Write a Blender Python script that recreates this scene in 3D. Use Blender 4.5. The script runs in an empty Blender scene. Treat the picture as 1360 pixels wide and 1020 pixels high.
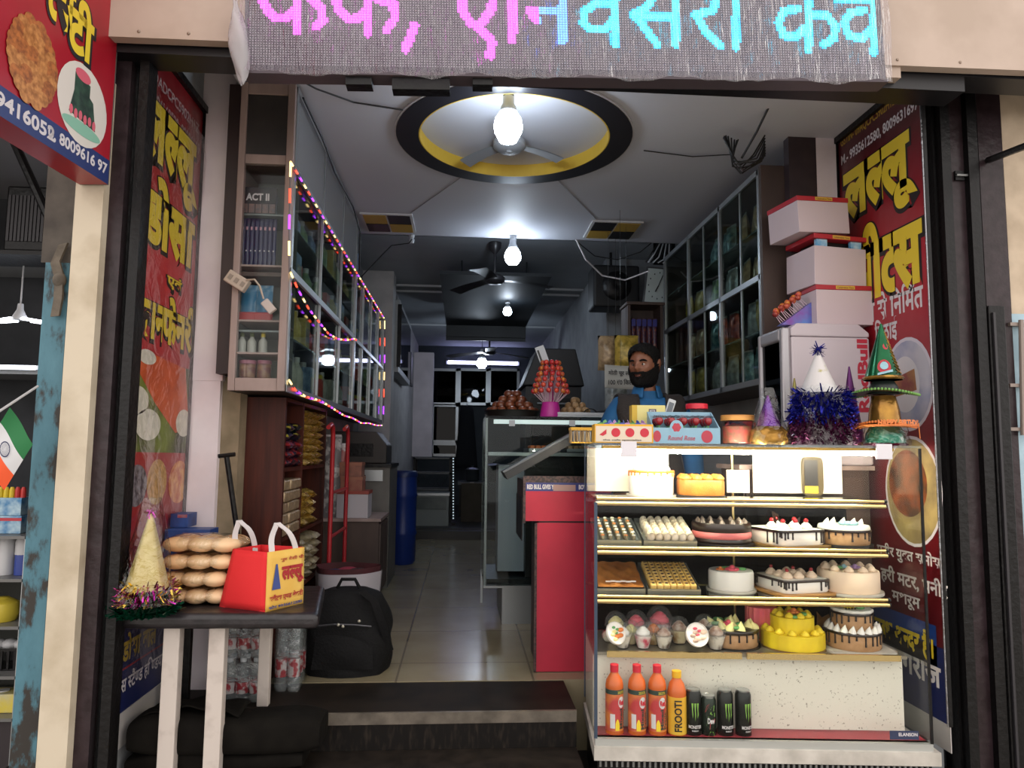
import bpy, bmesh, math, random
from mathutils import Vector, Matrix
random.seed(7)
SC = bpy.context.scene
COL = SC.collection
PI = math.pi
R_ = math.radians

# ------------------------------------------------------------------ camera
FPX, CZ = 950.0, 1.45
PSI, THE, RHO = R_(3.92), R_(5.35), R_(0.6)
FW = Vector((math.sin(PSI)*math.cos(THE), math.cos(PSI)*math.cos(THE), math.sin(THE)))
_R0 = Vector((math.cos(PSI), -math.sin(PSI), 0))
_U0 = Vector((-math.sin(PSI)*math.sin(THE), -math.cos(PSI)*math.sin(THE), math.cos(THE)))
RT = _R0*math.cos(RHO) + _U0*math.sin(RHO)
UP = _U0*math.cos(RHO) - _R0*math.sin(RHO)
CAM0 = Vector((0, 0, CZ))
cam_d = bpy.data.cameras.new('camera')
cam_d.sensor_width = 36.0
cam_d.lens = 36.0*FPX/1360.0
cam_d.clip_start = 0.05
cam_o = bpy.data.objects.new('camera', cam_d)
COL.objects.link(cam_o)
_m = Matrix((RT, UP, -FW)).transposed().to_4x4()
_m.translation = CAM0
cam_o.matrix_world = _m
SC.camera = cam_o
SC.cycles.transparent_max_bounces = 24


def _ray(x, y):
    return FW + RT*((x-680.0)/FPX) + UP*((510.0-y)/FPX)
def aY(x, y, Y):
    """the real point at depth Y seen at photo pixel x, y"""
    d = _ray(x, y); return CAM0 + d*(Y/d.y)
def aZ(x, y, Z):
    d = _ray(x, y); return CAM0 + d*((Z-CZ)/d.z)
def aX(x, y, X):
    d = _ray(x, y); return CAM0 + d*(X/d.x)

# ------------------------------------------------------------------ world, exposure
SC.view_settings.view_transform = 'Standard'
SC.view_settings.look = 'None'
SC.view_settings.exposure = 0.0
SC.view_settings.gamma = 1.0
SC.view_settings.use_curve_mapping = False
wd = bpy.data.worlds.new('daylight'); SC.world = wd
wd.use_nodes = True
_bg = wd.node_tree.nodes['Background']
_bg.inputs[0].default_value = (1.0, 0.94, 0.90, 1)
_bg.inputs[1].default_value = 2.0
BULB = 60.0        # emission strength of the shop's lamp globes
TUBE = 9.0
CASE_LED = 190.0

# ------------------------------------------------------------------ materials
M = {}
def lin(h):
    h = h.lstrip('#')
    c = [int(h[i:i+2], 16)/255.0 for i in (0, 2, 4)]
    return tuple((v/12.92 if v <= .04045 else ((v+.055)/1.055)**2.4) for v in c) + (1,)

def _nt(name):
    m = bpy.data.materials.new(name); m.use_nodes = True
    nt = m.node_tree
    return m, nt, nt.nodes['Principled BSDF']

def mat(name, hexc, rough=.5, metal=0, hex2=None, scale=20, bump=0, emit=0, spec=.5, detail=4, stretch=None, contrast=(.35, .65), coat=0, ecol=None):
    if name in M: return M[name]
    m, nt, b = _nt(name); M[name] = m
    b.inputs['Roughness'].default_value = rough
    b.inputs['Metallic'].default_value = metal
    b.inputs['Specular IOR Level'].default_value = spec
    b.inputs['Coat Weight'].default_value = coat
    b.inputs['Base Color'].default_value = lin(hexc)
    if emit:
        b.inputs['Emission Color'].default_value = lin(ecol or hexc)
        b.inputs['Emission Strength'].default_value = emit
    if hex2 or bump:
        tc = nt.nodes.new('ShaderNodeTexCoord')
        mp = nt.nodes.new('ShaderNodeMapping')
        if stretch: mp.inputs['Scale'].default_value = stretch
        nt.links.new(tc.outputs['Object'], mp.inputs[0])
        n = nt.nodes.new('ShaderNodeTexNoise')
        n.inputs['Scale'].default_value = scale
        n.inputs['Detail'].default_value = detail
        nt.links.new(mp.outputs[0], n.inputs['Vector'])
        if hex2:
            r = nt.nodes.new('ShaderNodeValToRGB')
            r.color_ramp.elements[0].position = contrast[0]; r.color_ramp.elements[1].position = contrast[1]
            r.color_ramp.elements[0].color = lin(hexc); r.color_ramp.elements[1].color = lin(hex2)
            nt.links.new(n.outputs['Fac'], r.inputs[0])
            nt.links.new(r.outputs[0], b.inputs['Base Color'])
        if bump:
            bp = nt.nodes.new('ShaderNodeBump')
            bp.inputs['Strength'].default_value = bump
            bp.inputs['Distance'].default_value = .01
            nt.links.new(n.outputs['Fac'], bp.inputs['Height'])
            nt.links.new(bp.outputs[0], b.inputs['Normal'])
    return m

def glass(name, tint='#eef4f2', gloss=0, rough=.02, wrinkle=0, wscale=14, haze=0, ior=1.18):
    """a thin clear pane or film: see-through with a fresnel sheen, optionally crumpled"""
    m = bpy.data.materials.new(name); m.use_nodes = True
    nt = m.node_tree; nt.nodes.clear(); gloss *= (1 if ior > 1.4 else .08)
    o = nt.nodes.new('ShaderNodeOutputMaterial')
    mx = nt.nodes.new('ShaderNodeMixShader')
    t = nt.nodes.new('ShaderNodeBsdfTransparent'); t.inputs[0].default_value = lin(tint)
    g = nt.nodes.new('ShaderNodeBsdfGlossy'); g.inputs['Roughness'].default_value = rough
    lw = nt.nodes.new('ShaderNodeFresnel'); ge = nt.nodes.new('ShaderNodeNewGeometry'); iv = nt.nodes.new('ShaderNodeMapRange')
    iv.inputs['To Min'].default_value = ior; iv.inputs['To Max'].default_value = 1/ior      # both faces of a thin pane reflect alike
    nt.links.new(ge.outputs['Backfacing'], iv.inputs[0]); nt.links.new(iv.outputs[0], lw.inputs[0])
    ad = nt.nodes.new('ShaderNodeMath'); ad.operation = 'ADD'; ad.inputs[1].default_value = gloss; ad.use_clamp = True
    nt.links.new(lw.outputs[0], ad.inputs[0]); nt.links.new(ad.outputs[0], mx.inputs[0])
    first = t
    if haze:
        d = nt.nodes.new('ShaderNodeBsdfDiffuse'); d.inputs[0].default_value = (.8, .8, .82, 1)
        m2 = nt.nodes.new('ShaderNodeMixShader'); m2.inputs[0].default_value = haze
        nt.links.new(t.outputs[0], m2.inputs[1]); nt.links.new(d.outputs[0], m2.inputs[2]); first = m2
    nt.links.new(first.outputs[0], mx.inputs[1]); nt.links.new(g.outputs[0], mx.inputs[2])
    nt.links.new(mx.outputs[0], o.inputs[0])
    if wrinkle:
        tc = nt.nodes.new('ShaderNodeTexCoord'); n = nt.nodes.new('ShaderNodeTexNoise')
        n.inputs['Scale'].default_value = wscale; n.inputs['Detail'].default_value = 3; n.inputs['Distortion'].default_value = 1.5
        bp = nt.nodes.new('ShaderNodeBump'); bp.inputs['Strength'].default_value = wrinkle; bp.inputs['Distance'].default_value = .02
        nt.links.new(tc.outputs['Object'], n.inputs['Vector']); nt.links.new(n.outputs['Fac'], bp.inputs['Height'])
        for s in (g, lw): nt.links.new(bp.outputs[0], s.inputs['Normal'])
    return m

mm = mat

# ------------------------------------------------------------------ mesh builder
class MB:
    def __init__(s):
        s.v, s.f, s.mi = [], [], []
        s.k = 0
    def add(s, vs, fs, M4=None):
        o = len(s.v)
        for p in vs:
            p = Vector(p)
            s.v.append(M4 @ p if M4 is not None else p)
        for f in fs:
            s.f.append(tuple(i+o for i in f)); s.mi.append(s.k)
        return s
    def box(s, x0, x1, y0, y1, z0, z1, M4=None):
        vs = [(x, y, z) for z in (z0, z1) for y in (y0, y1) for x in (x0, x1)]
        return s.add(vs, [(0, 2, 3, 1), (4, 5, 7, 6), (0, 1, 5, 4), (2, 6, 7, 3), (0, 4, 6, 2), (1, 3, 7, 5)], M4)
    def cbox(s, c, d, M4=None):
        return s.box(c[0]-d[0]/2, c[0]+d[0]/2, c[1]-d[1]/2, c[1]+d[1]/2, c[2]-d[2]/2, c[2]+d[2]/2, M4)
    def prism(s, poly, h, M4=None):
        """poly in XY, extruded to z = h"""
        n = len(poly)
        vs = [(p[0], p[1], 0) for p in poly] + [(p[0], p[1], h) for p in poly]
        fs = [tuple(reversed(range(n))), tuple(range(n, 2*n))]
        fs += [(i, (i+1) % n, n+(i+1) % n, n+i) for i in range(n)]
        return s.add(vs, fs, M4)
    def poly(s, pts, M4=None):
        return s.add(pts, [tuple(range(len(pts)))], M4)
    def lathe(s, prof, n=20, M4=None, wob=None):
        """prof: (r, z) from the bottom up"""
        vs, fs = [], []
        for j, (r, z) in enumerate(prof):
            for i in range(n):
                a = 2*PI*i/n
                q = r*(1 if wob is None else wob(a, j))
                vs.append((q*math.cos(a), q*math.sin(a), z))
        for j in range(len(prof)-1):
            for i in range(n):
                a, b = j*n+i, j*n+(i+1) % n
                fs.append((a, b, b+n, a+n))
        if prof[0][0] > 1e-5: fs.append(tuple(reversed(range(n))))
        if prof[-1][0] > 1e-5: fs.append(tuple(range((len(prof)-1)*n, len(prof)*n)))
        return s.add(vs, fs, M4)
    def ball(s, c, r, n=10, m=7, sc=(1, 1, 1), M4=None):
        T = Matrix.Translation(Vector(c)) @ Matrix.Diagonal((sc[0], sc[1], sc[2], 1))
        if M4 is not None: T = M4 @ T
        return s.lathe([(max(r*math.sin(PI*j/m), 0), -r*math.cos(PI*j/m)) for j in range(m+1)], n, T)
    def tube(s, pts, r, n=8, cap=True):
        pts = [Vector(p) for p in pts]
        rs = r if isinstance(r, (list, tuple)) else [r]*len(pts)
        vs, fs = [], []
        up = Vector((0, 0, 1)); prev = None
        for i, p in enumerate(pts):
            t = (pts[min(i+1, len(pts)-1)] - pts[max(i-1, 0)])
            if t.length < 1e-9: t = Vector((0, 0, 1))
            t.normalize()
            if prev is None:
                a = t.cross(up if abs(t.z) < .95 else Vector((1, 0, 0)))
            else:
                a = prev - t*prev.dot(t)
            a.normalize(); prev = a
            b = t.cross(a)
            for k in range(n):
                an = 2*PI*k/n
                vs.append(p + (a*math.cos(an) + b*math.sin(an))*rs[i])
        for i in range(len(pts)-1):
            for k in range(n):
                x, y = i*n+k, i*n+(k+1) % n
                fs.append((x, y, y+n, x+n))
        if cap:
            fs.append(tuple(reversed(range(n)))); fs.append(tuple(range((len(pts)-1)*n, len(pts)*n)))
        return s.add(vs, fs)
    def ribbon(s, pts, w, t):
        """a strap: path pts, width vector w, thickness t"""
        w = Vector(w); pts = [Vector(p) for p in pts]
        vs, fs = [], []
        for i, p in enumerate(pts):
            d = pts[min(i+1, len(pts)-1)] - pts[max(i-1, 0)]
            nn = d.cross(w); nn.normalize(); nn *= t/2
            vs += [p-w/2-nn, p+w/2-nn, p+w/2+nn, p-w/2+nn]
        for i in range(len(pts)-1):
            for k in range(4):
                a, b = i*4+k, i*4+(k+1) % 4
                fs.append((a, b, b+4, a+4))
        fs.append((3, 2, 1, 0)); q = (len(pts)-1)*4; fs.append((q, q+1, q+2, q+3))
        return s.add(vs, fs)
    def grid(s, fn, nu, nv, M4=None):
        vs = [fn(i/nu, j/nv) for j in range(nv+1) for i in range(nu+1)]
        fs = [(j*(nu+1)+i, j*(nu+1)+i+1, (j+1)*(nu+1)+i+1, (j+1)*(nu+1)+i) for j in range(nv) for i in range(nu)]
        return s.add(vs, fs, M4)
    def build(s, name, mats, parent=None, smooth=None, bevel=0, seg=2, subsurf=0, world=False, **tags):
        me = bpy.data.meshes.new(name)
        vs = s.v
        if world and parent is not None:
            inv = XF[parent.name].inverted()
            vs = [inv @ p for p in vs]
        me.from_pydata([tuple(p) for p in vs], [], s.f)
        if not isinstance(mats, (list, tuple)): mats = [mats]
        for m in mats: me.materials.append(m)
        if len(mats) > 1: me.polygons.foreach_set('material_index', s.mi)
        me.update()
        bm = bmesh.new(); bm.from_mesh(me)
        bmesh.ops.recalc_face_normals(bm, faces=bm.faces) if not tags.pop('keep', 0) else None
        bm.to_mesh(me); bm.free()
        if smooth is not None:
            me.shade_smooth(); me.set_sharp_from_angle(angle=R_(smooth))
        o = bpy.data.objects.new(name, me); COL.objects.link(o)
        if parent is not None: o.parent = parent
        if bevel:
            b = o.modifiers.new('edge', 'BEVEL'); b.width = bevel; b.segments = seg; b.limit_method = 'ANGLE'
        if subsurf:
            b = o.modifiers.new('sub', 'SUBSURF'); b.levels = subsurf; b.render_levels = subsurf
        for k, v in tags.items(): o[k] = v
        return o

XF = {}
def thing(name, label, cat, loc=(0, 0, 0), rotz=0, group=None, rot=None):
    o = bpy.data.objects.new(name, None); COL.objects.link(o)
    o.empty_display_size = .05
    o.location = loc
    o.rotation_euler = rot or (0, 0, rotz)
    XF[o.name] = Matrix.Translation(Vector(loc)) @ o.rotation_euler.to_matrix().to_4x4()
    return tag(o, label, cat, group)
def tag(o, label, cat, group=None, kind=None):
    if label: o['label'] = label
    if cat: o['category'] = cat
    if group: o['group'] = group
    if kind: o['kind'] = kind
    return o
def struct(mb, name, m, **kw):
    o = mb.build(name, m, **kw); o['kind'] = 'structure'; return o
KIDS = {}
def copy_tree(o, loc, rotz=None, label=None, rot=None, scale=None):
    c = o.copy(); COL.objects.link(c)
    c.location = loc
    if rotz is not None: c.rotation_euler = (0, 0, rotz)
    if rot is not None: c.rotation_euler = rot
    if scale is not None: c.scale = (scale, scale, scale) if not hasattr(scale, '__len__') else scale
    if label: c['label'] = label
    for ch in list(o.children): _copy_child(ch, c)
    return c
def _copy_child(ch, par):
    d = ch.copy(); COL.objects.link(d); d.parent = par
    for g in list(ch.children): _copy_child(g, d)

def TR(loc, rz=0, rx=0, ry=0, s=1):
    from mathutils import Euler
    return Matrix.Translation(Vector(loc)) @ Euler((rx, ry, rz)).to_matrix().to_4x4() @ Matrix.Diagonal((s, s, s, 1) if not hasattr(s, '__len__') else (*s, 1))
def frame(o, u, v):
    """4x4 with local x along u, y along v, z out of the face"""
    u = Vector(u).normalized(); v = Vector(v).normalized(); n = u.cross(v)
    m = Matrix((u, v, n)).transposed().to_4x4(); m.translation = Vector(o); return m

# ------------------------------------------------------------------ lettering
_TC = {}
MATRA = set('ािीुूृेैोौंःँ्ॅॉ़')
def _glyphs(s, bold=0.0, res=3):
    """outline mesh of a run of letters at size 1: (verts, faces, advance)"""
    key = (s, bold, res)
    if key in _TC: return _TC[key]
    def ev(body):
        cu = bpy.data.curves.new('t', 'FONT'); cu.body = body; cu.size = 1; cu.resolution_u = res; cu.offset = bold
        ob = bpy.data.objects.new('t', cu); COL.objects.link(ob)
        bpy.context.view_layer.update()
        dg = bpy.context.evaluated_depsgraph_get()
        me = bpy.data.meshes.new_from_object(ob.evaluated_get(dg))
        r = [v.co.copy() for v in me.vertices], [tuple(p.vertices) for p in me.polygons]
        bpy.data.objects.remove(ob); bpy.data.curves.remove(cu); bpy.data.meshes.remove(me)
        return r
    v, f = ev(s)
    mx = lambda q: max(p.x for p in q[0]) if q[0] else 0
    adv = mx(ev(s+'l')) - mx(ev('l'))
    _TC[key] = (v, f, adv)
    return _TC[key]
def _half(ch, bold):
    v, f, adv = _glyphs(ch, bold)
    frac = {'क': .66, 'फ': .66}.get(ch, .70)
    bm = bmesh.new()
    bv = [bm.verts.new(p) for p in v]
    for q in f:
        try: bm.faces.new([bv[i] for i in q])
        except ValueError: pass
    bmesh.ops.bisect_plane(bm, geom=bm.verts[:]+bm.edges[:]+bm.faces[:], plane_co=(adv*frac, 0, 0), plane_no=(1, 0, 0), clear_outer=True)
    bm.verts.index_update()
    r = [p.co.copy() for p in bm.verts], [tuple(q.index for q in g.verts) for g in bm.faces], adv*frac
    bm.free(); return r
def letters(s, bold=0.0):
    """'~' after a consonant makes its half form"""
    V, Fc, x, i, run = [], [], 0.0, 0, ''
    def put(v, f, a):
        nonlocal x
        o = len(V); V.extend(Vector((p.x+x, p.y, 0)) for p in v); Fc.extend(tuple(k+o for k in q) for q in f); x += a
    def flush():
        nonlocal run
        if run: put(*_glyphs(run, bold)); run = ''
    while i < len(s):
        if i+1 < len(s) and s[i+1] == '~':
            flush(); put(*_half(s[i], bold)); i += 2
        else:
            run += s[i]; i += 1
    flush()
    return V, Fc
def write(mb, s, Fr, x0, y0, x1=None, y1=None, off=.0012, bold=0.0, h=None, keep=False, slant=0):
    """letter s into the box x0..x1, y0..y1 of frame Fr (or height h from x0, y0)"""
    V, Fc = letters(s, bold)
    if not V: return
    a0 = min(p.x for p in V); a1 = max(p.x for p in V); b0 = min(p.y for p in V); b1 = max(p.y for p in V)
    if h is not None:
        sx = sy = h/(b1-b0)
    else:
        sx = (x1-x0)/(a1-a0); sy = (y1-y0)/(b1-b0)
        if keep:
            k = min(sx, sy); x0 += ((x1-x0)-(a1-a0)*k)/2; y0 += ((y1-y0)-(b1-b0)*k)/2; sx = sy = k
    mb.add([(x0+(p.x-a0)*sx+slant*(p.y-b0)*sy, y0+(p.y-b0)*sy, off) for p in V], Fc, Fr)
def disc(mb, Fr, cx, cy, rx, ry, off=.001, n=28, rot=0):
    mb.poly([(cx+rx*math.cos(2*PI*i/n)*math.cos(rot)-ry*math.sin(2*PI*i/n)*math.sin(rot), cy+rx*math.cos(2*PI*i/n)*math.sin(rot)+ry*math.sin(2*PI*i/n)*math.cos(rot), off) for i in range(n)], Fr)
def rect(mb, Fr, x0, y0, x1, y1, off=.001):
    mb.poly([(x0, y0, off), (x1, y0, off), (x1, y1, off), (x0, y1, off)], Fr)
# ================================================================== THE SETTING
FZ = 0.45           # shop floor above the street
TZ = 0.31           # the lower step
CE, CR = 3.05, 3.2  # front ceiling, rear ceiling
wall_paint = mat('wall_paint', '#b9b6b4', .7, hex2='#a9a6a5', scale=6)
wall_grey = mat('wall_grey', '#8d9092', .7, hex2='#7d8083', scale=5)
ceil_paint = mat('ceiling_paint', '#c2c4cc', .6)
dark_paint = mat('dark_paint', '#1c1a1d', .45)
black_steel = mat('black_steel', '#0b0a0b', .4, spec=.3, bump=.3, scale=40)
lavender = mat('lavender_plaster', '#e6dbe0', .6, hex2='#d8cdd2', scale=5, bump=.1)

# --- floor: square beige vitrified tiles
def tile_mat():
    m, nt, b = _nt('beige_floor_tiles')
    tc = nt.nodes.new('ShaderNodeTexCoord'); mp = nt.nodes.new('ShaderNodeMapping')
    mp.inputs['Location'].default_value = (.27, .1, 0)
    br = nt.nodes.new('ShaderNodeTexBrick'); br.offset = 0; br.squash = 1
    br.inputs['Scale'].default_value = 1; br.inputs['Brick Width'].default_value = .6; br.inputs['Row Height'].default_value = .6
    br.inputs['Mortar Size'].default_value = .005
    br.inputs['Color1'].default_value = lin('#948a72'); br.inputs['Color2'].default_value = lin('#8c826a'); br.inputs['Mortar'].default_value = lin('#6d6554')
    n = nt.nodes.new('ShaderNodeTexNoise'); n.inputs['Scale'].default_value = 3; n.inputs['Detail'].default_value = 6
    mx = nt.nodes.new('ShaderNodeMixRGB'); mx.blend_type = 'MULTIPLY'; mx.inputs[0].default_value = .5
    rp = nt.nodes.new('ShaderNodeValToRGB'); rp.color_ramp.elements[0].color = (.55, .5, .42, 1); rp.color_ramp.elements[0].position = .3; rp.color_ramp.elements[1].position = .65
    nt.links.new(tc.outputs['Object'], mp.inputs[0]); nt.links.new(mp.outputs[0], br.inputs[0]); nt.links.new(tc.outputs['Object'], n.inputs[0])
    nt.links.new(n.outputs[0], rp.inputs[0]); nt.links.new(br.outputs[0], mx.inputs[1]); nt.links.new(rp.outputs[0], mx.inputs[2]); nt.links.new(mx.outputs[0], b.inputs['Base Color'])
    b.inputs['Roughness'].default_value = .22
    return m
def stone_mat():
    m = mat('black_speckled_stone', '#0e0b09', .6, spec=.2, hex2='#2b241e', scale=60, contrast=(.5, .75), stretch=(1, 1, .25))
    return m
struct(MB().box(-1.02, .46, 3.235, 12.2, .1, FZ).box(.46, 1.9, 3.235, 12.2, .1, FZ), 'floor', tile_mat())
struct(MB().box(-1.3, .462, 2.88, 3.234, .12, FZ-.004), 'trim_1', mat('dark_threshold_stone', '#17130f', .6, spec=.2, hex2='#241d17', scale=9))
struct(MB().box(-1.3, .462, 2.865, 2.879, FZ-.045, FZ-.003), 'trim_2', mat('step_nosing', '#4a443c', .4, hex2='#6a6258', scale=14))
struct(MB().box(-1.3, .462, 2.868, 2.8795, TZ, FZ-.046), 'trim_3', stone_mat())
struct(MB().box(-.5, .458, 2.45, 2.867, 0, TZ-.012).box(-1.6, -.5, 2.72, 2.867, 0, TZ-.012).box(.463, 2.1, 2.45, 3.234, 0, .15), 'floor_step', mat('lower_step_stone', '#14110e', .7, spec=.2, hex2='#1f1a16', scale=12))
struct(MB().box(-.5, .46, 2.44, 2.867, TZ-.0115, TZ).box(-1.6, -.5, 2.71, 2.867, TZ-.0115, TZ), 'trim_4', mat('step_slab', '#15110e', .6, spec=.2, hex2='#221c18', scale=16))
struct(MB().box(-14, 14, -12, 2.86, -.1, 0), 'ground', mat('street_concrete', '#a39c92', .9, hex2='#8d877e', scale=4, bump=.3))
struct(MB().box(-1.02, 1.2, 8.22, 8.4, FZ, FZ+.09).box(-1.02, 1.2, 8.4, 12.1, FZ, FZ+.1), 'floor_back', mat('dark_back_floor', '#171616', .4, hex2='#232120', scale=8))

# --- walls of the shop
struct(MB().box(-1.16, -1.0, 3.31, 7.0, .1, 3.4), 'wall_left', wall_grey)
struct(MB().box(-1.16, -.76, 7.0, 12.2, .1, 3.4), 'wall_left_back', wall_paint)
struct(MB().box(1.86, 2.0, 3.441, 12.2, .1, 3.4), 'wall_right', wall_paint)
struct(MB().box(1.28, 1.86, 6.3, 12.2, FZ, 3.25), 'wall_right_back', wall_grey)
struct(MB().box(-.76, 1.28, 12.0, 12.2, FZ, 3.25), 'wall_back', mat('back_wall', '#3c4246', .7, hex2='#333a3f', scale=4))
struct(MB().box(-1.6, 2.4, 2.95, 12.3, 3.36, 3.5).box(-1.6, 2.4, 2.5, 2.95, 3.15, 3.5).box(2.4, 4, 2.5, 3.0, 3.3, 3.5), 'ceiling_slab', wall_grey)
RC = (.24, 3.53); RI, RO = .487, .6
def ceiling_front():
    mb = MB(); n = 72
    x0, x1, y0, y1 = -1.01, 1.87, 2.62, 5.28
    ins, outs = [], []
    for i in range(n):
        a = 2*PI*i/n; c, s_ = math.cos(a), math.sin(a)
        ins.append((RC[0]+RI*c, RC[1]+RI*s_, CE))
        t = min(((x1-RC[0])/c if c > 1e-9 else (x0-RC[0])/c if c < -1e-9 else 9e9), ((y1-RC[1])/s_ if s_ > 1e-9 else (y0-RC[1])/s_ if s_ < -1e-9 else 9e9))
        outs.append((RC[0]+t*c, RC[1]+t*s_, CE))
    vs = ins+outs
    fs = [(i, (i+1) % n, n+(i+1) % n, n+i) for i in range(n)]
    # the four true corners
    for (cx, cy) in ((x0, y0), (x1, y0), (x1, y1), (x0, y1)):
        a = math.atan2(cy-RC[1], cx-RC[0]) % (2*PI); k = int(a/(2*PI)*n)
        vs.append((cx, cy, CE)); fs.append((n+k % n, n+(k+1) % n, len(vs)-1))
    mb.add(vs, fs)
    mb.box(x0, x1, y1-.012, y1, CE, 3.36)
    return mb
struct(ceiling_front(), 'ceiling', ceil_paint)
top = MB(); top.poly([(RC[0]+RI*math.cos(2*PI*i/48), RC[1]+RI*math.sin(2*PI*i/48), CE+.055) for i in range(48)])
struct(top, 'ceiling_recess', ceil_paint)
def annulus(mb, r0, r1, z0, z1, n=72):
    P = lambda r, z, i: (RC[0]+r*math.cos(2*PI*i/n), RC[1]+r*math.sin(2*PI*i/n), z)
    for i in range(n):
        q = [P(r, z, j) for j in (i, i+1) for (r, z) in ((r0, z0), (r1, z0), (r1, z1), (r0, z1))]
        mb.add(q, [(0, 1, 5, 4), (1, 2, 6, 5), (2, 3, 7, 6), (3, 0, 4, 7)])
    return mb
struct(annulus(MB(), RI, RO, CE-.014, CE-.001), 'trim_5', mat('charcoal_ring', '#1d1b20', .4))
struct(annulus(MB(), RO, RO+.008, CE-.012, CE-.001), 'trim_6', mat('pale_bead', '#b9b7ba', .5))
struct(annulus(MB(), RI-.006, RI, CE-.014, CE+.055), 'trim_7', mat('mustard_band', '#c8a63a', .5))
sm = MB()
for (p, q) in (((569, 95), (600, 120)), ((812, 103), (778, 122))):
    a, b = aZ(*p, CE-.003), aZ(*q, CE-.003); sm.tube([a, b], .005, 6)
struct(sm, 'trim_8', mat('bright_bead', '#d9dadd', .5))
sm = MB()
for (p, q) in (((613, 235), (545, 283)), ((742, 240), (793, 292))):
    a, b = aZ(*p, CE-.001), aZ(*q, CE-.001); sm.tube([a, b], .003, 5)
struct(sm, 'trim_9', mat('seam_bead', '#8f9094', .6))
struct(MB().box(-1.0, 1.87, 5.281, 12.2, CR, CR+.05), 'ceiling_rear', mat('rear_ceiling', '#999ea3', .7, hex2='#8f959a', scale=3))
tr = MB()
for y in (7.52, 7.8, 9.9): tr.box(-1.0, -.22, y, y+.03, CR-.02, CR).box(.78, 1.86, y, y+.03, CR-.02, CR)
struct(tr, 'trim_10', mat('white_conduit_strip', '#c9cccf', .5))
# checkered mustard and black inlays in the ceiling
def inlay(p0, p1, p2, p3, name):
    c = [aZ(*p, CE-.004) for p in (p0, p1, p2, p3)]
    x0, x1 = min(q.x for q in c), max(q.x for q in c); y0, y1 = 4.79, 5.16
    t = thing(name[0], name[1], 'ceiling panel', ((x0+x1)/2, (y0+y1)/2, CE))
    w, h = (x1-x0)/2, (y1-y0)/2
    MB().box(-w-.012, w+.012, -h-.012, h+.012, -.012, 0).build('border', M['pale_inlay'], t)
    for i in (0, 1):
        for j in (0, 1):
            MB().box((i-1)*w+.006, i*w-.006, (j-1)*h+.006, j*h-.006, -.016, -.0115).build('square', M['inlay_black' if (i+j+name[2]) % 2 else 'inlay_gold'], t)
mm('pale_inlay', '#c6c6c8', .5); mm('inlay_black', '#171416', .4); mm('inlay_gold', '#b08d35', .5)
inlay((480, 283), (545, 285), (550, 307), (492, 305), ('ceiling_inlay', 'checkered black and gold ceiling panel above the glass wall cabinet with LED string', 0))
inlay((791, 290), (855, 292), (838, 312), (785, 310), ('ceiling_inlay', 'checkered black and gold ceiling panel above the white cable and loudspeaker', 1))
# hanging dark tray ceiling further in
t = thing('hanging_ceiling_panel', 'dark rectangular hung ceiling panel behind the second ceiling fan', 'ceiling panel', (.27, 7.4, CR))
MB().box(-.49, .49, -1.25, 1.3, -.22, -.19).build('panel_board', mat('panel_navy', '#141a1f', .6), t)
MB().box(-.49, .49, 1.3, 1.34, -.36, -.19).box(-.49, .49, 1.34, 1.36, -.4, -.36).build('end_lip', mat('lip_grey', '#343a3f', .5), t)
for x in (-.3, .3):
    for y in (-.9, .9): MB().tube([(x, y, -.19), (x, y, 0)], .008, 6).build('hanger', M['panel_navy'], t)

# pillar and white side wall block deep in the shop
struct(MB().box(-1.0, -.70, 6.97, 7.25, FZ, 3.2), 'wall_pillar', wall_paint)
struct(MB().box(-.78, -.46, 11.0, 11.2, FZ+.9, 2.95), 'wall_back_stub', lavender)

# --- back partition of aluminium windows
alu = mat('aluminium', '#a7abad', .35, metal=.8)
dark_glass = glass('dark_pane', '#20282d', .06)
def window(n, x0, x1, y0, y1):
    a, b = aY(x0, y1, 11.9), aY(x1, y0, 11.9)
    w = MB(); s = .022
    w.box(a.x, b.x, 11.87, 11.93, a.z, a.z+2*s).box(a.x, b.x, 11.87, 11.93, b.z-2*s, b.z).box(a.x, a.x+2*s, 11.87, 11.93, a.z, b.z).box(b.x-2*s, b.x, 11.87, 11.93, a.z, b.z)
    o = struct(w, 'window_%d' % n, alu)
    p = MB().box(a.x+s, b.x-s, 11.895, 11.9, a.z+s, b.z-s).build('pane', dark_glass, o)
for i, q in enumerate(((572, 609, 490, 538), (608, 649, 490, 538), (648, 690, 490, 538), (572, 609, 537, 588), (572, 609, 588, 606))): window(i+1, *q)

# --- jambs beside the opening
a, b = aY(268, 400, 3.17), aY(301, 400, 3.17)
struct(MB().box(-1.24, b.x, 3.165, 3.3, 1.74, 3.36).box(-1.24, b.x-.008, 3.168, 3.3, .1, 1.74), 'wall_front_left', lavender)
tan = mat('bare_cement', '#8f7f68', .85, hex2='#756852', scale=9, bump=.25)
c = aY(318, 600, 3.22)
struct(MB().box(b.x-.008, c.x, 3.2, 3.3, FZ, 1.76), 'wall_front_left_cement', tan)
struct(MB().box(b.x-.008, -.988, 3.1, 3.3, 1.765, 3.049), 'wall_front_left_board', mat('dark_side_board', '#3b2c2c', .5, hex2='#2d2122', scale=7, stretch=(1, 1, .3)))
struct(MB().box(-1.24, -1.185, 2.62, 3.165, .1, 3.3), 'wall_side_left', wall_grey)
struct(MB().box(1.886, 1.95, 2.87, 3.384, .1, 3.3), 'wall_side_right', wall_grey)
a, b = aY(1087, 300, 3.385), aY(1114, 300, 3.385)
struct(MB().box(a.x, 2.0, 3.385, 3.44, .3, 3.3), 'wall_front_right', lavender)
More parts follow.
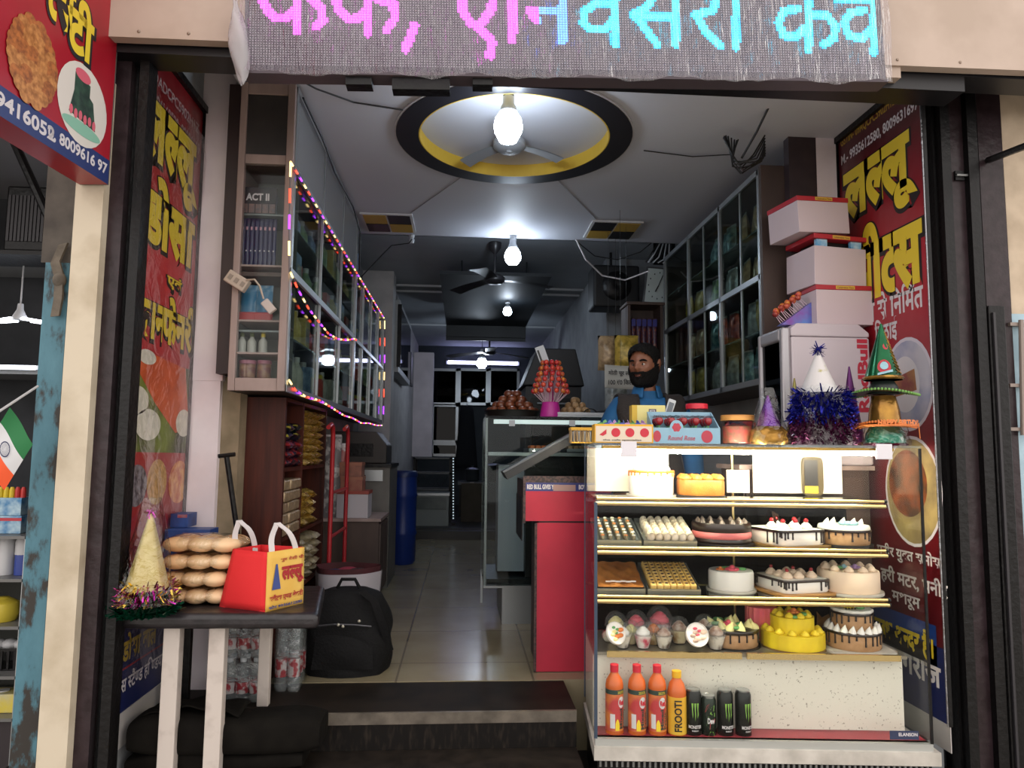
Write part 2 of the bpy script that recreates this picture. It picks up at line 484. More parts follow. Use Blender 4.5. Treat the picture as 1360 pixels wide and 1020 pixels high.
struct(MB().box(aY(1050, 300, 3.385).x, a.x-.001, 3.385, 3.44, .3, 3.3), 'wall_front_right_dark', mat('dark_jamb', '#2b2024', .5, hex2='#3a2d30', scale=8))

# --- facade posts (each is one upright) and beams
def post(name, x0, x1, yref, Y0, Y1, z0, z1, m):
    """an upright whose front face spans pixels x0..x1 at the photo row yref"""
    a, b = aY(x0, yref, Y0), (aY(x1, yref, Y0) if x1 < 1400 else Vector((4.2, 0, 0)))
    return struct(MB().box(a.x, b.x, Y0, Y1, z0, z1), name, m)
cream = mat('cream_plaster', '#c6baa5', .75, hex2='#a6977f', scale=7, contrast=(.45, .8), bump=.15, detail=8)
brown = mat('brown_enamel', '#24191c', .35, spec=.35, hex2='#32262a', scale=22, bump=.35)
def worn_blue():
    m, nt, b = _nt('worn_blue_paint')
    tc = nt.nodes.new('ShaderNodeTexCoord'); mp = nt.nodes.new('ShaderNodeMapping'); mp.inputs['Scale'].default_value = (1, 1, .45)
    n = nt.nodes.new('ShaderNodeTexNoise'); n.inputs['Scale'].default_value = 11; n.inputs['Detail'].default_value = 9; n.inputs['Roughness'].default_value = .62
    r = nt.nodes.new('ShaderNodeValToRGB')
    e = r.color_ramp.elements; e[0].position = .42; e[0].color = lin('#2a2622'); e[1].position = .50; e[1].color = lin('#44707f')
    k = e.new(.75); k.color = lin('#52808f')
    nt.links.new(tc.outputs['Object'], mp.inputs[0]); nt.links.new(mp.outputs[0], n.inputs[0]); nt.links.new(n.outputs[0], r.inputs[0]); nt.links.new(r.outputs[0], b.inputs['Base Color'])
    b.inputs['Roughness'].default_value = .6
    return m
blue = worn_blue()
post('wall_post_cream', 72, 111, 660, 2.52, 2.75, 0, 2.75, cream)
post('wall_post_brown', 110.5, 139, 660, 2.56, 2.75, 0, 2.95, brown)
post('wall_post_blue', 38, 71.5, 660, 2.60, 2.75, 0, 2.1, blue)
post('wall_post_blue_stained', 52, 92, 380, 2.60, 2.75, 2.1, 2.6, mat('stained_post', '#3a332d', .7, hex2='#514a42', scale=10))
post('trim_11', 139.5, 149, 660, 2.6, 2.68, 0, 2.95, black_steel)
post('trim_12', 151, 164, 660, 2.55, 2.62, 0, 2.95, black_steel)
# the right hand uprights
post('trim_13', 1240, 1250, 230, 2.80, 2.86, 0, 3.2, black_steel)
post('trim_14', 1252, 1264, 230, 2.76, 2.84, 0, 3.2, black_steel)
post('wall_post_right_brown', 1267, 1290, 300, 2.8, 3.0, 0, 3.3, brown)
post('trim_15', 1291, 1304, 300, 2.77, 2.9, 0, 3.2, black_steel)
post('wall_post_right_outer', 1305, 1337, 300, 2.82, 3.0, 0, 3.3, brown)
post('wall_right_outer', 1337.3, 1500, 300, 2.84, 3.0, 2.05, 3.3, mat('stained_plaster', '#cbb9a2', .8, hex2='#a08e78', scale=6, contrast=(.4, .8)))
post('wall_right_blue', 1340, 1520, 600, 2.83, 3.0, 0, 2.05, mat('pale_blue_wall', '#a9c3cf', .75, hex2='#93adba', scale=9))
# sheet-metal fascia and the black box beam behind it
fas = mat('beige_fascia_sheet', '#b5a294', .5, hex2='#a89586', scale=5)
a, b = aY(115, 47, 2.45), aY(335, 56, 2.45)
def fascia(name, p, q, zt):
    t = MB(); t.add([(p.x, 2.45, p.z), (q.x, 2.45, q.z), (q.x, 2.45, zt), (p.x, 2.45, zt), (p.x, 2.49, p.z), (q.x, 2.49, q.z), (q.x, 2.49, zt), (p.x, 2.49, zt)], [(0, 1, 2, 3), (7, 6, 5, 4), (0, 4, 5, 1), (1, 5, 6, 2), (2, 6, 7, 3), (3, 7, 4, 0)])
    o = struct(t, name, fas)
    for u in (.06, .31, .61, .9):
        x = p.x+(q.x-p.x)*u; z = p.z+(q.z-p.z)*u+.022
        MB().ball((x, 2.449, z), .006, 8, 5, (1, .5, 1)).build('screw', M['screw_head'], o)
mm('screw_head', '#8b7a6c', .4, .6)
fascia('wall_fascia_left', a, b, 3.5)
a, b = aY(1172, 86, 2.45), aY(1500, 99, 2.45)
fascia('wall_fascia_right', a, b, 3.5)
struct(MB().box(-.84, 1.62, 2.46, 2.5, 2.86, 3.5), 'wall_fascia_middle', fas)
struct(MB().box(-1.32, 1.9, 2.5, 2.62, 2.84, 3.5).box(1.9, 2.9, 2.5, 2.62, 2.9, 3.5), 'wall_lintel', mat('black_beam', '#0f0e12', .4))
# neighbouring shop space on the street's left side: dark shell
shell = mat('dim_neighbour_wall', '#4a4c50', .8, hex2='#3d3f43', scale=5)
struct(MB().box(-3.2, -1.26, 4.6, 4.7, 0, 3.4), 'wall_neighbour_back', shell)
struct(MB().box(-3.3, -3.2, 2.6, 4.7, 0, 3.4), 'wall_neighbour_side', shell)
struct(MB().box(-1.33, -1.245, 2.76, 4.6, 0, 3.4), 'wall_neighbour_party', shell)
struct(MB().box(-3.3, -1.26, 2.6, 4.7, 3.0, 3.5), 'ceiling_neighbour', mat('neighbour_ceiling', '#8e8d90', .8))
struct(MB().box(-3.3, -1.26, 2.6, 4.7, -.02, .1), 'floor_neighbour', shell)
struct(MB().box(-6, -1.5, 2.4, 2.62, 2.93, 3.8).box(2.3, 6, 2.46, 2.62, 3.0, 3.8), 'wall_upper_front', mat('upper_front', '#3a3639', .8))
struct(MB().box(2.0, 2.1, 3.01, 12.2, 0, 3.5), 'wall_outer_right', shell)
# ================================================================== SIGNS AND BANNERS
gold = mat('sign_gold', '#d8bd2c', .45); blk = mat('print_black', '#150f10', .5)
white_print = mat('print_white', '#c9c4c6', .5)
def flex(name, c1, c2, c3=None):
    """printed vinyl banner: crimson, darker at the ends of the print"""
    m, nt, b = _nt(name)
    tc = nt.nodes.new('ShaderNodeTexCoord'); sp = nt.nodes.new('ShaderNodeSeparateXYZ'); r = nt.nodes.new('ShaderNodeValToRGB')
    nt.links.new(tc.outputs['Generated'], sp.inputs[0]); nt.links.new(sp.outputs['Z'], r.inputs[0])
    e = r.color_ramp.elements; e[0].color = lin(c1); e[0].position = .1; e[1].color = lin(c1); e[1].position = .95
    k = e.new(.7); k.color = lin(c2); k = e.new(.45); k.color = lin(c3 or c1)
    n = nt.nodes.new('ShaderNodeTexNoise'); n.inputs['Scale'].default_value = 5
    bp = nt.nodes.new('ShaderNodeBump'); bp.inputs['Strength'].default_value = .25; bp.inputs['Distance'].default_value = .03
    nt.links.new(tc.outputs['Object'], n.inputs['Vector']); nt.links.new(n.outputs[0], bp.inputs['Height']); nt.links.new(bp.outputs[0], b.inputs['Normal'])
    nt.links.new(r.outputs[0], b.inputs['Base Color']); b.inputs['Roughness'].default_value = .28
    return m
navy = mat('print_navy', '#17204f', .4)
clear_wrap = glass('clear_wrap', '#fbfbfb', .02, .12, wrinkle=.6, wscale=7, ior=1.45)

# ---- banner on the entrance's left cheek; frame x runs inwards (+Y), y up
BX = -1.18
t = thing('flex_banner', 'tall red banner with yellow lettering and a dosa picture beside the snack table', 'banner', (BX, 2.62, .52))
W, H = .54, 2.42
Fr = frame((0, 0, 0), (0, 1, 0), (0, 0, 1))
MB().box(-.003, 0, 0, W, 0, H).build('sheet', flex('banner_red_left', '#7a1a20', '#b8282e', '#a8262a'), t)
def L(px, py, X=BX):               # a photo pixel on the banner -> its own x, y
    p = aX(px, py, X); return p.y-2.62, p.z-.52
fr = MB(); fr.box(-.002, .012, -.02, 0, 0, H+.02).box(-.002, .012, W, W+.02, 0, H+.02).box(-.002, .02, -.02, W+.02, H, H+.03)
fr.build('banner_frame', black_steel, t)
ink, sh, wt = MB(), MB(), MB()
def bold(s, x0, y0, x1, y1, b=.045):
    write(sh, s, Fr, x0-.012, y0-.022, x1+.016, y1+.006, .001, b+.04)
    write(ink, s, Fr, x0, y0, x1, y1, .002, b)
def px4(f, xl, xr, yt, yb): return f(*xl)[0], f(*yb)[1], f(*xr)[0], f(*yt)[1]
bold('लल~लू', *px4(L, (191, 150), (264, 220), (193, 117), (258, 288)), .05)
bold('डोसा', *px4(L, (189, 280), (258, 310), (201, 224), (225, 342)), .05)
bold('एवं', *px4(L, (221, 380), (241, 380), (230, 366), (230, 386)), .03)
bold('कान~फेनरी', *px4(L, (178, 415), (259, 450), (222, 392), (218, 458)), .045)
sh.build('lettering_shadow', blk, t); ink.build('lettering', gold, t)
write(wt, '09ADCPC5902H1Z', Fr, .02, H-.12, .50, H-.075, .001, .02)
write(wt, '9794160520, 80096169', Fr, .02, H-.215, .52, H-.155, .001, .02)
wt.build('small_print', mat('print_silver', '#a58f8f', .5), t)
def PL(px, py, o): q_ = L(px, py); return (q_[0], q_[1], o)
MB().poly([PL(166, 600, .001), PL(256, 602, .001), PL(258, 492, .001), PL(180, 474, .001)], Fr).build('picture_ground', mat('leaf_print', '#1f2413', .4, hex2='#75852f', scale=5), t)
MB().poly([PL(176, 478, .002), PL(207, 472, .002), PL(246, 490, .002), PL(250, 570, .002), PL(232, 575, .002), PL(205, 535, .002)], Fr).build('dosa_picture', mat('dosa_print', '#d8602a', .4, hex2='#b84a1d', scale=8), t)
dp = MB()
for (cx, cy, rx, ry_) in ((182, 531, 15, 19), (196, 564, 17, 21), (195, 474, 12, 10), (243, 562, 10, 18)):
    c = L(cx, cy); k_ = abs(L(cx+10, cy)[0]-L(cx-10, cy)[0])/20; disc(dp, Fr, c[0], c[1], rx*k_, abs(L(cx, cy+ry_)[1]-L(cx, cy-ry_)[1])/2, off=.003)
dp.build('bowl_picture', mat('bowl_print', '#c9c6b6', .4, hex2='#dcd8c6', scale=30), t)
dp = MB()
for k, (cx, cy, rx, ry_) in enumerate(((181, 645, 14, 28), (208, 640, 13, 30), (237, 640, 13, 28))):
    dp.k = k; c = L(cx, cy); k_ = abs(L(cx+10, cy)[0]-L(cx-10, cy)[0])/20; disc(dp, Fr, c[0], c[1], rx*k_, abs(L(cx, cy+ry_)[1]-L(cx, cy-ry_)[1])/2, off=.0015)
dp.build('snack_picture', [mat('snack_silver', '#8d8a90', .4, hex2='#3a2c35', scale=40), mat('snack_tan', '#a07a3e', .4, hex2='#c89a58', scale=50), mat('snack_red', '#b54a2a', .4, hex2='#e0a86a', scale=22)], t)
MB().box(0, .001, .0, W-.02, .0, .30).build('navy_panel', navy, t)
wp = MB(); write(wp, 'बस स~टैण~ड हणि~डया प्र'.replace('णि~ड', 'ि'+'ण~ड'), Fr, .03, .05, W-.05, .13, .002, .02); wp.build('address_lettering', white_print, t)
wp = MB(); write(wp, 'डोसा वाले', Fr, .06, .17, .34, .27, .002, .03); wp.build('plate_lettering', mat('plate_gold', '#a98f2a', .45), t)
MB().box(0, .0012, 0, W-.02, .145, .152).build('red_line', mat('print_red_line', '#8e1a22', .5), t)
o = MB().grid(lambda u, v: (.022+.006*math.sin(u*9+v*3)+.004*math.sin(v*23+u*5), W*u, H*(.05+.9*v)), 14, 40).build('clear_film', clear_wrap, t, smooth=60)
MB().box(-.002, .004, .0, W, -.12, 0).build('white_hem', mat('hem_white', '#a9a5a3', .6), t)

# ---- banner on the right cheek; frame x runs outwards (-Y)
BXR = 1.88
t = thing('flex_banner', 'tall crimson sweet shop banner with yellow lettering behind the stacked pastry boxes', 'banner', (BXR, 3.38, .42))
W, H = .66, 2.60
Fr = frame((0, 0, 0), (0, -1, 0), (0, 0, 1))
def LR(px, py):
    p = aX(px, py, BXR); return 3.38-p.y, p.z-.42
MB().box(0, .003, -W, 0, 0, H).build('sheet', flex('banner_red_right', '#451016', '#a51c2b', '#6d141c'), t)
ink, sh, wt = MB(), MB(), MB()
bold('लल~लू', *px4(LR, (1121, 260), (1217, 200), (1122, 232), (1214, 268)), .05)
bold('स~वीट~स', *px4(LR, (1114, 330), (1225, 300), (1165, 290), (1195, 388)), .05)
sh.build('lettering_shadow', blk, t); ink.build('lettering', gold, t)
wg = MB()
def line(s_, *a_):
    e = MB(); write(e, s_, Fr, *a_, .001, .025); e.build('lettering', white_print, t)
XR = LR(1228, 300)[0]
write(wg, 'GSTIN- 09AQCPC5902H1Z', Fr, LR(1117, 200)[0], LR(1117, 198)[1], LR(1190, 140)[0], LR(1117, 184)[1], .001, .02); wg.build('tax_number', mat('print_tan', '#a8862f', .5), t)
line('M.- 9935612580, 8009631697', LR(1117, 200)[0], LR(1118, 222)[1], LR(1219, 120)[0], LR(1118, 207)[1])
line('देशी घी से ' + 'ि'+'न'+'ि'+'म'+'ॅ'+'त', .0, LR(1190, 421)[1], LR(1227, 400)[0], LR(1190, 380)[1])
line('ि'+'मठाई', LR(1162, 440)[0], LR(1175, 456)[1], LR(1192, 440)[0], LR(1175, 422)[1])
for i, (s_, xa, xb, ya, yb) in enumerate((('पनीर युक~त समोसा', 1165, 1253, 729, 752), ('हरी मटर, पनीर', 1170, 1258, 760, 786), ('मशरूम', 1185, 1222, 793, 812))):
    line(s_, LR(xa, ya)[0], LR(1215, yb)[1], LR(xb, ya)[0], LR(1215, ya)[1])
e = MB()
c = LR(1206, 510); disc(e, Fr, c[0], c[1], .17, .20, .001); e.k = 1; disc(e, Fr, c[0], c[1], .155, .185, .0015)
e.k = 2; disc(e, Fr, c[0]-.02, c[1], .10, .12, .002)
e.k = 3; e.poly([(c[0]-.09, c[1]-.05, .0025), (c[0]+.06, c[1]-.03, .0025), (c[0]+.05, c[1]+.06, .0025), (c[0]-.1, c[1]+.03, .0025)], Fr)
e.build('sweet_box_picture', [mat('oval_rim', '#c5bfc9', .5), mat('oval_blue', '#8089a8', .4, hex2='#b5b2bb', scale=6), mat('plate_white', '#c9c6c8', .4), mat('box_print', '#7d3a34', .4, hex2='#a0703a', scale=14)], t)
e = MB(); c = LR(1212, 652)
disc(e, Fr, c[0], c[1], .19, .23, .001); e.k = 1; disc(e, Fr, c[0], c[1], .178, .217, .0015)
e.k = 2; disc(e, Fr, c[0]-.03, c[1]+.03, .13, .14, .002)
e.build('samosa_picture', [M['oval_rim'], mat('oval_tan', '#7b6a4a', .4, hex2='#a99461', scale=9), mat('samosa_print', '#8a4a25', .4, hex2='#3f2a1a', scale=12)], t)
b_ = LR(1215, 850)
e = MB(); rect(e, Fr, .05, b_[1]-.09, W-.06, b_[1]+.09, .001); e.build('blue_plate', mat('plate_blue', '#1c3a7a', .4), t)
e = MB(); write(e, 'उपलब्ध अन~दर है।'.replace('ब्ध', 'ब~ध'), Fr, .08, b_[1]-.06, W-.08, b_[1]+.06, .002, .04); e.build('plate_lettering', gold, t)
MB().box(-.001, 0, -W, 0, .0, .28).build('navy_panel', navy, t)
e = MB(); write(e, 'प्रयागराज', Fr, .15, .09, W-.04, .2, .002, .03); e.build('address_lettering', white_print, t)
MB().box(-.002, .002, -W, 0, -.1, 0).build('white_hem', M['hem_white'], t)
fr = MB(); fr.box(-.012, .002, -W-.012, -W, 0, H+.02).box(-.012, .002, 0, .02, 0, H+.02).box(-.02, .002, -W-.02, .02, H, H+.03)
fr.build('banner_frame', black_steel, t)
MB().tube([(-.012, -W-.004, z) for z in [H*i/12 for i in range(13)]], .004, 6).build('silver_edge', mat('foil_edge', '#8f8f93', .25, .8, bump=.6, scale=50), t)

# ---- LED message board wrapped in plastic
p, q = aY(325, 97, 2.4), aY(1176, 109, 2.4)
ang = math.atan2(q.z-p.z, q.x-p.x); LW = (q-p).length; LH = .55
t = thing('led_message_board', 'scrolling LED board with pink and cyan Hindi lettering, wrapped in clear plastic', 'sign', p, rot=(0, -ang, 0))
MB().box(0, LW, -.005, .055, 0, LH).build('cabinet', mat('led_face', '#47424c', .5), t)
MB().box(-.004, LW+.004, -.012, .06, -.006, .006).build('bottom_rail', mat('led_rail', '#4b4247', .4), t)
PIT = .0093
SW = [(1, [[(145, -150), (145, 0), (160, 35), (190, 68), (240, 70), (275, 40)], [(280, -150), (280, 122)], [(290, -60), (330, -10), (375, 30), (380, 80), (355, 105)]]),
      (1, [[(430, -60), (430, 0), (447, 40), (480, 78), (530, 68), (550, 40)], [(557, -150), (557, 132)], [(565, -40), (600, 0), (655, 12), (665, 70), (632, 115)]]),
      (1, [[(740, 100), (728, 140), (705, 193)]]),
      (1, [[(925, -150), (925, 0), (932, 50), (962, 90), (1010, 122), (1045, 165), (1037, 218)], [(1045, -150), (1047, 0), (1040, 45), (1012, 80)]]),
      (1, [[(1125, -150), (1125, 155)]]),
      (1, [[(1190, 42), (1310, 42)], [(1195, 48), (1222, 80)], [(1322, -150), (1322, 163)]]),
      (2, [[(210, 12), (150, 12), (108, 45), (103, 88), (130, 115), (188, 115), (218, 80)], [(227, -150), (227, 175)]]),
      (2, [[(370, -150), (368, 0), (350, 32), (302, 52), (345, 112), (393, 175)], [(302, 66), (462, 66)], [(464, -150), (464, 175)]]),
      (2, [[(625, -150), (622, 0), (612, 42), (542, 58), (582, 122), (640, 178)]]),
      (2, [[(702, -150), (702, 186)]]),
      (2, [[(945, 36), (890, 42), (868, 90), (890, 140), (940, 146), (978, 108)], [(987, -150), (987, 198)], [(995, 60), (1058, 62), (1093, 102), (1086, 150), (1048, 176)]]),
      (2, [[(1205, 42), (1152, 50), (1127, 92), (1147, 142), (1200, 152), (1235, 110)], [(1243, -150), (1243, 205)], [(1100, -2), (1290, -2)]])]
SW += [(1, [[(140, -150), (400, -150)], [(420, -150), (680, -150)], [(910, -150), (1330, -150)]]), (2, [[(60, -150), (760, -150)], [(850, -150), (1290, -150)]])]
XI = (Matrix.Translation(p) @ Matrix.Rotation(-ang, 4, 'Y')).inverted()
segs = []
for crop, st in SW:
    for pl in st:
        pp = []
        for (x, y) in pl:
            w_ = XI @ aY((300 if crop == 1 else 740)+x/2.957, y/2.957, 2.395); pp.append((w_.x, w_.z))
        segs += list(zip(pp[:-1], pp[1:]))
def dist(x, z):
    best = 9
    for (a, b) in segs:
        dx, dz = b[0]-a[0], b[1]-a[1]; L2 = dx*dx+dz*dz or 1e-9
        u = max(0, min(1, ((x-a[0])*dx+(z-a[1])*dz)/L2))
        d = math.hypot(x-a[0]-u*dx, z-a[1]-u*dz)
        if d < best: best = d
    return best
lit = {k: MB() for k in range(4)}; unlit = MB()
nx, nz = int(LW/PIT), int(LH/PIT)
for j in range(2, nz):
    for i in range(2, nx-1):
        x, z = i*PIT, j*PIT+.012
        d = dist(x, z)
        on = d < .0165
        fx = x/LW
        m_ = unlit; r = .0019
        if on:
            pinkend = .475+(.03 if z < .1 else -.01)
            m_ = lit[0 if fx < pinkend-.02 else (1 if fx < .505 else (3 if d > .0115 else 2))]; r = .0040
        m_.add([(x-r, -.0062, z-r), (x+r, -.0062, z-r), (x+r, -.0062, z+r), (x-r, -.0062, z+r)], [(0, 1, 2, 3)])
unlit.build('unlit_dot', mat('led_off', '#b9b2bc', .4), t, kind='stuff')
for k, (h, s_) in enumerate((('#ff48f0', 4.5), ('#4a80ff', 5.0), ('#34e2ff', 4.0), ('#10b0e8', 3.2))):
    lit[k].build('lit_dot', mat('led_lit_%d' % k, '#101010', .5, emit=s_, ecol=h), t, kind='stuff')
film = glass('board_film', '#f4f0f6', .03, .09, wrinkle=1.0, wscale=16, haze=.03, ior=1.5)
for n_ in film.node_tree.nodes:
    if n_.type == 'TEX_NOISE':
        mp = film.node_tree.nodes.new('ShaderNodeMapping'); mp.inputs['Scale'].default_value = (5, 1, .5); mp.inputs['Rotation'].default_value = (0, .12, 0)
        film.node_tree.links.new(n_.inputs['Vector'].links[0].from_socket, mp.inputs[0]); film.node_tree.links.new(mp.outputs[0], n_.inputs['Vector'])
def fw(u, v):
    return (-.012+(LW+.03)*u, -.024-.008*math.sin(u*61+v*4)*math.sin(v*5+1)-.006*math.sin(u*150+v*7), -.012+.008*math.sin(u*40)+(LH+.01)*v)
MB().grid(fw, 110, 10).build('plastic_film', film, t, smooth=80)
bagm = glass('bunched_film', '#d9d2d4', .10, .2, wrinkle=1, wscale=16, haze=.35)
def bag(u, v):
    a = 2*PI*u
    w = .008+.034*math.sin(PI*min(1, v*1.15))**.7+.004*math.sin(3*a+v*9)
    return (-.03+w*math.cos(a)*.8+.03*(1-v), -.02+w*.6*math.sin(a), -.045+.30*v+.01*math.sin(2*a))
MB().grid(bag, 18, 14).build('film_gather', bagm, t, smooth=80)
MB().box(.34, .43, 0, .05, -.035, -.006).box(.5, .70, 0, .05, -.05, -.006).box(.78, .85, 0, .05, -.03, -.006).build('bracket', black_steel, t)

# ---- projecting signboard of the neighbour, top corner
p0, p1 = Vector((-1.262, 2.50, 0)), Vector((-1.34, 1.55, 0))
u = (p0-p1).normalized()
zb = aY(143, 245, 2.50).z
xL = aY(143, 245, 2.50).x
base = Vector((xL, 2.50, zb))
t = thing('projecting_signboard', 'red projecting sweet shop signboard with laddoo and cake pictures over a blue strip', 'sign', base)
dirn = Vector((-.09, -1, 0)).normalized()
SL = 1.0
Fs = frame(dirn*SL, -dirn, (0, 0, 1))            # x from the street end towards the wall
def sb(x0, x1, y0, y1, d0=-.10, d1=0, m=None): return MB().box(x0, x1, y0, y1, d0, d1, Fs)
sb(0, SL, 0, .95).build('board', mat('signboard_red', '#8f1220', .3, hex2='#a5182a', scale=3), t)
sb(0, SL, 0, .085, 0, .001).build('blue_strip', mat('strip_blue', '#1a2a62', .4), t)
def SGN(px, py):
    n = Fs.to_3x3() @ Vector((0, 0, 1)); d = _ray(px, py); o = base
    k = (o-CAM0).dot(n)/d.dot(n); w_ = Fs.inverted() @ (CAM0+d*k-base); return w_.x, w_.y
tx = MB(); a0 = SGN(0, 142)[0]; write(tx, '9416052', Fs, a0-.02, .022, SGN(72, 180)[0], .068, .002, .03)
write(tx, '0, 8009616 97', Fs, SGN(60, 175)[0]+.01, .022, SL-.012, .068, .002, .03)
tx.build('phone_lettering', white_print, t)
def pic(name, pts_c, mats_, fn):
    e = MB(); fn(e); e.build(name, mats_, t)
c = SGN(43, 82); r = (abs(SGN(75, 100)[0]-SGN(8, 65)[0])/2, .125)
e = MB(); disc(e, Fs, c[0], c[1], r[0], r[1], .0015); e.build('laddoo_picture', mat('laddoo_ground', '#5a2c14', .4), t)
e = MB(); rnd = random.Random(3)
for row in range(11):
    yy = c[1]+r[1]*(1-(row+.5)/5.5); hw = r[0]*math.sqrt(max(0, 1-((yy-c[1])/r[1])**2))
    k = max(1, int(hw*2/.040))
    for i in range(k):
        e.k = rnd.randrange(2); disc(e, Fs, c[0]-hw+(i+.5)*2*hw/k, yy, 0.026, .023, .002+.00025*row+.00002*i, 12)
e.build('laddoo_picture_ball', [mat('laddoo_print', '#b06a30', .4, hex2='#7a441c', scale=60), mat('laddoo_print_pale', '#c08548', .4, hex2='#8f5824', scale=60)], t, kind='stuff')
c = SGN(110, 140); rx, ry = .13, .135
e = MB(); disc(e, Fs, c[0], c[1], rx, ry, .0016); e.build('cake_picture_ground', mat('oval_cream', '#cfc9c0', .4), t)
e = MB(); e.poly([(c[0]-.07, c[1]-.05, .002), (c[0]+.07, c[1]-.06, .002), (c[0]+.05, c[1]+.03, .002), (c[0]+.03, c[1]+.04, .002), (c[0]+.03, c[1]+.08, .002), (c[0]-.05, c[1]+.09, .002), (c[0]-.05, c[1]+.03, .002)], Fs)
e.k = 1; disc(e, Fs, c[0], c[1]-.08, .10, .022, .0022); e.k = 2; disc(e, Fs, c[0]-.01, c[1]+.095, .04, .02, .0024)
for i in range(6): disc(e, Fs, c[0]-.06+.024*i, c[1]-.04-.004*(i % 2), .009, .016, .0026)
e.build('cake_picture', [mat('cake_green', '#2d4a38', .4, hex2='#182a20', scale=40), mat('cake_board_green', '#7fb09a', .4), mat('cake_pink', '#c85a6a', .4)], t)
e = MB(); s_ = MB()
for (s, x0, y0, x1, y1) in (('पट~स'.replace('पट', 'ट'), SGN(60, 20)[0], SGN(60, 20)[1], SGN(100, 0)[0], SGN(70, -40)[1]), ('टी', SGN(88, 60)[0], SGN(90, 62)[1], SGN(125, 30)[0], SGN(110, 0)[1])):
    write(s_, s, Fs, x0-.01, y0-.015, x1+.014, y1+.004, .002, .08); write(e, s, Fs, x0, y0, x1, y1, .003, .04)
s_.build('lettering_shadow', blk, t); e.build('lettering', gold, t)
sb(SL, SL+.006, 0, .95).build('end_trim', mat('sign_trim_end', '#6d665f', .4, .5), t)
# ================================================================== GOODS: shapes used again and again
def pillow(w, h, d, n=8, puff=.5, crimp=.06, seed=0, amp=.15):
    """a filled sachet standing in the XZ plane, base at z=0"""
    mb = MB(); rnd = random.Random(seed); ph = [rnd.uniform(0, 6) for _ in range(4)]
    for sgn in (-1, 1):
        def fn(u, v, sgn=sgn):
            e = (math.sin(PI*u)*math.sin(PI*v))**puff if 0 < u < 1 and 0 < v < 1 else 0
            wr = 1+amp*math.sin(9*u+ph[0]+4*v)*math.sin(7*v+ph[1])
            return ((u-.5)*w*(1-.05*math.sin(PI*v)), sgn*d/2*e*wr, h*v)
        mb.grid(fn, n, n)
    return mb
def lathe_part(prof, m, name, parent, n=16, smooth=50, M4=None, **kw):
    return MB().lathe(prof, n, M4).build(name, m, parent, smooth=smooth, **kw)
clear_film = glass('shrink_film', '#f8fafa', .03, .10, wrinkle=.9, wscale=18, ior=1.5)
clear_thin = glass('clear_plastic', '#fafcfc', .05, .05)
pane = glass('cabinet_pane', '#e2eae7', .05, .03)
pane_f = glass('frosted_pane', '#6d7674', .10, .25, haze=.25)
bottle_pet = glass('pet_bottle', '#f2f6f7', .10, .05, haze=.12)
wood = mat('dark_laminate', '#4f2318', .45, spec=.25, hex2='#2a100b', scale=5, stretch=(6, 6, .5), contrast=(.3, .7), detail=6)
wood_pale = mat('greyed_pink_wood', '#a08c86', .55, hex2='#85736e', scale=7, stretch=(1, 1, .3))
wood_brown = mat('brown_board', '#4b3a33', .55, hex2='#3b2d28', scale=6, stretch=(1, 1, .3))
inner_dark = mat('cabinet_inside', '#5f605a', .7)

# ================================================================== LEFT WALL CABINET
cX0, cX1 = -.985, -.75
t = thing('glass_wall_cabinet', 'long glass-fronted wall cabinet with LED strings over the dark wooden snack shelves', 'cabinet', (-.87, 3.06, 1.69))
def W(mb, name, m, **kw): return mb.build(name, m, t, world=True, **kw)
b = MB(); b.box(cX0, cX0+.015, 3.08, 6.7, 1.7, 2.66).box(cX0, cX0+.015, 3.08, 4.9, 2.66, 3.03)
W(b, 'back_panel', inner_dark)
W(MB().box(cX0, cX1-.01, 3.07, 6.7, 1.69, 1.715), 'bottom_panel', mat('bottom_board', '#2b2422', .5))
W(MB().box(cX0, cX1-.01, 3.07, 4.9, 3.02, 3.04), 'top_panel', wood_brown)
W(MB().box(cX0, cX1-.01, 4.9, 6.7, 2.66, 2.68), 'top_panel', wood_brown)
zs = aY(345, 352, 3.06).z
for (y0, y1) in ((3.09, 4.9), (4.93, 6.68)):
    for z in (2.2, ):
        W(MB().box(cX0+.015, cX1-.012, y0, y1, z-.012, z+.006), 'shelf', wood_brown)
    W(MB().box(cX0+.015, cX1-.03, y0, y1, 1.945, 1.953), 'shelf', mat('glass_shelf', '#5d6866', .2) if 'gs' not in M else M['gs'])
    W(MB().box(cX0+.015, cX1-.03, y0, y1, 2.455, 2.463), 'shelf', M.setdefault('gs', mat('glass_shelf_2', '#5d6866', .2)))
W(MB().box(cX0+.015, cX1-.01, 3.09, 4.9, 2.675, 2.69), 'shelf', wood_brown)
# near end: wooden face frame, solid top panel, glazed niche below
e = MB()
e.box(cX0, cX0+.028, 3.055, 3.085, 1.69, 3.04).box(cX1-.032, cX1, 3.05, 3.085, 1.69, 3.04)
zr = aY(345, 210, 3.06).z
for (z0, z1) in ((1.69, 1.745), (zr-.025, zr+.018), (2.99, 3.04)): e.box(cX0+.028, cX1-.032, 3.06, 3.085, z0, z1)
W(e, 'end_frame', wood_pale, bevel=.003)
W(MB().box(cX0+.02, cX1-.03, 3.068, 3.08, zr, 3.0), 'end_panel', mat('end_board_dark', '#34302f', .45, hex2='#292625', scale=8))
for py in (352, 425, 468):
    z = aY(345, py, 3.08).z
    W(MB().box(cX0+.02, cX1-.03, 3.075, 3.3, z-.008, z), 'shelf', wood_pale)
W(MB().box(cX0+.025, cX1-.03, 3.058, 3.061, 1.745, zr-.025), 'end_pane', clear_thin)
W(MB().box(cX0+.02, cX1-.03, 3.3, 3.31, 1.72, zr), 'niche_back', inner_dark)
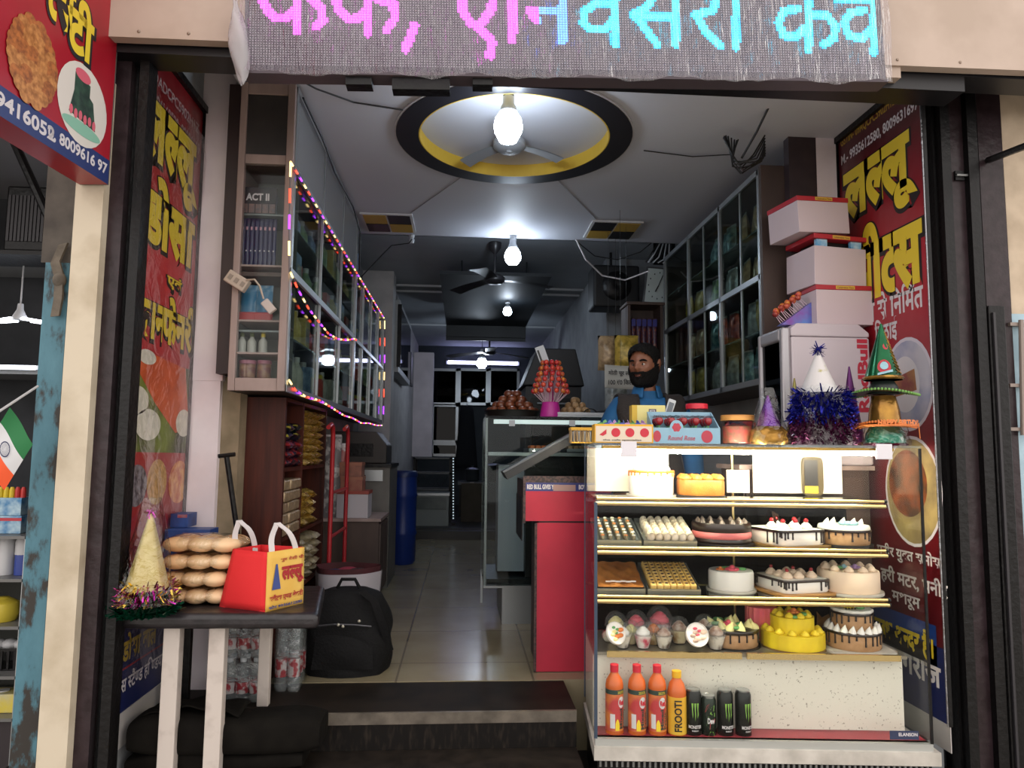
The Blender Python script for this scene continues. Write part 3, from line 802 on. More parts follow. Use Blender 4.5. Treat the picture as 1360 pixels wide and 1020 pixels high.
# long front
fr = MB()
for y, w_ in ((3.07, .03), (3.72, .014), (4.33, .014), (4.90, .028)): fr.box(cX1-.008, cX1+.004, y, y+w_, 1.69, 3.035)
for z, w_ in ((1.69, .03), (2.195, .03), (2.655, .025), (3.01, .025)): fr.box(cX1-.008, cX1+.006, 3.07, 4.92, z, z+w_)
for y, w_ in ((4.93, .03), (5.3, .02), (5.78, .014), (6.25, .02), (6.68, .02)): fr.box(cX1-.008, cX1+.004, y, y+w_, 1.69, 2.68)
for z, w_ in ((1.69, .03), (2.195, .025), (2.655, .025)): fr.box(cX1-.008, cX1+.004, 4.93, 6.7, z, z+w_)
W(fr, 'front_frame', alu)
for (y0, y1) in ((3.1, 3.72), (3.72, 4.33), (4.33, 4.9)):
    W(MB().box(cX1-.006, cX1-.002, y0, y1, 2.68, 3.01), 'upper_panel', pane_f)
for (y0, y1) in ((3.1, 3.76), (3.7, 4.35), (4.3, 4.9), (4.96, 5.3), (5.3, 5.8), (5.76, 6.68)):
    for (z0, z1) in ((1.72, 2.195), (2.225, 2.655)):
        W(MB().box(cX1-.012, cX1-.009, y0, y1, z0, z1), 'sliding_pane', pane)

# contents of the glazed end
p = aY(343, 256, 3.1); zf = aY(345, 352, 3.08).z
t2 = thing('popcorn_sachet_strip', 'black hanging strip of popcorn sachets with white lettering in the cabinet end', 'snack packet', (p.x, 3.12, zf+.235))
MB().box(-.075, .075, -.008, .008, 0, .12).build('card', mat('sachet_black', '#15161c', .35), t2)
e = MB(); Fq = frame((-.075, -.0085, 0), (1, 0, 0), (0, 0, 1)); write(e, 'ACT II', Fq, .02, .06, .12, .093, .0005, .04); e.build('lettering', white_print, t2)
e = MB()
for i in range(5): rect(e, Fq, .005+.029*i, .005, .03+.029*i, .045, .0005)
e.build('picture', mat('sachet_picture', '#5a5558', .4, hex2='#7b5f58', scale=60), t2)
sb_ = mat('navy_sachet', '#151b45', .3); dot_p = mat('dot_pink', '#b98a9a', .4)
w0 = aY(322, 300, 3.12).x; w1 = aY(364, 300, 3.12).x
for i in range(8):
    x = w0+(w1-w0)*i/7
    if i == 0:
        s0 = thing('hanging_sachet', 'narrow navy sachet with pink tip hanging in a row of eight in the cabinet end', 'snack packet', (x, 3.13, zf+.004), group='navy sachets in the cabinet end')
        pillow(.021, .225, .012, 5).build('packet', sb_, s0, smooth=60)
        e = MB(); e.cbox((0, -.006, .17), (.008, .002, .014)); e.build('tip_mark', dot_p, s0)
        e = MB(); e.cbox((0, -.0065, .07), (.005, .002, .005)); e.build('dot_mark', white_print, s0)
    else: copy_tree(s0, (x, 3.13, zf+.004))
zf2 = aY(345, 425, 3.08).z
bs = mat('blue_sachet', '#2f6f94', .3, hex2='#b8c8d0', scale=14, contrast=(.5, .7)); rs = mat('red_sachet_foot', '#a32a2c', .3)
for i, (px, lb) in enumerate(((328, 'blue and red snack sachet standing nearest the wall on the cabinet end shelf'), (349, 'blue and red snack sachet standing nearest the aisle on the cabinet end shelf'))):
    q = aY(px, 425, 3.14)
    s1 = thing('snack_sachet', lb, 'snack packet', (q.x, 3.15, zf2+.001))
    pillow(.075, .165, .04, 8, seed=i).build('packet', bs, s1, smooth=60)
    MB().cbox((0, -.006, .022), (.074, .042, .04)).build('red_foot', rs, s1, bevel=.006)
zf3 = aY(345, 468, 3.08).z
cap_g = mat('cap_green', '#56603a', .4); bot_w = mat('bottle_label_grey', '#9b9c94', .4); yel = mat('yellow_plastic', '#c9b43c', .4)
def small_bottle(x, y, z, lb, body, cap, h=.085, r=.019, cat='bottle', grp=None):
    s = thing('small_bottle', lb, cat, (x, y, z), group=grp)
    lathe_part([(r, 0), (r, h*.6), (r*.45, h*.78), (r*.4, h*.86)], body, 'body', s, 12)
    lathe_part([(r*.5, h*.84), (r*.5, h), (r*.42, h+.002)], cap, 'cap', s, 10)
    return s
for px, lb, bd, cp in ((320, 'small pale bottle with green cap nearest the wall in the cabinet end', bot_w, cap_g), (333, 'small pale bottle with green cap in the middle of the cabinet end shelf', bot_w, cap_g), (348, 'small yellow capped bottle nearest the aisle in the cabinet end', bot_w, yel)):
    small_bottle(aY(px, 468, 3.12).x, 3.13, zf3+.001, lb, bd, cp)
for px, lb in ((316, 'squat pink capped jar nearest the wall at the foot of the cabinet end'), (329, 'squat pink capped jar in the middle at the foot of the cabinet end'), (349, 'squat pink capped jar nearest the aisle at the foot of the cabinet end')):
    s = thing('squat_jar', lb, 'jar', (max(aY(px, 490, 3.12).x, -.935), 3.14, 1.746))
    lathe_part([(.027, 0), (.03, .008), (.03, .06), (.026, .068)], mat('jar_maroon', '#5b2a34', .3, hex2='#8a6a50', scale=40) if 'jm' not in M else M['jm'], 'body', s)
    M.setdefault('jm', bpy.data.materials['jar_maroon'])
    lathe_part([(.031, .066), (.031, .08), (.028, .082)], M.setdefault('jp', mat('jar_lid_pink', '#94596a', .4)), 'lid', s)

# goods behind the long front: one of each kind, then copies
rnd = random.Random(11)
goods = []
def proto_box(name, lb, w, d, h, m, grp):
    s = thing(name, lb, 'carton', (0, 0, 0), group=grp); MB().box(-w/2, w/2, -d/2, d/2, 0, h).build('carton_body', m, s, bevel=.002)
    MB().box(w/2, w/2+.001, -d/2+.01, d/2-.01, h*.3, h*.7).build('carton_label', M.setdefault('lblw', mat('label_pale', '#9a9488', .5)), s); return s
mats_g = [mat('goods_%d' % i, c, .4, hex2=c2, scale=30) for i, (c, c2) in enumerate((('#a8342f', '#c95a48'), ('#4a6f58', '#9aab78'), ('#b09a4a', '#d8c47a'), ('#4a6288', '#8aa0bf'), ('#a39d92', '#c8c2b6')))]
spots = []
for (y0, y1) in ((3.36, 4.85), (5.0, 6.6)):
    for z in (1.7155, 1.9535, 2.2065, 2.4635): spots += [(y0+(y1-y0)*(i+.5)/9, z) for i in range(9)]
kindl = [('goods_carton', 'small printed carton behind the sliding glass of the long wall cabinet', 0), ('goods_bottle', 'capped bottle behind the sliding glass of the long wall cabinet', 1), ('goods_jug', 'yellow lidded plastic container behind the sliding glass of the long wall cabinet', 2)]
pr = {}
for i, (y, z) in enumerate(spots):
    k = rnd.choice((0, 0, 1, 1, 1, 2)); mi = rnd.randrange(5); key = (k, mi)
    loc = (rnd.uniform(-.87, -.82), y+rnd.uniform(-.03, .03), z)
    if key in pr: copy_tree(pr[key], loc); continue
    if k == 0: o = proto_box('goods_carton', kindl[0][1], .08, .1, .17, mats_g[mi], 'cartons in the long wall cabinet')
    else:
        o = thing(kindl[k][0], kindl[k][1], 'bottle' if k == 1 else 'jar', group='bottles and containers in the long wall cabinet' if k == 1 else 'yellow containers in the long wall cabinet')
        lathe_part([(.034, 0), (.036, .02), (.035, .11), (.014, .155), (.013, .165)] if k == 1 else [(.045, 0), (.05, .01), (.05, .12), (.04, .13)], mats_g[mi], 'body', o, 12)
        lathe_part([(.016, .16), (.016, .185)] if k == 1 else [(.045, .128), (.045, .15), (.04, .153)], yel if k == 2 else white_print, 'cap', o, 12)
    pr[key] = o; o.location = loc
# tall stacked things on top of the far section
s = thing('shelf_packet', 'dark blue printed packet lying on the far end of the glass wall cabinet', 'packet', (-.86, 5.2, 2.68))
pillow(.16, .2, .1, 8, seed=4).build('packet', mats_g[3], s, smooth=60)

# LED strings: clear tape with coloured segments
ledm = [mat('led_%s' % n, '#101010', .4, emit=e_, ecol=c) for n, c, e_ in (('yellow', '#ffd98a', 3.2), ('red', '#ff4a32', 3.0), ('purple', '#a83cff', 3.4))]
tape = mat('led_tape', '#6c6468', .4)
def led_string(name, lb, path, seg=.04, gap=.045, dual=False, start=0):
    t = thing(name, lb, 'LED string', path[0])
    pts = [Vector(p) for p in path]
    MB().tube(pts, .0035, 6).build('tape', tape, t, world=True)
    acc = [0]
    for a, b in zip(pts[:-1], pts[1:]): acc.append(acc[-1]+(b-a).length)
    def at(s):
        for i in range(len(pts)-1):
            if s <= acc[i+1]: return pts[i].lerp(pts[i+1], (s-acc[i])/max(acc[i+1]-acc[i], 1e-9))
        return pts[-1]
    s, k = start, 0; em = [MB(), MB(), MB()]
    while s+seg < acc[-1]:
        em[k % 3].tube([at(s), at(s+seg/2), at(s+seg)], .0048, 6); s += seg+gap; k += 1
    for i, (mb, nm) in enumerate(zip(em, ('yellow_light', 'red_light', 'purple_light'))): mb.build(nm, ledm[i], t, world=True, kind='stuff')
fx = cX1+.012
def q(px, py): v = aX(px, py, fx); return (fx, v.y, v.z)
led_string('led_string', 'LED string running straight along the upper rail of the glass wall cabinet', [q(386, 215), q(430, 290), q(470, 356), q(511, 424)])
led_string('led_string', 'LED string hanging straight down the far corner of the glass wall cabinet', [q(511, 426), q(511, 470), q(510, 520), q(509, 562)], seg=.075, gap=.085)
led_string('led_string', 'sagging LED string swagged across the middle of the glass wall cabinet', [q(386, 362), q(396, 385), q(410, 410), q(424, 428), q(436, 443), q(448, 450), q(460, 452), q(470, 450), q(474, 452)])
led_string('led_string', 'LED string drooping along the bottom edge of the glass wall cabinet', [q(384, 505), q(392, 518), q(406, 527), q(425, 532), q(440, 541), q(457, 552), q(468, 555), q(480, 562), q(490, 562), q(500, 565), q(508, 565)], seg=.045)
led_string('led_string', 'dim vertical LED string down the near corner of the glass wall cabinet', [q(386, 216), q(385, 262), q(384, 310), q(384, 362)], seg=.06, gap=.05)
t = thing('tube_light', 'thin white tube light behind the far panes of the glass wall cabinet', 'lamp', (cX0+.05, 5.3, 2.12))
MB().tube([(0, 0, 0), (0, 1.2, 0)], .009, 8).build('tube', mat('tube_glow', '#ffffff', .4, emit=5, ecol='#e8f0ff'), t)
MB().box(-.012, .012, -.02, 1.22, .009, .02).build('holder', white_print, t)

# extension board and adaptor on the cabinet end
pb = aY(316, 374, 3.04)
t = thing('extension_board', 'beige switch board screwed askew beside the snack cabinet end', 'socket', pb, rot=(0, .55, 0))
MB().box(-.05, .045, -.02, .02, -.028, .028).build('box', mat('switch_beige', '#b5a596', .45), t, bevel=.005)
e = MB()
for i in range(3): e.cbox((-.03+.03*i, -.021, 0), (.016, .004, .022))
e.build('socket', mat('socket_ivory', '#8d8074', .5), t)
p1, p2_ = aY(327, 372, 3.02), aY(348, 393, 3.02)
t = thing('power_adaptor', 'white power adaptor hanging by its cable on the snack cabinet end', 'adaptor', aY(357, 407, 3.03), rot=(0, .85, 0))
MB().box(-.03, .03, -.012, .012, -.018, .018).build('body', mat('adaptor_white', '#b9aca6', .4), t, bevel=.004)
MB().tube([p1, aY(338, 371, 3.0), aY(345, 380, 3.01), aY(350, 397, 3.03)], .004, 6).build('cable', M['switch_beige'] if 'switch_beige' in M else white_print, t, world=True)
# loose black wires along the ceiling edge
def wire(name, lb, pts, r=.004, m=None, cat='wire'):
    o = MB().tube(pts, r, 6).build(name, m or mm('wire_black', '#0e0d0f', .5)); tag(o, lb, cat); return o
wire('ceiling_wire', 'black wire running across the ceiling from the cabinet corner to the dark ceiling ring', [aZ(383, 98, CE-.02), aZ(420, 118, CE-.03), aZ(470, 136, CE-.025), aZ(535, 146, CE-.02)], .004)
wire('corner_wire', 'black wire sagging along the cabinet top towards the back', [(cX1+.02, 3.1, 3.0), (cX1+.03, 3.5, 2.99), (cX1+.02, 3.9, 2.98), (cX1+.03, 4.5, 2.99), (cX1+.02, 4.9, 2.95), (cX1+.01, 5.0, 2.7)], .005)
wire('looping_wire', 'white cable looping from the ceiling to the wall loudspeaker', [aY(765, 318, 5.25), aY(778, 345, 5.3), aY(800, 366, 5.4), aY(830, 372, 5.4), aY(862, 360, 5.2)], .006, white_print)
wire('hanging_wire', 'thin black wire hung from the ceiling edge to the wall cabinet top', [aY(547, 318, 5.25), aY(543, 323, 5.22), aY(520, 326, 5.2), aY(508, 338, 5.2), (-.78, 5.2, 2.68)], .004)

# ================================================================== DARK WOODEN SNACK SHELVES
t = thing('snack_shelf_unit', 'dark red-brown wooden shelf unit filled with gold snack packets under the wall cabinet', 'shelf unit', (-.9, 3.7, FZ))
rx0, rx1 = -.99, -.80
for y in (3.305, 3.67, 4.27): W(MB().box(rx0, rx1, y, y+.02, FZ, 1.68), 'side_panel', wood) if y != 3.305 else W(MB().box(rx0, rx1, 3.3, 3.325, FZ, 1.68), 'side_panel', wood)
for z in (FZ+.04, .75, 1.03, 1.345, 1.665): W(MB().box(rx0+.01, rx1-.002, 3.325, 4.27, z, z+.018), 'shelf', wood)
W(MB().box(rx0, rx0+.01, 3.325, 4.27, FZ, 1.68), 'back_panel', mat('rack_back', '#2a1613', .6))
gold_foil = mat('gold_foil', '#9a7a34', .25, .55, hex2='#c7a95c', scale=45, bump=.7, contrast=(.4, .6))
tan_foil = mat('clear_tan_foil', '#8a745a', .3, .3, hex2='#b09a7c', scale=40, bump=.6)
pale_foil = mat('pale_foil', '#8e8268', .28, .4, hex2='#b7ab8d', scale=45, bump=.7)
dark_foil = mat('mixed_dark_foil', '#161c33', .25, .3, hex2='#8c2a2a', scale=28, bump=.5, contrast=(.45, .6))
dark_foil2 = mat('mixed_yellow_foil', '#1b2030', .25, .3, hex2='#b0a03c', scale=30, bump=.5, contrast=(.55, .65))
def stack_packets(name, lb, grp, m, ys, z0, nlay, dz, x=-.80, w=.11, boxy=False):
    """horizontal pillow packets piled up, crimped ends towards the aisle"""
    pr = None
    for y in ys:
        for k in range(nlay):
            loc = (x-.055+rnd.uniform(-.006, .006), y+rnd.uniform(-.006, .006), z0+k*dz)
            rot = (0, 0, PI/2) if boxy else (rnd.uniform(-.12, .12), PI/2+rnd.uniform(-.1, .1)-PI/2+rnd.uniform(-.1, .1), PI/2+rnd.uniform(-.1, .1))
            if pr is None:
                pr = thing(name, lb, 'snack packet', loc, rot=rot, group=grp)
                mb = MB(); P = pillow(w, .13, dz*1.25, 8, seed=len(name)); mb.add([(v.x, v.z-.065, v.y+dz*.5) for v in P.v], P.f)
                if boxy: mb = MB().cbox((0, 0, dz*.48), (w, .108, dz*.92))
                mb.build('packet', m, pr, smooth=60, bevel=.008 if boxy else 0)
                for sx in (-1, 1): MB().cbox((sx*(w/2+.004), 0, dz*.5), (.014, .085, .003)).build('crimped_end', m, pr)
            else: copy_tree(pr, loc, rot=rot)
stack_packets('gold_snack_packet', 'gold foil snack packet in the tall pile on the upper far shelf', 'gold snack packets on the upper far shelf', gold_foil, (3.78, 3.9, 4.02, 4.15), 1.364, 8, .036)
stack_packets('dark_snack_packet', 'dark multicoloured snack packet heaped on the upper near shelf', 'dark snack packets on the upper near shelf', dark_foil, (3.4, 3.5, 3.6), 1.364, 3, .042)
stack_packets('striped_snack_packet', 'navy and yellow snack packet thrown atop the upper near shelf', 'navy and yellow snack packets', dark_foil2, (3.42, 3.58), 1.49, 2, .04)
stack_packets('tan_biscuit_packet', 'clear tan biscuit packet in the neat block on the middle near shelf', 'tan biscuit packets on the middle near shelf', tan_foil, (3.39, 3.51, 3.62), 1.049, 5, .052, w=.12, boxy=True)
stack_packets('small_gold_packet', 'small golden brown packet piled on the middle far shelf', 'golden brown packets on the middle far shelf', gold_foil, (3.8, 4.0), 1.049, 4, .045)
stack_packets('pale_snack_packet', 'pale cream snack packet piled on the low far shelf', 'pale packets on the low far shelf', pale_foil, (3.78, 3.95, 4.12), .769, 5, .045)
stack_packets('dark_snack_packet', 'dark snack packet lying on the low near shelf', 'dark snack packets on the low near shelf', dark_foil, (3.42, 3.56), .769, 3, .04)

# black scraper pole leaning on the cement wall
a, b_ = aY(301, 607, 3.1), aY(319, 735, 3.12)
t = thing('scraper_pole', 'black steel pole with flat T top leaning by the dark wooden shelf unit', 'pole', (b_.x+.03, 3.13, .446))
d_ = (b_-a)
MB().tube([a, a+d_*1.0, a+d_*1.0+(d_*.0)+Vector((.05, 0, -(a+d_).z+.448))], .011, 10).build('shaft', black_steel, t, world=True)
c_ = MB(); c_.tube([a+Vector((-.034, 0, .003)), a+Vector((.034, 0, .012))], .009, 8).build('crossbar', black_steel, t, world=True)

# red hand truck
t = thing('hand_truck', 'red steel hand truck standing among the cartons behind the snack shelves', 'trolley', (-.74, 4.3, FZ))
red_st = mat('red_enamel', '#a3222b', .35)
tl, tr_ = aX(438, 745, -.74), aX(459, 745, -.74)
def U(y0, zt, lean): return [(-.74, y0, FZ+.1), (-.74, y0+lean*.4, 1.0), (-.74, y0+lean, zt-.06), (-.74, y0+lean-.02, zt-.012), (-.74, y0+lean-.06, zt), (-.74, y0+lean-.15, zt-.02)]
yl = aX(440, 650, -.74).y; yr = aX(460, 650, -.74).y
MB().tube(U(yl, aX(438, 563, -.74).z, .0), .013, 10).build('upright', red_st, t, world=True, smooth=50)
MB().tube(U(yr, aX(458, 566, -.74).z, .0), .013, 10).build('upright', red_st, t, world=True, smooth=50)
for z in (.62, .95, 1.2): MB().tube([(-.74, yl, z), (-.74, yr, z)], .010, 8).build('crossbar', red_st, t, world=True)
MB().box(-.74, -.68, yl-.05, yr+.05, FZ+.004, FZ+.015).build('toe_plate', red_st, t, world=True)
for y in (yl, yr):
    MB().lathe([(.0, -.02), (.06, -.02), (.075, -.012), (.075, .012), (.06, .02), (0, .02)], 18, TR((-.765, y+.03, FZ+.077), 0, 0, PI/2, .9)).build('wheel', black_steel, t, world=True, smooth=40)

# brown cupboard, cartons on it
t = thing('low_cupboard', 'low brown wooden cupboard carrying the white carton and red boxes', 'cupboard', (-.77, 4.95, FZ))
kx = aY(500, 720, 4.7).x
W(MB().box(-.985, kx, 4.81, 5.29, FZ+.04, .98), 'body', wood_brown); W(MB().box(-.985, kx+.015, 4.79, 5.31, .98, 1.0), 'top', wood_pale)
W(MB().box(-.985, kx-.02, 4.83, 5.27, FZ, FZ+.04), 'plinth', M['print_black'] if 'print_black' in M else blk)
for (y0, y1) in ((4.83, 5.04), (5.05, 5.27)): W(MB().box(kx, kx+.012, y0, y1, FZ+.07, .96), 'door', wood_brown)
x0, x1 = aY(446, 668, 4.8).x, aY(488, 668, 4.8).x
t = thing('white_carton', 'white cake carton with red lid standing on the low brown cupboard', 'carton', ((x0+x1)/2, 4.93, 1.0))
MB().box(-(x1-x0)/2, (x1-x0)/2, -.1, .1, 0, .155).build('body', mat('carton_white', '#b3aeb4', .6), t, bevel=.002)
MB().box(-(x1-x0)/2-.003, (x1-x0)/2+.003, -.103, .103, .155, .175).build('lid', mat('carton_red', '#8d3a30', .5), t)
for i, (px0, px1, y0, y1, lb, hx) in enumerate(((450, 480, 633, 652, 'red printed flat box under the topmost brown one on the white carton', '#7d3b33'), (449, 479, 615, 633, 'brown flat box topmost on the white carton', '#6d4238'))):
    a, b_ = aY(px0, y1, 4.8), aY(px1, y0, 4.8)
    t = thing('flat_box', lb, 'box', ((a.x+b_.x)/2, 4.93, 1.175+.095*i))
    h = .094; w = (b_.x-a.x)/2
    MB().box(-w, w, -.08, .08, 0, h-.02).build('body', mat('flat_box_%d' % i, hx, .5, hex2='#8d5a48', scale=20), t); MB().box(-w-.002, w+.002, -.082, .082, h-.022, h).build('lid', mat('flat_box_lid_%d' % i, '#8f5a45', .5), t)
for i, (px, py, Y, hx, lb) in enumerate(((443, 588, 4.6, '#6e6a6c', 'white and blue packet tucked behind the red hand truck'), (445, 600, 4.55, '#8a3030', 'red and white packet behind the red hand truck'), (447, 640, 4.5, '#b06a3a', 'orange and red packet lying behind the red hand truck'))):
    q_ = aY(px, py, Y)
    zt = 1.0 if i else 1.0
    t = thing('snack_packet', lb, 'snack packet', (q_.x-.05, 4.86+.1*i, 1.0))
    pillow(.12, q_.z-1.0+.05, .06, 8, seed=i).build('packet', mat('tucked_packet_%d' % i, hx, .35, hex2='#b9b4b0', scale=18, contrast=(.5, .6)), t, smooth=60)
    MB().cbox((0, 0, q_.z-1.0+.05), (.11, .004, .014)).build('crimped_top', white_print, t)
# grey steel cabinet, dark hood, blue drum
x1 = aY(516, 700, 5.35).x
t = thing('steel_cabinet', 'grey steel cabinet with a dark top behind the low brown cupboard', 'cabinet', (-.78, 5.6, FZ))
W(MB().box(-.985, x1, 5.35, 5.95, FZ, 1.32), 'body', mat('grey_steel', '#6a6763', .5, hex2='#57544f', scale=6)); W(MB().box(-.985, x1+.01, 5.33, 5.97, 1.32, 1.345), 'top', black_steel)
W(MB().box(-.9, x1-.05, 5.33, 5.349, 1.22, 1.30), 'drawer_front', alu); W(MB().box(-.80, -.70, 5.32, 5.331, 1.25, 1.265), 'handle', black_steel)
t = thing('covered_machine', 'dark brown covered kitchen machine on the grey steel cabinet', 'appliance', (-.77, 5.7, 1.345))
MB().prism([(-.2, 0), (.2, 0), (.2, .14), (.12, .24), (-.2, .24)], .4, frame((0, .2, 0), (1, 0, 0), (0, 0, 1))).build('body', mat('machine_brown', '#332c28', .5, hex2='#26211e', scale=8), t, bevel=.008)
MB().box(-.15, .1, -.202, -.2, .05, .15).build('front_panel', black_steel, t)
t = thing('plastic_drum', 'tall blue plastic drum beyond the grey steel cabinet', 'drum', (aY(535, 680, 6.5).x, 6.5, FZ))
lathe_part([(.10, 0), (.12, .03), (.12, .25), (.128, .27), (.12, .29), (.12, .58), (.128, .6), (.12, .62), (.118, .76)], mat('drum_blue', '#13307a', .4), 'barrel', t, 24)
lathe_part([(.126, .76), (.126, .80), (.11, .815), (0, .815)], mat('drum_lid', '#0f2660', .4), 'lid', t, 24)

# sack with pale rim, and black backpack
t = thing('cloth_sack', 'wide cloth sack with maroon band and pale rim full of folded things', 'sack', (-.615, 4.02, FZ))
def sackfn(u, v):
    a = 2*PI*u; v *= 1.12; r = .165*(1+.06*math.sin(3*a+1)+.04*math.sin(5*a))*(.9+.12*v)
    return (r*math.cos(a)*1.0, r*math.sin(a)*.75, .33*v)
MB().grid(sackfn, 30, 8).build('bag', mat('sack_maroon', '#4a1c24', .8, hex2='#381318', scale=12), t, smooth=80)
MB().grid(lambda u, v: tuple(Vector(sackfn(u, .62+.36*v))*1.0+Vector((math.cos(2*PI*u)*.006, math.sin(2*PI*u)*.006, -.02))), 30, 3).build('rim', mat('sack_rim', '#a9a5ad', .7), t, smooth=80)
for i, (x, y, hx) in enumerate(((-.06, -.03, '#1b2c5c'), (.06, .0, '#2a1d24'), (.0, .05, '#8f2f44'))):
    MB().ball((x, y, .31), .085, 12, 8, (1, .8, .55)).build('folded_cloth', mat('sack_cloth_%d' % i, hx, .9, bump=.8, scale=20), t, smooth=80)
t = thing('backpack', 'bulging black backpack slumped on the threshold by the aisle', 'bag', (aZ(457, 895, .45).x, 3.42, .447))
def bp(u, v):
    a = 2*PI*u; c, s_ = math.cos(a), math.sin(a)
    ex = .75
    z = .365*v
    w = .205*(1-.32*max(0, v-.45)**1.3*1.6)*(.9+.1*math.sin(PI*v)); d = .13*(1-.3*v**2)
    k = 1+.03*math.sin(7*a+9*v)+.03*math.sin(11*v+3*a)
    top = 1 if v < .95 else .6
    return (w*k*top*math.copysign(abs(c)**ex, c), d*k*top*math.copysign(abs(s_)**ex, s_), z)
bpm = mat('backpack_black', '#0a0a0c', .8, spec=.25, bump=.35, scale=90)
mb = MB().grid(bp, 40, 16); mb.poly([bp(i/40, 1) for i in range(40)]); mb.poly([bp(i/40, 0) for i in range(40)])
mb.build('bag_body', bpm, t, smooth=70)
MB().grid(lambda u, v: ((u-.5)*.27*(1-.1*v), -.135-.03*math.sin(PI*u)*math.sin(PI*v)+.035*v, .04+.17*v), 12, 8).build('front_pocket', bpm, t, smooth=70)
MB().tube([(-.11, -.125, .225), (-.04, -.14, .235), (.05, -.14, .232), (.12, -.12, .22)], .004, 6).build('zip', mat('zip_grey', '#4b4b50', .4, .5), t)
MB().ribbon([(.07, -.1, .37), (.13, -.12, .33), (.17, -.11, .22), (.20, -.06, .1)], (.03, 0, .01), .006).build('strap', bpm, t, smooth=60)
MB().tube([(-.05, -.02, .37), (-.03, -.03, .41), (.03, -.03, .41), (.05, -.02, .37)], .008, 8).build('grab_handle', bpm, t, smooth=60)
for i, (x, z) in enumerate(((-.02, .235), (.0, .228), (.07, .25))): MB().ball((x, -.148, z), .007, 8, 6).build('charm', mat('charm_pale', '#b5b0a0', .3, .5) if i == 0 else bpy.data.materials['charm_pale'], t)
# ================================================================== TABLE BY THE LEFT CHEEK
TT = .88
t = thing('steel_leg_table', 'narrow black topped table with pale steel legs carrying bread and a red bag', 'table', (-.83, 2.76, 0))
fl, frt, bk = aZ(152, 815, TT), aZ(424, 815, TT), aZ(432, 777, TT)
poly_ = [(-1.165, fl.y), (frt.x, frt.y), (bk.x, min(bk.y, 3.15)), (-1.165, min(bk.y, 3.15))]
mb = MB().prism(poly_, -.055, Matrix.Translation((0, 0, TT)))
mb.build('table_top', mat('black_rexine', '#19171a', .35, hex2='#272225', scale=25, bump=.3), t, world=True, bevel=.02, seg=4, smooth=50)
leg_m = mat('pale_steel_leg', '#c2b8b0', .45, hex2='#9d9189', scale=12, contrast=(.5, .8))
for (px, py, Y, z0, w) in ((228, 900, fl.y+.07, 0, .028), (288, 900, fl.y+.07, 0, .028), (352, 880, 2.97, .447, .022), (247, 880, 2.97, .447, .018)):
    p = aY(px, py, Y)
    MB().box(p.x-w, p.x+w, Y-w*.8, Y+w*.8, z0, TT-.056).build('leg', leg_m if px != 247 else black_steel, t, world=True, bevel=.003)
# bread: four bags of pav
crust = mat('bread_crust', '#d39a62', .45, hex2='#e8c79e', scale=7, contrast=(.35, .7))
crumb = mat('bread_side', '#d8b083', .7)
bb = aZ(268, 812, TT); bz = TT+.001
dzb = .062
for k, lb in enumerate(('bottom bag of soft bread rolls in the stack of four on the table', 'bag of bread rolls second from the bottom of the stack on the table', 'bag of bread rolls second from the top of the stack on the table', 'topmost bag of golden bread rolls in the stack on the table')):
    dx = (-.005, -.012, .0, .008)[k]
    t = thing('bread_bag', lb, 'bread', (bb.x+dx-.055, bb.y+.16, bz+dzb*k), rotz=(.05, -.06, .04, -.05)[k])
    w = (.115, .125, .13, .14)[k]
    for i in range(3):
        for j in range(2):
            mb = MB().ball(((i-1)*w*.62, (j-.5)*.088, .029), 1, 16, 10, (w*.40, .052, .0275))
            mb.build('bread_roll', crust, t, smooth=80)
    def bagf(u, v):
        a = 2*PI*v
        x = (u-.5)*(w*2.3)
        e = (1-abs(2*u-1)**4)
        r = .0325*(e*.93+.07)
        return (x, math.cos(a)*(.098*(e*.8+.2)), .032+r*math.sin(a)*(1+.06*math.sin(18*u+3*a)))
    MB().grid(bagf, 20, 18).build('clear_bag', clear_film, t, smooth=80)
# red and yellow carrier bag
A, B, C = aZ(291, 806, TT), aZ(352, 813, TT), aZ(402, 801, TT)
A.y = min(A.y, 2.75)
up = Vector((0, 0, 1))
h = .205
t = thing('carrier_bag', 'red cloth carrier bag with yellow printed front and white handles on the table', 'bag', (B.x, B.y, TT+.001))
D = A+(C-B)
def lift(p, c, k=.12): q_ = p+(c-p)*k; return Vector((q_.x, q_.y, TT+h))
cen = (A+C)/2
At, Bt, Ct, Dt = lift(A, cen, .26), lift(B, cen, .04), lift(C, cen, .02), lift(D, cen, .2)
red_b = mat('bag_red', '#d31f24', .75, bump=.15, scale=300)
def face(name, q0, q1, q2, q3, m, bulge=.012):
    n = (q1-q0).cross(q3-q0).normalized()
    def fn(u, v): return (q0*(1-u)+q1*u)*(1-v)+(q3*(1-u)+q2*u)*v+n*bulge*math.sin(PI*u)*math.sin(PI*v)
    mb = MB().grid(fn, 8, 8); o = mb.build(name, m, t, world=True, smooth=60)
    s_ = o.modifiers.new('thick', 'SOLIDIFY'); s_.thickness = .003
    return o
face('side_gusset', A, B, Bt, At, red_b); face('front_panel', B, C, Ct, Bt, mat('bag_yellow', '#d8a640', .7, hex2='#e2bc62', scale=5), .004)
face('back_panel', D, A, At, Dt, red_b); face('side_gusset', C, D, Dt, Ct, red_b); face('base', A, B, C, D, red_b, .0)
Fb = frame(B-Vector((0, 0, 0)), (C-B), ((Bt-B)+(Ct-C))/2); bw = (C-B).length
Fb = XF[t.name].inverted() @ Fb
e = MB(); write(e, 'लल~लू', Fb, bw*.36, h*.40, bw*.97, h*.72, .009, .05); write(e, 'शुद्ध देसी घी'.replace('द्ध', 'द'), Fb, bw*.32, h*.80, bw*.95, h*.88, .008, .02); write(e, 'स~वीट~स एण~ड बेकरी', Fb, bw*.06, h*.14, bw*.95, h*.27, .009, .03)
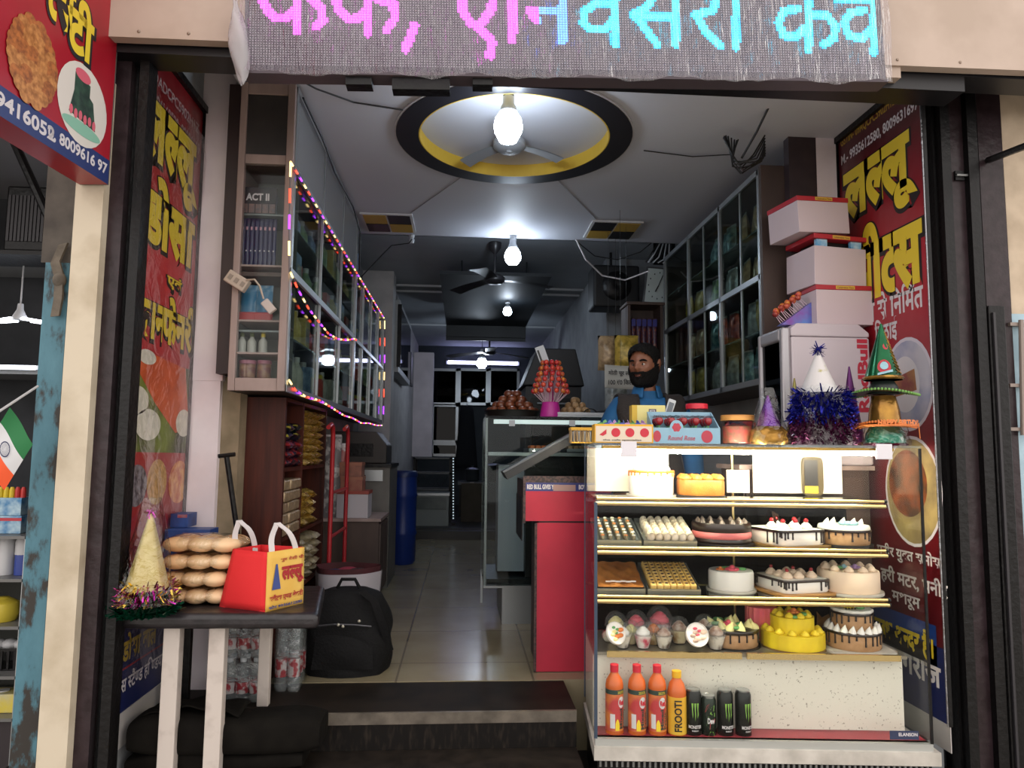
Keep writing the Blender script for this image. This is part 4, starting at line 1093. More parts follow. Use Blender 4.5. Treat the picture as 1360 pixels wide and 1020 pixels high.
e.build('red_lettering', mat('bag_print_red', '#a3262c', .7), t)
e = MB(); write(e, 'फोन 9935612580', Fb, bw*.06, h*.03, bw*.95, h*.09, .006, .02)
e.build('blue_print', mat('bag_print_blue', '#3b4a86', .7), t); e = MB(); e.poly([(bw*.12, h*.35, .008), (bw*.34, h*.35, .009), (bw*.25, h*.78, .007), (bw*.21, h*.78, .007)], Fb)
e.build('cake_print', mat('bag_print_blue', '#3b4a86', .7), t)
def smooth_path(p, n=2):
    for _ in range(n): p = [p[0]]+[x for a_, b_ in zip(p[:-1], p[1:]) for x in (a_.lerp(b_, .25), a_.lerp(b_, .75))]+[p[-1]]
    return p
hm = mat('handle_white', '#cfc8c8', .7)
for (s0, s1, off) in ((Bt, Ct, -.0), (At, Dt, .0)):
    a0 = s0+(s1-s0)*.12; a1 = s0+(s1-s0)*.78; tp = (a0+a1)/2+Vector((-.03, .0, .10 if off == 0 else .09))
    pts = [a0+Vector((0, 0, -.06)), a0, a0*.55+tp*.45+Vector((-.012, 0, .0)), tp*.9+a0*.1, tp, tp*.9+a1*.1, a1*.5+tp*.5+Vector((.012, 0, .01)), a1, a1+Vector((0, 0, -.05))]
    MB().ribbon(smooth_path(pts), (s1-s0).normalized()*.024, .003).build('handle', hm, t, world=True, smooth=60)
# party hat in a bag, tinsel, boxes
hb = aZ(192, 800, TT)
gold_card = mat('hat_gold', '#b59f5e', .35, .3, hex2='#c9b77c', scale=30, contrast=(.45, .7))
tin_mix = [mat('tinsel_%s' % n, c, .2, .8) for n, c in (('pink', '#c83fae'), ('maroon', '#5a1330'), ('gold', '#d8b850'))]
tin_green = mat('tinsel_green', '#0d4a35', .2, .75); tin_blue = mat('tinsel_blue', '#1a1f86', .22, .7); tin_mar = mat('tinsel_wine', '#4a1238', .25, .6)
def tinsel(mats_, c, r0, r1, z0, z1, n, seed, ln=.03, wd=.004):
    """shredded foil: short random slivers round a cone"""
    rnd = random.Random(seed); mb = MB()
    for i in range(n):
        a = rnd.uniform(0, 2*PI); f = rnd.random(); z = z0+(z1-z0)*f; r = r0+(r1-r0)*f
        p = Vector((c[0]+r*math.cos(a), c[1]+r*math.sin(a), c[2]+z))
        d = Vector((math.cos(a)*rnd.uniform(.1, 1), math.sin(a)*rnd.uniform(.1, 1), rnd.uniform(-1, .6))).normalized()*ln*rnd.uniform(.5, 1.2)
        d.z = max(d.z, c[2]+.003-p.z)
        w = Vector((rnd.uniform(-1, 1), rnd.uniform(-1, 1), rnd.uniform(-.5, .5))).normalized()*wd
        mb.k = rnd.randrange(len(mats_)); mb.add([p-w, p+w, p+d+w*.6, p+d-w*.6], [(0, 1, 2, 3)])
    return mb
def film_bag(name, t, r0, r1, z0, z1, nk=5, seed=1, sq=.9):
    rnd = random.Random(seed); ph = rnd.uniform(0, 6)
    def fn(u, v):
        a = 2*PI*u; r = r0+(r1-r0)*v**1.1
        r *= 1+.07*math.sin(nk*a+ph+5*v)+.05*math.sin(9*v+3*a+ph)
        return (r*math.cos(a), sq*r*math.sin(a), z0+(z1-z0)*v)
    return MB().grid(fn, 32, 16).build(name, clear_film, t, smooth=80)
t = thing('party_hat', 'gold cone party hat with pink topped tinsel band in a clear bag on the table', 'party hat', (-1.075, 2.60, TT+.035))
lathe_part([(.072, .05), (.006, .305)], gold_card, 'cone', t, 24)
tinsel(tin_mix, (0, 0, 0), .085, .075, .0, .075, 420, 2).build('tinsel_band', tin_mix, t, kind='stuff')
tinsel([tin_mix[0]], (0, 0, 0), .004, .004, .30, .315, 40, 5, .02, .003).build('tip_tuft', tin_mix[0], t, kind='stuff')
film_bag('clear_bag', t, .095, .03, .0, .36, seed=3)
t = thing('tinsel_garland', 'heap of dark green foil tinsel under the gold party hat', 'tinsel', (-1.08, 2.60, TT+.001))
e = tinsel([tin_green], (0, 0, 0), .085, .05, .0, .035, 700, 9, .045, .006); e.build('green_foil', tin_green, t, kind='stuff')
MB().ball((0, 0, .017), .082, 14, 6, (1, 1, .22)).build('core', mat('tinsel_core', '#072418', .5), t)
for (px0, px1, y0, y1, Y, hx, lb) in ((224, 285, 702, 730, 3.0, '#1b2f66', 'long blue printed carton behind the bread stack'), (232, 256, 684, 702, 3.06, '#232a5c', 'small navy box on the long blue carton')):
    a, b_ = aY(px0, y1, Y), aY(px1, y0, Y)
    zb_ = TT if px0 == 224 else b0
    t = thing('printed_carton', lb, 'carton', ((a.x+b_.x)/2, Y, zb_+.001))
    hh = (b_.z-zb_) if px0 == 224 else (b_.z-a.z); w = (b_.x-a.x)/2
    MB().box(-w, w, -.05, .05, 0, hh).build('body', mat('carton_'+hx[1:], hx, .45, hex2='#2d4a86', scale=14), t, bevel=.002)
    MB().box(-w*.2, w*.9, -.051, -.0502, hh*.72, hh*.95).build('print', mat('carton_print_'+hx[1:], '#8a7a86', .5, hex2='#9c3a3a', scale=40), t)
    b0 = zb_+hh+.001
# bottled water packs under the table
def water_pack(lb, x, y, z, nx, ny, h):
    t = thing('water_bottle_pack', lb, 'bottle pack', (x, y, z))
    for i in range(nx):
        for j in range(ny):
            M4 = TR(((i-(nx-1)/2)*.052, (j-(ny-1)/2)*.052, 0))
            o = MB().lathe([(.022, 0), (.025, .008), (.025, h*.5), (.023, h*.53), (.025, h*.56), (.025, h*.72), (.011, h*.9), (.011, h*.93)], 12, M4).build('bottle', bottle_pet, t, smooth=50)
            MB().lathe([(.0257, h*.2), (.0257, h*.45)], 12, M4).build('label_band', M.setdefault('wlab', mat('water_label', '#9a2f38', .4, hex2='#b9b2b2', scale=40, contrast=(.45, .55))), o)
            MB().lathe([(.0125, h*.9), (.0125, h)], 10, M4).build('cap', M.setdefault('wcap', mat('water_cap', '#b9bdc2', .4)), o)
    def sh_(u, v):
        a = 2*PI*u; c, s_ = math.cos(a), math.sin(a); k = .25
        return ((nx*.026+.004)*math.copysign(abs(c)**k, c)*(1+.015*math.sin(14*v)), (ny*.026+.004)*math.copysign(abs(s_)**k, s_), h*.97*v)
    MB().grid(sh_, 40, 8).build('shrink_film', clear_film, t, smooth=60)
wx = aY(326, 880, 3.05).x; wx2 = aY(374, 880, 3.08).x
water_pack('lower shrink-wrapped pack of water bottles behind the table leg', wx, 3.05, .447, 3, 2, .17)
water_pack('upper shrink-wrapped pack of water bottles stacked behind the table leg', wx, 3.05, .618, 3, 2, .17)
water_pack('tall shrink-wrapped water bottle pack beside the black backpack', wx2+.01, 3.2, .447, 2, 3, .29)
# folded grey foam sack on the lower step
t = thing('folded_sack', 'large folded charcoal sack lying on the step under the table', 'sack', (-.82, 2.79, TZ))
sx = (aY(165, 960, 2.8).x, aY(432, 965, 2.8).x)
sx = (max(sx[0], -1.16), sx[1])
def layer(z0, hgt, x0, x1, d0, d1, seed):
    def fn(u, v):
        a = 2*PI*v; c, s_ = math.cos(a), math.sin(a)
        e = 1-abs(2*u-1)**6*.35
        return (x0+(x1-x0)*u, (d0+d1)/2+(d1-d0)/2*math.copysign(abs(c)**.45, c), z0+hgt/2+hgt/2*math.copysign(abs(s_)**.6, s_)*e+.018*math.sin(5*u+seed)*math.sin(3*u+1)*(1 if s_ > 0 else .0))
    mb = MB().grid(fn, 26, 28); mb.poly([fn(0, i/28) for i in range(28)]); mb.poly([fn(1, i/28) for i in range(28)]); return mb
sackm = mat('charcoal_cloth', '#161411', .9, spec=.1, hex2='#100e0c', scale=14, bump=.5)
W_ = lambda mb, name: mb.build(name, sackm, t, world=True, smooth=70)
W_(layer(TZ+.001, .055, sx[0], sx[1]-.06, 2.70, 2.86, 0), 'lower_fold')
W_(layer(TZ+.054, .13, sx[0]+.01, sx[1], 2.68, 2.86, 1), 'upper_fold')
t = thing('flattened_cloth', 'dark crumpled cloth draped on the sack beneath the table', 'cloth', (-.95, 2.79, TZ+.19))
def cl(u, v): return ((u-.5)*.34, (v-.5)*.14, .03*math.sin(PI*u)*(1-.4*v)+.006*math.sin(17*u+5*v))
o = MB().grid(cl, 22, 8).build('cloth', sackm, t, smooth=70); o.modifiers.new('thick', 'SOLIDIFY').thickness = .006

# ================================================================== NEIGHBOUR'S SHELVES AT THE LEFT EDGE
def Nb(px, py, Y): return aY(px, py, Y)
t = thing('display_counter', 'glass shelved counter of the neighbouring shop behind the blue post', 'counter', (-1.62, 3.1, .1))
sh_m = mat('neighbour_shelf', '#6d6d6c', .4, .3); nx0, nx1 = -2.05, aY(44, 800, 3.0).x
zsh = []
for py in (710, 766, 828, 893, 948):
    z = Nb(20, py, 3.0).z; zsh.append(z)
    MB().box(nx0, nx1, 2.95, 3.35, z-.012, z).build('shelf', sh_m, t, world=True)
MB().box(nx0, nx1, 3.36, 3.4, .1, zsh[0]).build('back_panel', inner_dark, t, world=True)
MB().box(nx0, nx1, 2.97, 3.35, .1, zsh[-1]-.013).build('base_panel', mat('counter_base', '#2b2326', .6), t, world=True)
for x in (nx0, nx1-.02): MB().box(x, x+.02, 2.95, 3.36, .1, zsh[0]).build('side_post', alu, t, world=True)
Nn = [0]
def nthing(name, lb, cat, px, k, m, prof=None, box=None, cap=None, Y=3.05):
    x = Nb(px, 800, Y).x
    s = thing(name, lb, cat, (x, Y, zsh[k]+.001))
    if prof: lathe_part(prof, m, 'body', s, 16)
    else: MB().cbox((0, 0, box[2]/2), box).build('body', m, s, bevel=.003)
    if cap: lathe_part(cap[0], cap[1], 'lid', s, 14)
    return s
cw = mat('can_white', '#b9b9bb', .35); cb = mat('can_blue', '#2a3f8c', .35)
nthing('spray_can', 'white can at the far edge of the neighbour shelf', 'can', 4, 1, cw, [(.03, 0), (.03, .13), (.02, .15)], cap=([(.015, .15), (.015, .165)], cw))
nthing('spray_can', 'white and blue can beside the blue post on the neighbour shelf', 'can', 27, 1, cb, [(.03, 0), (.03, .06), (.03, .13), (.02, .15)], cap=([(.021, .075), (.031, .08), (.031, .13), (.02, .151)], cw))
nthing('lemon_jar', 'round yellow tub on the neighbour shelf at the photo edge', 'tub', 4, 2, yel, [(.05, 0), (.06, .03), (.055, .07), (.03, .085)], cap=([(.03, .084), (.02, .092)], yel))
s = thing('wire_basket', 'black basket heaped with white pieces on the neighbour shelf', 'basket', (Nb(14, 880, 3.08).x, 3.08, zsh[3]+.001))
MB().box(-.1, .1, -.06, .06, 0, .006).build('base', black_steel, s)
e = MB()
for i in range(9):
    for y in (-.06, .06): e.cbox((-.1+.025*i, y, .04), (.008, .006, .075))
for z in (.075,): e.box(-.105, .105, -.065, -.055, z, z+.008).box(-.105, .105, .055, .065, z, z+.008).box(-.105, -.095, -.065, .065, z, z+.008).box(.095, .105, -.065, .065, z, z+.008)
e.build('basket_frame', black_steel, s)
for i in range(7): MB().ball((-.07+.023*i, .01*(-1)**i, .075+.014*(i % 2)), .03, 10, 7, (1, 1, .7)).build('piece', cw, s, smooth=60)
nthing('folded_packet', 'white and yellow packet lying low on the neighbour shelf', 'packet', 14, 4, mat('packet_ny', '#b5b29a', .5, hex2='#c9b646', scale=12), box=(.2, .09, .07), cap=([(.02, .07), (.02, .074)], cw))
# toothpaste-like printed boxes with coloured caps
zt0 = zsh[0]
s = thing('printed_box', 'light blue printed box under a coloured row on the neighbour counter', 'box', (Nb(18, 700, 3.05).x, 3.06, zt0+.001))
MB().box(-.065, .045, -.04, .04, 0, .07).build('body', mat('box_sky', '#3a78a8', .4, hex2='#a9c3cf', scale=24), s, bevel=.002); MB().box(-.066, .046, -.0405, -.04, .05, .062).build('stripe', mat('stripe_red', '#b0303a', .5), s)
s = thing('printed_box', 'light blue box with yellow and red capped tubes on the neighbour counter', 'box', (Nb(18, 680, 3.05).x, 3.06, zt0+.072))
MB().box(-.065, .045, -.04, .04, 0, .07).build('body', bpy.data.materials['box_sky'], s, bevel=.002)
for i in range(5): MB().lathe([(.010, .07), (.010, .10), (.006, .112)], 10, TR((-.052+.022*i, -.015, 0))).build('tube_cap', M.setdefault('cap%d' % (i > 2), mat('tube_cap_%d' % i, '#d0b52c' if i < 3 else '#b5302c', .4)), s)
# wall shelves with goods deeper in, tube lamp, fan-like lamp
for py, Y in ((347, 4.3), (492, 4.3)):
    p = aY(20, py, Y)
    o = MB().box(-3.1, -1.34, 4.2, 4.59, p.z-.03, p.z).build('wall_shelf', mat('pale_shelf_%d' % py, '#9fa09f', .5)); tag(o, 'pale wall shelf %s in the neighbouring shop' % ('high above the glowing lamp' if py < 400 else 'below the glowing lamp'), 'shelf')
    for i in range(4):
        s = thing('wrapped_bundle', 'grey wrapped bundle on the %s shelf of the neighbouring shop' % ('upper' if py < 400 else 'lower'), 'bundle', (-2.3+.24*i, 4.42, p.z+.001), group='grey bundles on the %s neighbour shelf' % ('upper' if py < 400 else 'lower'))
        pillow(.22, .2+.03*(i % 2), .14, 6, seed=i).build('wrapping', mm('bundle_grey', '#5f6064', .5, hex2='#77787c', scale=16), s, smooth=60); MB().cbox((0, -.06, .1), (.2, .004, .01)).build('tape', black_steel, s)
p = aY(26, 425, 3.6)
t = thing('wing_lamp', 'glowing two-winged white lamp hanging in the neighbouring shop', 'lamp', p)
gl = mat('lamp_glow', '#ffffff', .4, emit=10, ecol='#f2f6ff')
for s_ in (-1, 1): MB().grid(lambda u, v, s_=s_: (s_*(.03+.14*u), .045*math.cos(PI*v)*(1-.5*u), -.02*u+.012*math.sin(PI*v)), 8, 8).build('wing', gl, t, smooth=60).modifiers.new('thick', 'SOLIDIFY').thickness = .008
lathe_part([(.035, 0), (.03, .02), (.015, .05), (.012, .08)], cw, 'socket', t); MB().tube([(0, 0, .08), (0, 0, .6)], .004, 6).build('cord', cw, t)
p = aY(22, 488, 4.15)
t = thing('tube_light', 'short white tube light under a shelf in the neighbouring shop', 'lamp', p)
MB().tube([(-.35, 0, 0), (.1, 0, 0)], .012, 8).build('tube', bpy.data.materials['tube_glow'], t); MB().box(-.37, .12, .012, .03, -.01, .015).build('holder', cw, t)
# dark appliance high up and a slanting iron bar
a, b_ = aY(3, 333, 3.4), aY(66, 248, 3.4)
t = thing('dark_speaker_box', 'black ribbed box high in the neighbouring shop under the red signboard', 'appliance', ((a.x+b_.x)/2, 3.5, a.z))
w, h = (b_.x-a.x)/2, b_.z-a.z
MB().box(-w, w, -.1, .1, 0, h).build('casing', black_steel, t, bevel=.01)
e = MB()
for i in range(10): e.cbox((-w*.8+w*1.6*i/9, -.102, h*.5), (.012, .008, h*.7))
e.build('rib', M.setdefault('ribm', mat('rib_dark', '#29272b', .5)), t)
o = MB().box(a.x-.3, -1.34, 3.38, 3.62, a.z-.02, a.z-.001).build('bracket_shelf', black_steel); tag(o, 'black bracket shelf holding the ribbed box in the neighbouring shop', 'shelf')
o = MB().tube([aY(14, 178, 2.9), aY(90, 345, 2.72)], .016, 8).build('iron_brace', black_steel)
tag(o, 'slanting rusty iron brace under the red signboard', 'brace')
# rag knotted on the post
t = thing('knotted_rag', 'dirty rag knotted to the stained blue post', 'rag', aY(79, 372, 2.585))
rag = mat('rag', '#6d6459', .9, hex2='#514a41', scale=20, bump=.6)
MB().ball((0, 0, 0), .026, 12, 8, (.9, .6, 1.1)).build('knot', rag, t, smooth=80)
MB().ribbon([(0, 0, .01), (-.012, -.01, .06), (.006, 0, .13)], (.03, 0, .01), .01).build('tail', rag, t, smooth=60); MB().ribbon([(0, 0, -.01), (.008, -.012, -.07), (-.004, -.002, -.13)], (.028, 0, .004), .012).build('tail', rag, t, smooth=60)
# Indian flag on a stick
a, b_ = aY(50, 513, 2.53), aY(-16, 556, 2.25)
t = thing('hand_flag', 'small Indian tricolour flag on a white stick tied to the blue post', 'flag', a)
MB().tube([a, b_], .004, 8).build('stick', cw, t, world=True)
c0, c1 = aY(13, 541, 2.40), aY(45, 590, 2.42)     # hoist top, fly top
dn = aY(-25, 598, 2.40)-aY(13, 541, 2.40)
cols = [mat('flag_green', '#1c6b3a', .7), mat('flag_white', '#c9cacd', .7), mat('flag_saffron', '#e2562a', .7)]
e1 = (c1-c0); n_ = e1.cross(dn).normalized()
for i, nm in enumerate(('green_band', 'white_band', 'saffron_band')):
    MB().grid(lambda u, v, i=i: c0+e1*u+dn*((i+v)*.36)+n_*.008*math.sin(5*u+2*(i+v)*.36), 10, 6).build(nm, cols[i], t, world=True, smooth=70)
e = MB(); cc = c0+e1*.5+dn*.54; ux, uy = e1.normalized(), dn.normalized()
if n_.dot(CAM0-cc) < 0: n_ = -n_
for i in range(24):
    P_ = lambda r, a: cc+ux*r*math.cos(a)+uy*r*math.sin(a)+n_*.012
    a0, a1 = 2*PI*i/24, 2*PI*(i+1)/24
    e.add([P_(.018, a0), P_(.021, a0), P_(.021, a1), P_(.018, a1)], [(0, 1, 2, 3)]); e.add([P_(.002, a0), P_(.018, a0-.03), P_(.018, a0+.03)], [(0, 1, 2)])
e.build('wheel_emblem', navy, t, world=True, keep=1)
# steel box and bar at the right edge of the front
a, b_ = aY(1315, 520, 2.78), aY(1337, 520, 2.78); zt_ = aY(1325, 407, 2.78).z
t = thing('shutter_channel', 'black steel shutter channel standing against the pale blue wall outside', 'channel', (a.x, 2.78, 0))
MB().box(a.x, b_.x, 2.765, 2.815, 0, zt_).build('channel_body', black_steel, t, world=True, bevel=.004)
MB().box(a.x+.012, a.x+.022, 2.755, 2.764, 0, zt_-.03).build('guide_lip', M['rib_dark'], t, world=True)
g_ = mat('door_tan_steel', '#8d8078', .45, .3)
t = thing('door_pull', 'worn steel pull pipe with two brackets on the pale blue wall', 'handle', aY(1356, 500, 2.81))
MB().tube([aY(1356, 425, 2.80), aY(1359, 578, 2.80)], .010, 8).build('pipe', g_, t, world=True)
for y in (431, 512, 570): p = aY(1350, y, 2.815); MB().cbox((p.x, 2.817, p.z), (.07, .025, .014)).build('bracket', g_, t, world=True)
o = MB().tube([aY(1312, 213, 2.81), aY(1372, 190, 2.5)], .014, 6).build('iron_rod', black_steel); tag(o, 'black iron rod sticking out over the stained plaster wall', 'rod')
e = thing('shutter_latch', 'dark steel latch on the brown post by the crimson banner', 'latch', aY(1275, 233, 2.789))
MB().box(-.02, .02, 0, .01, -.02, .02).build('plate', black_steel, e); MB().tube([(-.02, -.005, .0), (.03, -.005, .0)], .006, 8).build('bolt', alu, e)
# ================================================================== LAMPS AND FANS
bulb_m = mat('bulb_glow', '#ffffff', .4, emit=BULB, ecol='#dfeeff')
hold_w = mat('holder_white', '#b8bcc0', .4); hold_b = mat('holder_black', '#18181a', .4)
def bulb(name, lb, c, r, ztop, hm, hgt=1.35):
    t = thing(name, lb, 'lamp', c)
    MB().lathe([(0, -r*hgt*.75), (r*.6, -r*hgt*.66), (r*.93, -r*.4), (r, 0), (r*.9, r*.5), (r*.6, r*1.0)], 20).build('globe', bulb_m, t, smooth=80)
    MB().lathe([(r*.6, r*1.0), (r*.55, r*1.35), (r*.4, r*1.6), (r*.4, r*2.1)], 16).build('cap', hold_w, t, smooth=50)
    h = ztop-c[2]
    MB().lathe([(.02, r*1.9), (.026, r*2.0), (.024, max(r*2.6, min(h-.02, r*2.6))), (.012, max(r*2.8, min(h-.01, r*2.8)))], 14).build('holder', hm, t)
    if h > r*2.8: MB().tube([(0, 0, r*2.7), (0, 0, h)], .004, 6).build('cord', hold_b, t)
    return t
q_ = aY(675, 168, 3.12); bulb('lamp_bulb', 'large glowing bulb hanging under the dark ceiling ring', q_, .066, CE-.015, hold_b, 1.6)
q_ = aY(681, 341, 5.2); bulb('lamp_bulb', 'glowing bulb at the ceiling edge beside the second ceiling fan', q_, .062, CE, hold_w)
q_ = aY(674, 414, 7.2); bulb('lamp_bulb', 'small glowing bulb below the dark hung ceiling panel', q_, .045, 3.0, hold_w, 1.2)
q_ = aY(640, 483, 9.4); bulb('lamp_bulb', 'glowing bulb hanging in front of the far tube light', q_, .07, CR, hold_w, 1.2)
a, b = aY(595, 480, 11.8), aY(688, 481, 11.8)
t = thing('tube_light', 'bright bluish tube light on the far back wall', 'lamp', (a.x, 11.9, a.z))
MB().tube([(0, 0, 0), (b.x-a.x, 0, 0)], .028, 10).build('tube', mat('tube_far', '#ffffff', .4, emit=TUBE, ecol='#c9c8ff'), t); MB().box(-.03, b.x-a.x+.03, .03, .06, -.03, .03).build('batten', hold_w, t)
def fan(name, lb, c, ztop, R, rot, m, nb=3, tilt=.10, wd=.065):
    t = thing(name, lb, 'ceiling fan', c, rotz=rot)
    MB().lathe([(0, -.035), (.06, -.03), (.085, -.01), (.085, .02), (.05, .045), (.018, .05)], 24).build('motor', m, t, smooth=40)
    MB().tube([(0, 0, .04), (0, 0, ztop-c[2])], .012, 10).build('downrod', m, t)
    MB().lathe([(.012, ztop-c[2]-.10), (.05, ztop-c[2]-.05), (.055, ztop-c[2]-.002)], 18).build('canopy', m, t, smooth=40)
    for i in range(nb):
        a_ = 2*PI*i/nb; rz = Matrix.Rotation(a_, 4, 'Z')
        mb = MB()
        def bl(u, v): w_ = wd*(.75+.35*u); return rz @ Vector((.07+(R-.07)*u, (v-.5)*2*w_, .004+tilt*(v-.5)*2*w_-.03*u*u))
        mb.grid(bl, 10, 4); mb.grid(lambda u, v: bl(u, v)-Vector((0, 0, .005)), 10, 4)
        mb.build('blade', m, t, smooth=60)
    return t
fan_d = mat('fan_dark', '#2b2a2d', .35); fan_g = mat('fan_grey', '#4d5155', .4)
fan('ceiling_fan', 'ceiling fan inside the round mustard ceiling recess above the large bulb', (RC[0]-.02, RC[1]+.08, CE-.005), CE+.054, .30, .35, mat('fan_pale', '#85888c', .5), wd=.04)
c_ = aY(657, 372, 5.9); fan('ceiling_fan', 'dark ceiling fan in front of the hung ceiling panel', c_, CR, .50, R_(12), fan_d, wd=.06)
c_ = aY(650, 468, 9.2); fan('ceiling_fan', 'dark ceiling fan far back beside the hanging bulb', c_, CR, .62, R_(30), fan_d, wd=.07)
t = thing('bulb_holder', 'empty white bulb holder at the ceiling edge by the checkered panel', 'lamp holder', aY(547, 318, 5.27))
lathe_part([(.016, -.03), (.02, -.02), (.02, .0), (.012, .008), (.02, .016), (.022, .04)], hold_w, 'holder_body', t); MB().box(-.03, .03, -.02, .02, .04, .05).build('base_plate', hold_w, t)

# ================================================================== FAR END OF THE SHOP
def P(px, py, Y): return aY(px, py, Y)
fd = FZ+.10
# white framed wall unit, pictures
a, b = aX(524, 418, -.70), aX(541, 500, -.70)
t = thing('wall_case', 'white framed glass case on the wall past the pillar', 'wall case', (-.73, 8.0, 2.1))
z0, z1 = P(532, 503, 8.0).z, P(532, 415, 8.0).z
MB().box(-.76, -.66, 7.3, 8.9, z0, z1).build('case_frame', mat('case_white', '#a5a8aa', .5), t, world=True, bevel=.006)
MB().box(-.662, -.655, 7.4, 8.8, z0+.06, z1-.06).build('glass_front', dark_glass, t, world=True); MB().box(-.68, -.64, 7.29, 7.299, z0+.05, z1-.05).build('end_panel', black_steel, t, world=True)
for i, (Y, py0, py1, lb) in enumerate(((9.3, 495, 452, 'dark framed picture hung nearest the white wall case'), (10.2, 512, 470, 'smaller framed picture hung farthest along the back side wall'))):
    z0, z1 = P(540, py0, Y).z, P(540, py1, Y).z
    t = thing('framed_picture', lb, 'picture', (-.74, Y, z0)); MB().box(-.018, .01, -.22, .22, 0, z1-z0).build('frame', black_steel, t); MB().box(.01, .012, -.19, .19, .03, z1-z0-.03).build('picture', mat('picture_%d' % i, '#4d4a44', .4, hex2='#77706a', scale=8), t)
# black kitchen rack and pale console, rope light, table, boxes (on the dark back floor)
a, b = P(547, 652, 9.0), P(600, 608, 9.0)
t = thing('black_rack', 'black steel rack with crossed rods before the back partition', 'rack', ((a.x+b.x)/2, 9.3, fd))
e = MB()
for x in (a.x, b.x-.03):
    for y in (9.1, 9.5): MB().box(x, x+.03, y, y+.03, fd, b.z).build('leg', black_steel, t, world=True)
for z in (b.z-.02, (a.z+b.z)/2, a.z): MB().box(a.x, b.x, 9.1, 9.53, z, z+.02).build('shelf', mat('rack_shelf', '#3d4144', .35, .4) if 'rack_shelf' not in bpy.data.materials else bpy.data.materials['rack_shelf'], t, world=True)
for i in range(4):
    x = a.x+.03+(b.x-a.x-.06)*i/4; w_ = (b.x-a.x)/4
    e.tube([(x, 9.1, a.z+.05), (x+w_*.8, 9.1, (a.z+b.z)/2-.02)], .007, 6).tube([(x+w_*.8, 9.1, a.z+.05), (x, 9.1, (a.z+b.z)/2-.02)], .007, 6)
e.build('cross_rod', bpy.data.materials['rack_shelf'], t, world=True)
a, b = P(546, 700, 8.7), P(596, 655, 8.7)
t = thing('display_chest', 'low pale framed chest with a patterned glass panel before the black rack', 'chest', ((a.x+b.x)/2, 8.85, fd))
MB().box(a.x, b.x, 8.7, 9.05, fd, b.z-.03).build('body', mat('chest_pale', '#8e9490', .5), t, world=True); MB().box(a.x-.01, b.x+.01, 8.68, 9.06, b.z-.03, b.z).build('top', alu, t, world=True)
MB().box(a.x+.03, b.x-.03, 8.69, 8.699, (fd+b.z)/2, b.z-.05).build('glass_panel', mat('chest_glass', '#3f4a49', .3, hex2='#55615f', scale=9), t, world=True)
t = thing('rope_light', 'upright dotted white rope light on a black post in the back room', 'lamp', P(602, 690, 8.8))
a, b = P(602, 690, 8.8), P(602, 607, 8.8)
MB().tube([a, b], .014, 8).build('post', black_steel, t, world=True)
e = MB()
for i in range(22): e.ball(a.lerp(b, (i+.5)/22)+Vector((0, -.016, 0)), .009, 8, 5)
e.build('lamp_dot', mat('rope_dot', '#8f9aa0', .4, emit=.8, ecol='#cfe0ea'), t, world=True, kind='stuff')
MB().box(-.03, .03, -.05, .05, 0, .03, Matrix.Translation((a.x, a.y, fd))).build('foot', black_steel, t, world=True)
a, b = P(612, 692, 9.2), P(641, 642, 9.2)
t = thing('brown_carton', 'plain brown carton by the back room doorway', 'carton', ((a.x+b.x)/2, 9.35, fd)); w = (b.x-a.x)/2; h = b.z-fd
MB().box(-w, w, -.15, .15, 0, h).build('body', mat('carton_brown', '#4b4235', .7, hex2='#403829', scale=6), t); MB().box(-w*.2, w*.2, -.152, .152, h, h+.003).build('tape', mat('carton_tape', '#6f614a', .4), t)
a, b = P(608, 640, 9.9), P(646, 622, 9.9)
t = thing('dark_worktable', 'dark worktable with pots behind the brown carton', 'table', ((a.x+b.x)/2+.2, 10.2, fd))
MB().box(a.x, a.x+.9, 9.9, 10.5, a.z-.04, a.z).build('table_top', bpy.data.materials['rack_shelf'], t, world=True)
for x in (a.x+.02, a.x+.84):
    for y in (9.92, 10.44): MB().box(x, x+.04, y, y+.04, fd, a.z-.04).build('leg', black_steel, t, world=True)
for i, (x, r, h) in enumerate(((.2, .10, .16), (.5, .12, .22))):
    s = thing('cooking_pot', ('small' if i == 0 else 'larger')+' steel cooking pot on the dark worktable in the back room', 'pot', (a.x+x, 10.15, a.z))
    lathe_part([(r*.8, 0), (r, .03), (r, h), (r*1.05, h+.005)], mat('pot_steel_%d' % i, '#5d6163', .3, .7), 'pot_body', s); lathe_part([(r*1.03, h+.006), (r*.6, h+.03), (.015, h+.035), (.02, h+.06)], bpy.data.materials['pot_steel_%d' % i], 'pot_lid', s)
# dark doorway beyond the partition: coat hanging in it
t = thing('hanging_coat', 'dark coat hanging by the back room doorway', 'coat', P(620, 560, 11.7))
MB().grid(lambda u, v: (.17*math.sin(PI*(u-.5))*(.6+.5*v), -.07*math.cos(PI*(u-.5)), .25-1.0*v), 14, 10).build('coat_body', mat('coat_dark', '#14161a', .9, bump=.5, scale=10), t, smooth=70).modifiers.new('thick', 'SOLIDIFY').thickness = .02
MB().tube([(0, 0, .25), (0, .03, .3), (0, .30, .30)], .006, 6).build('hook', alu, t)

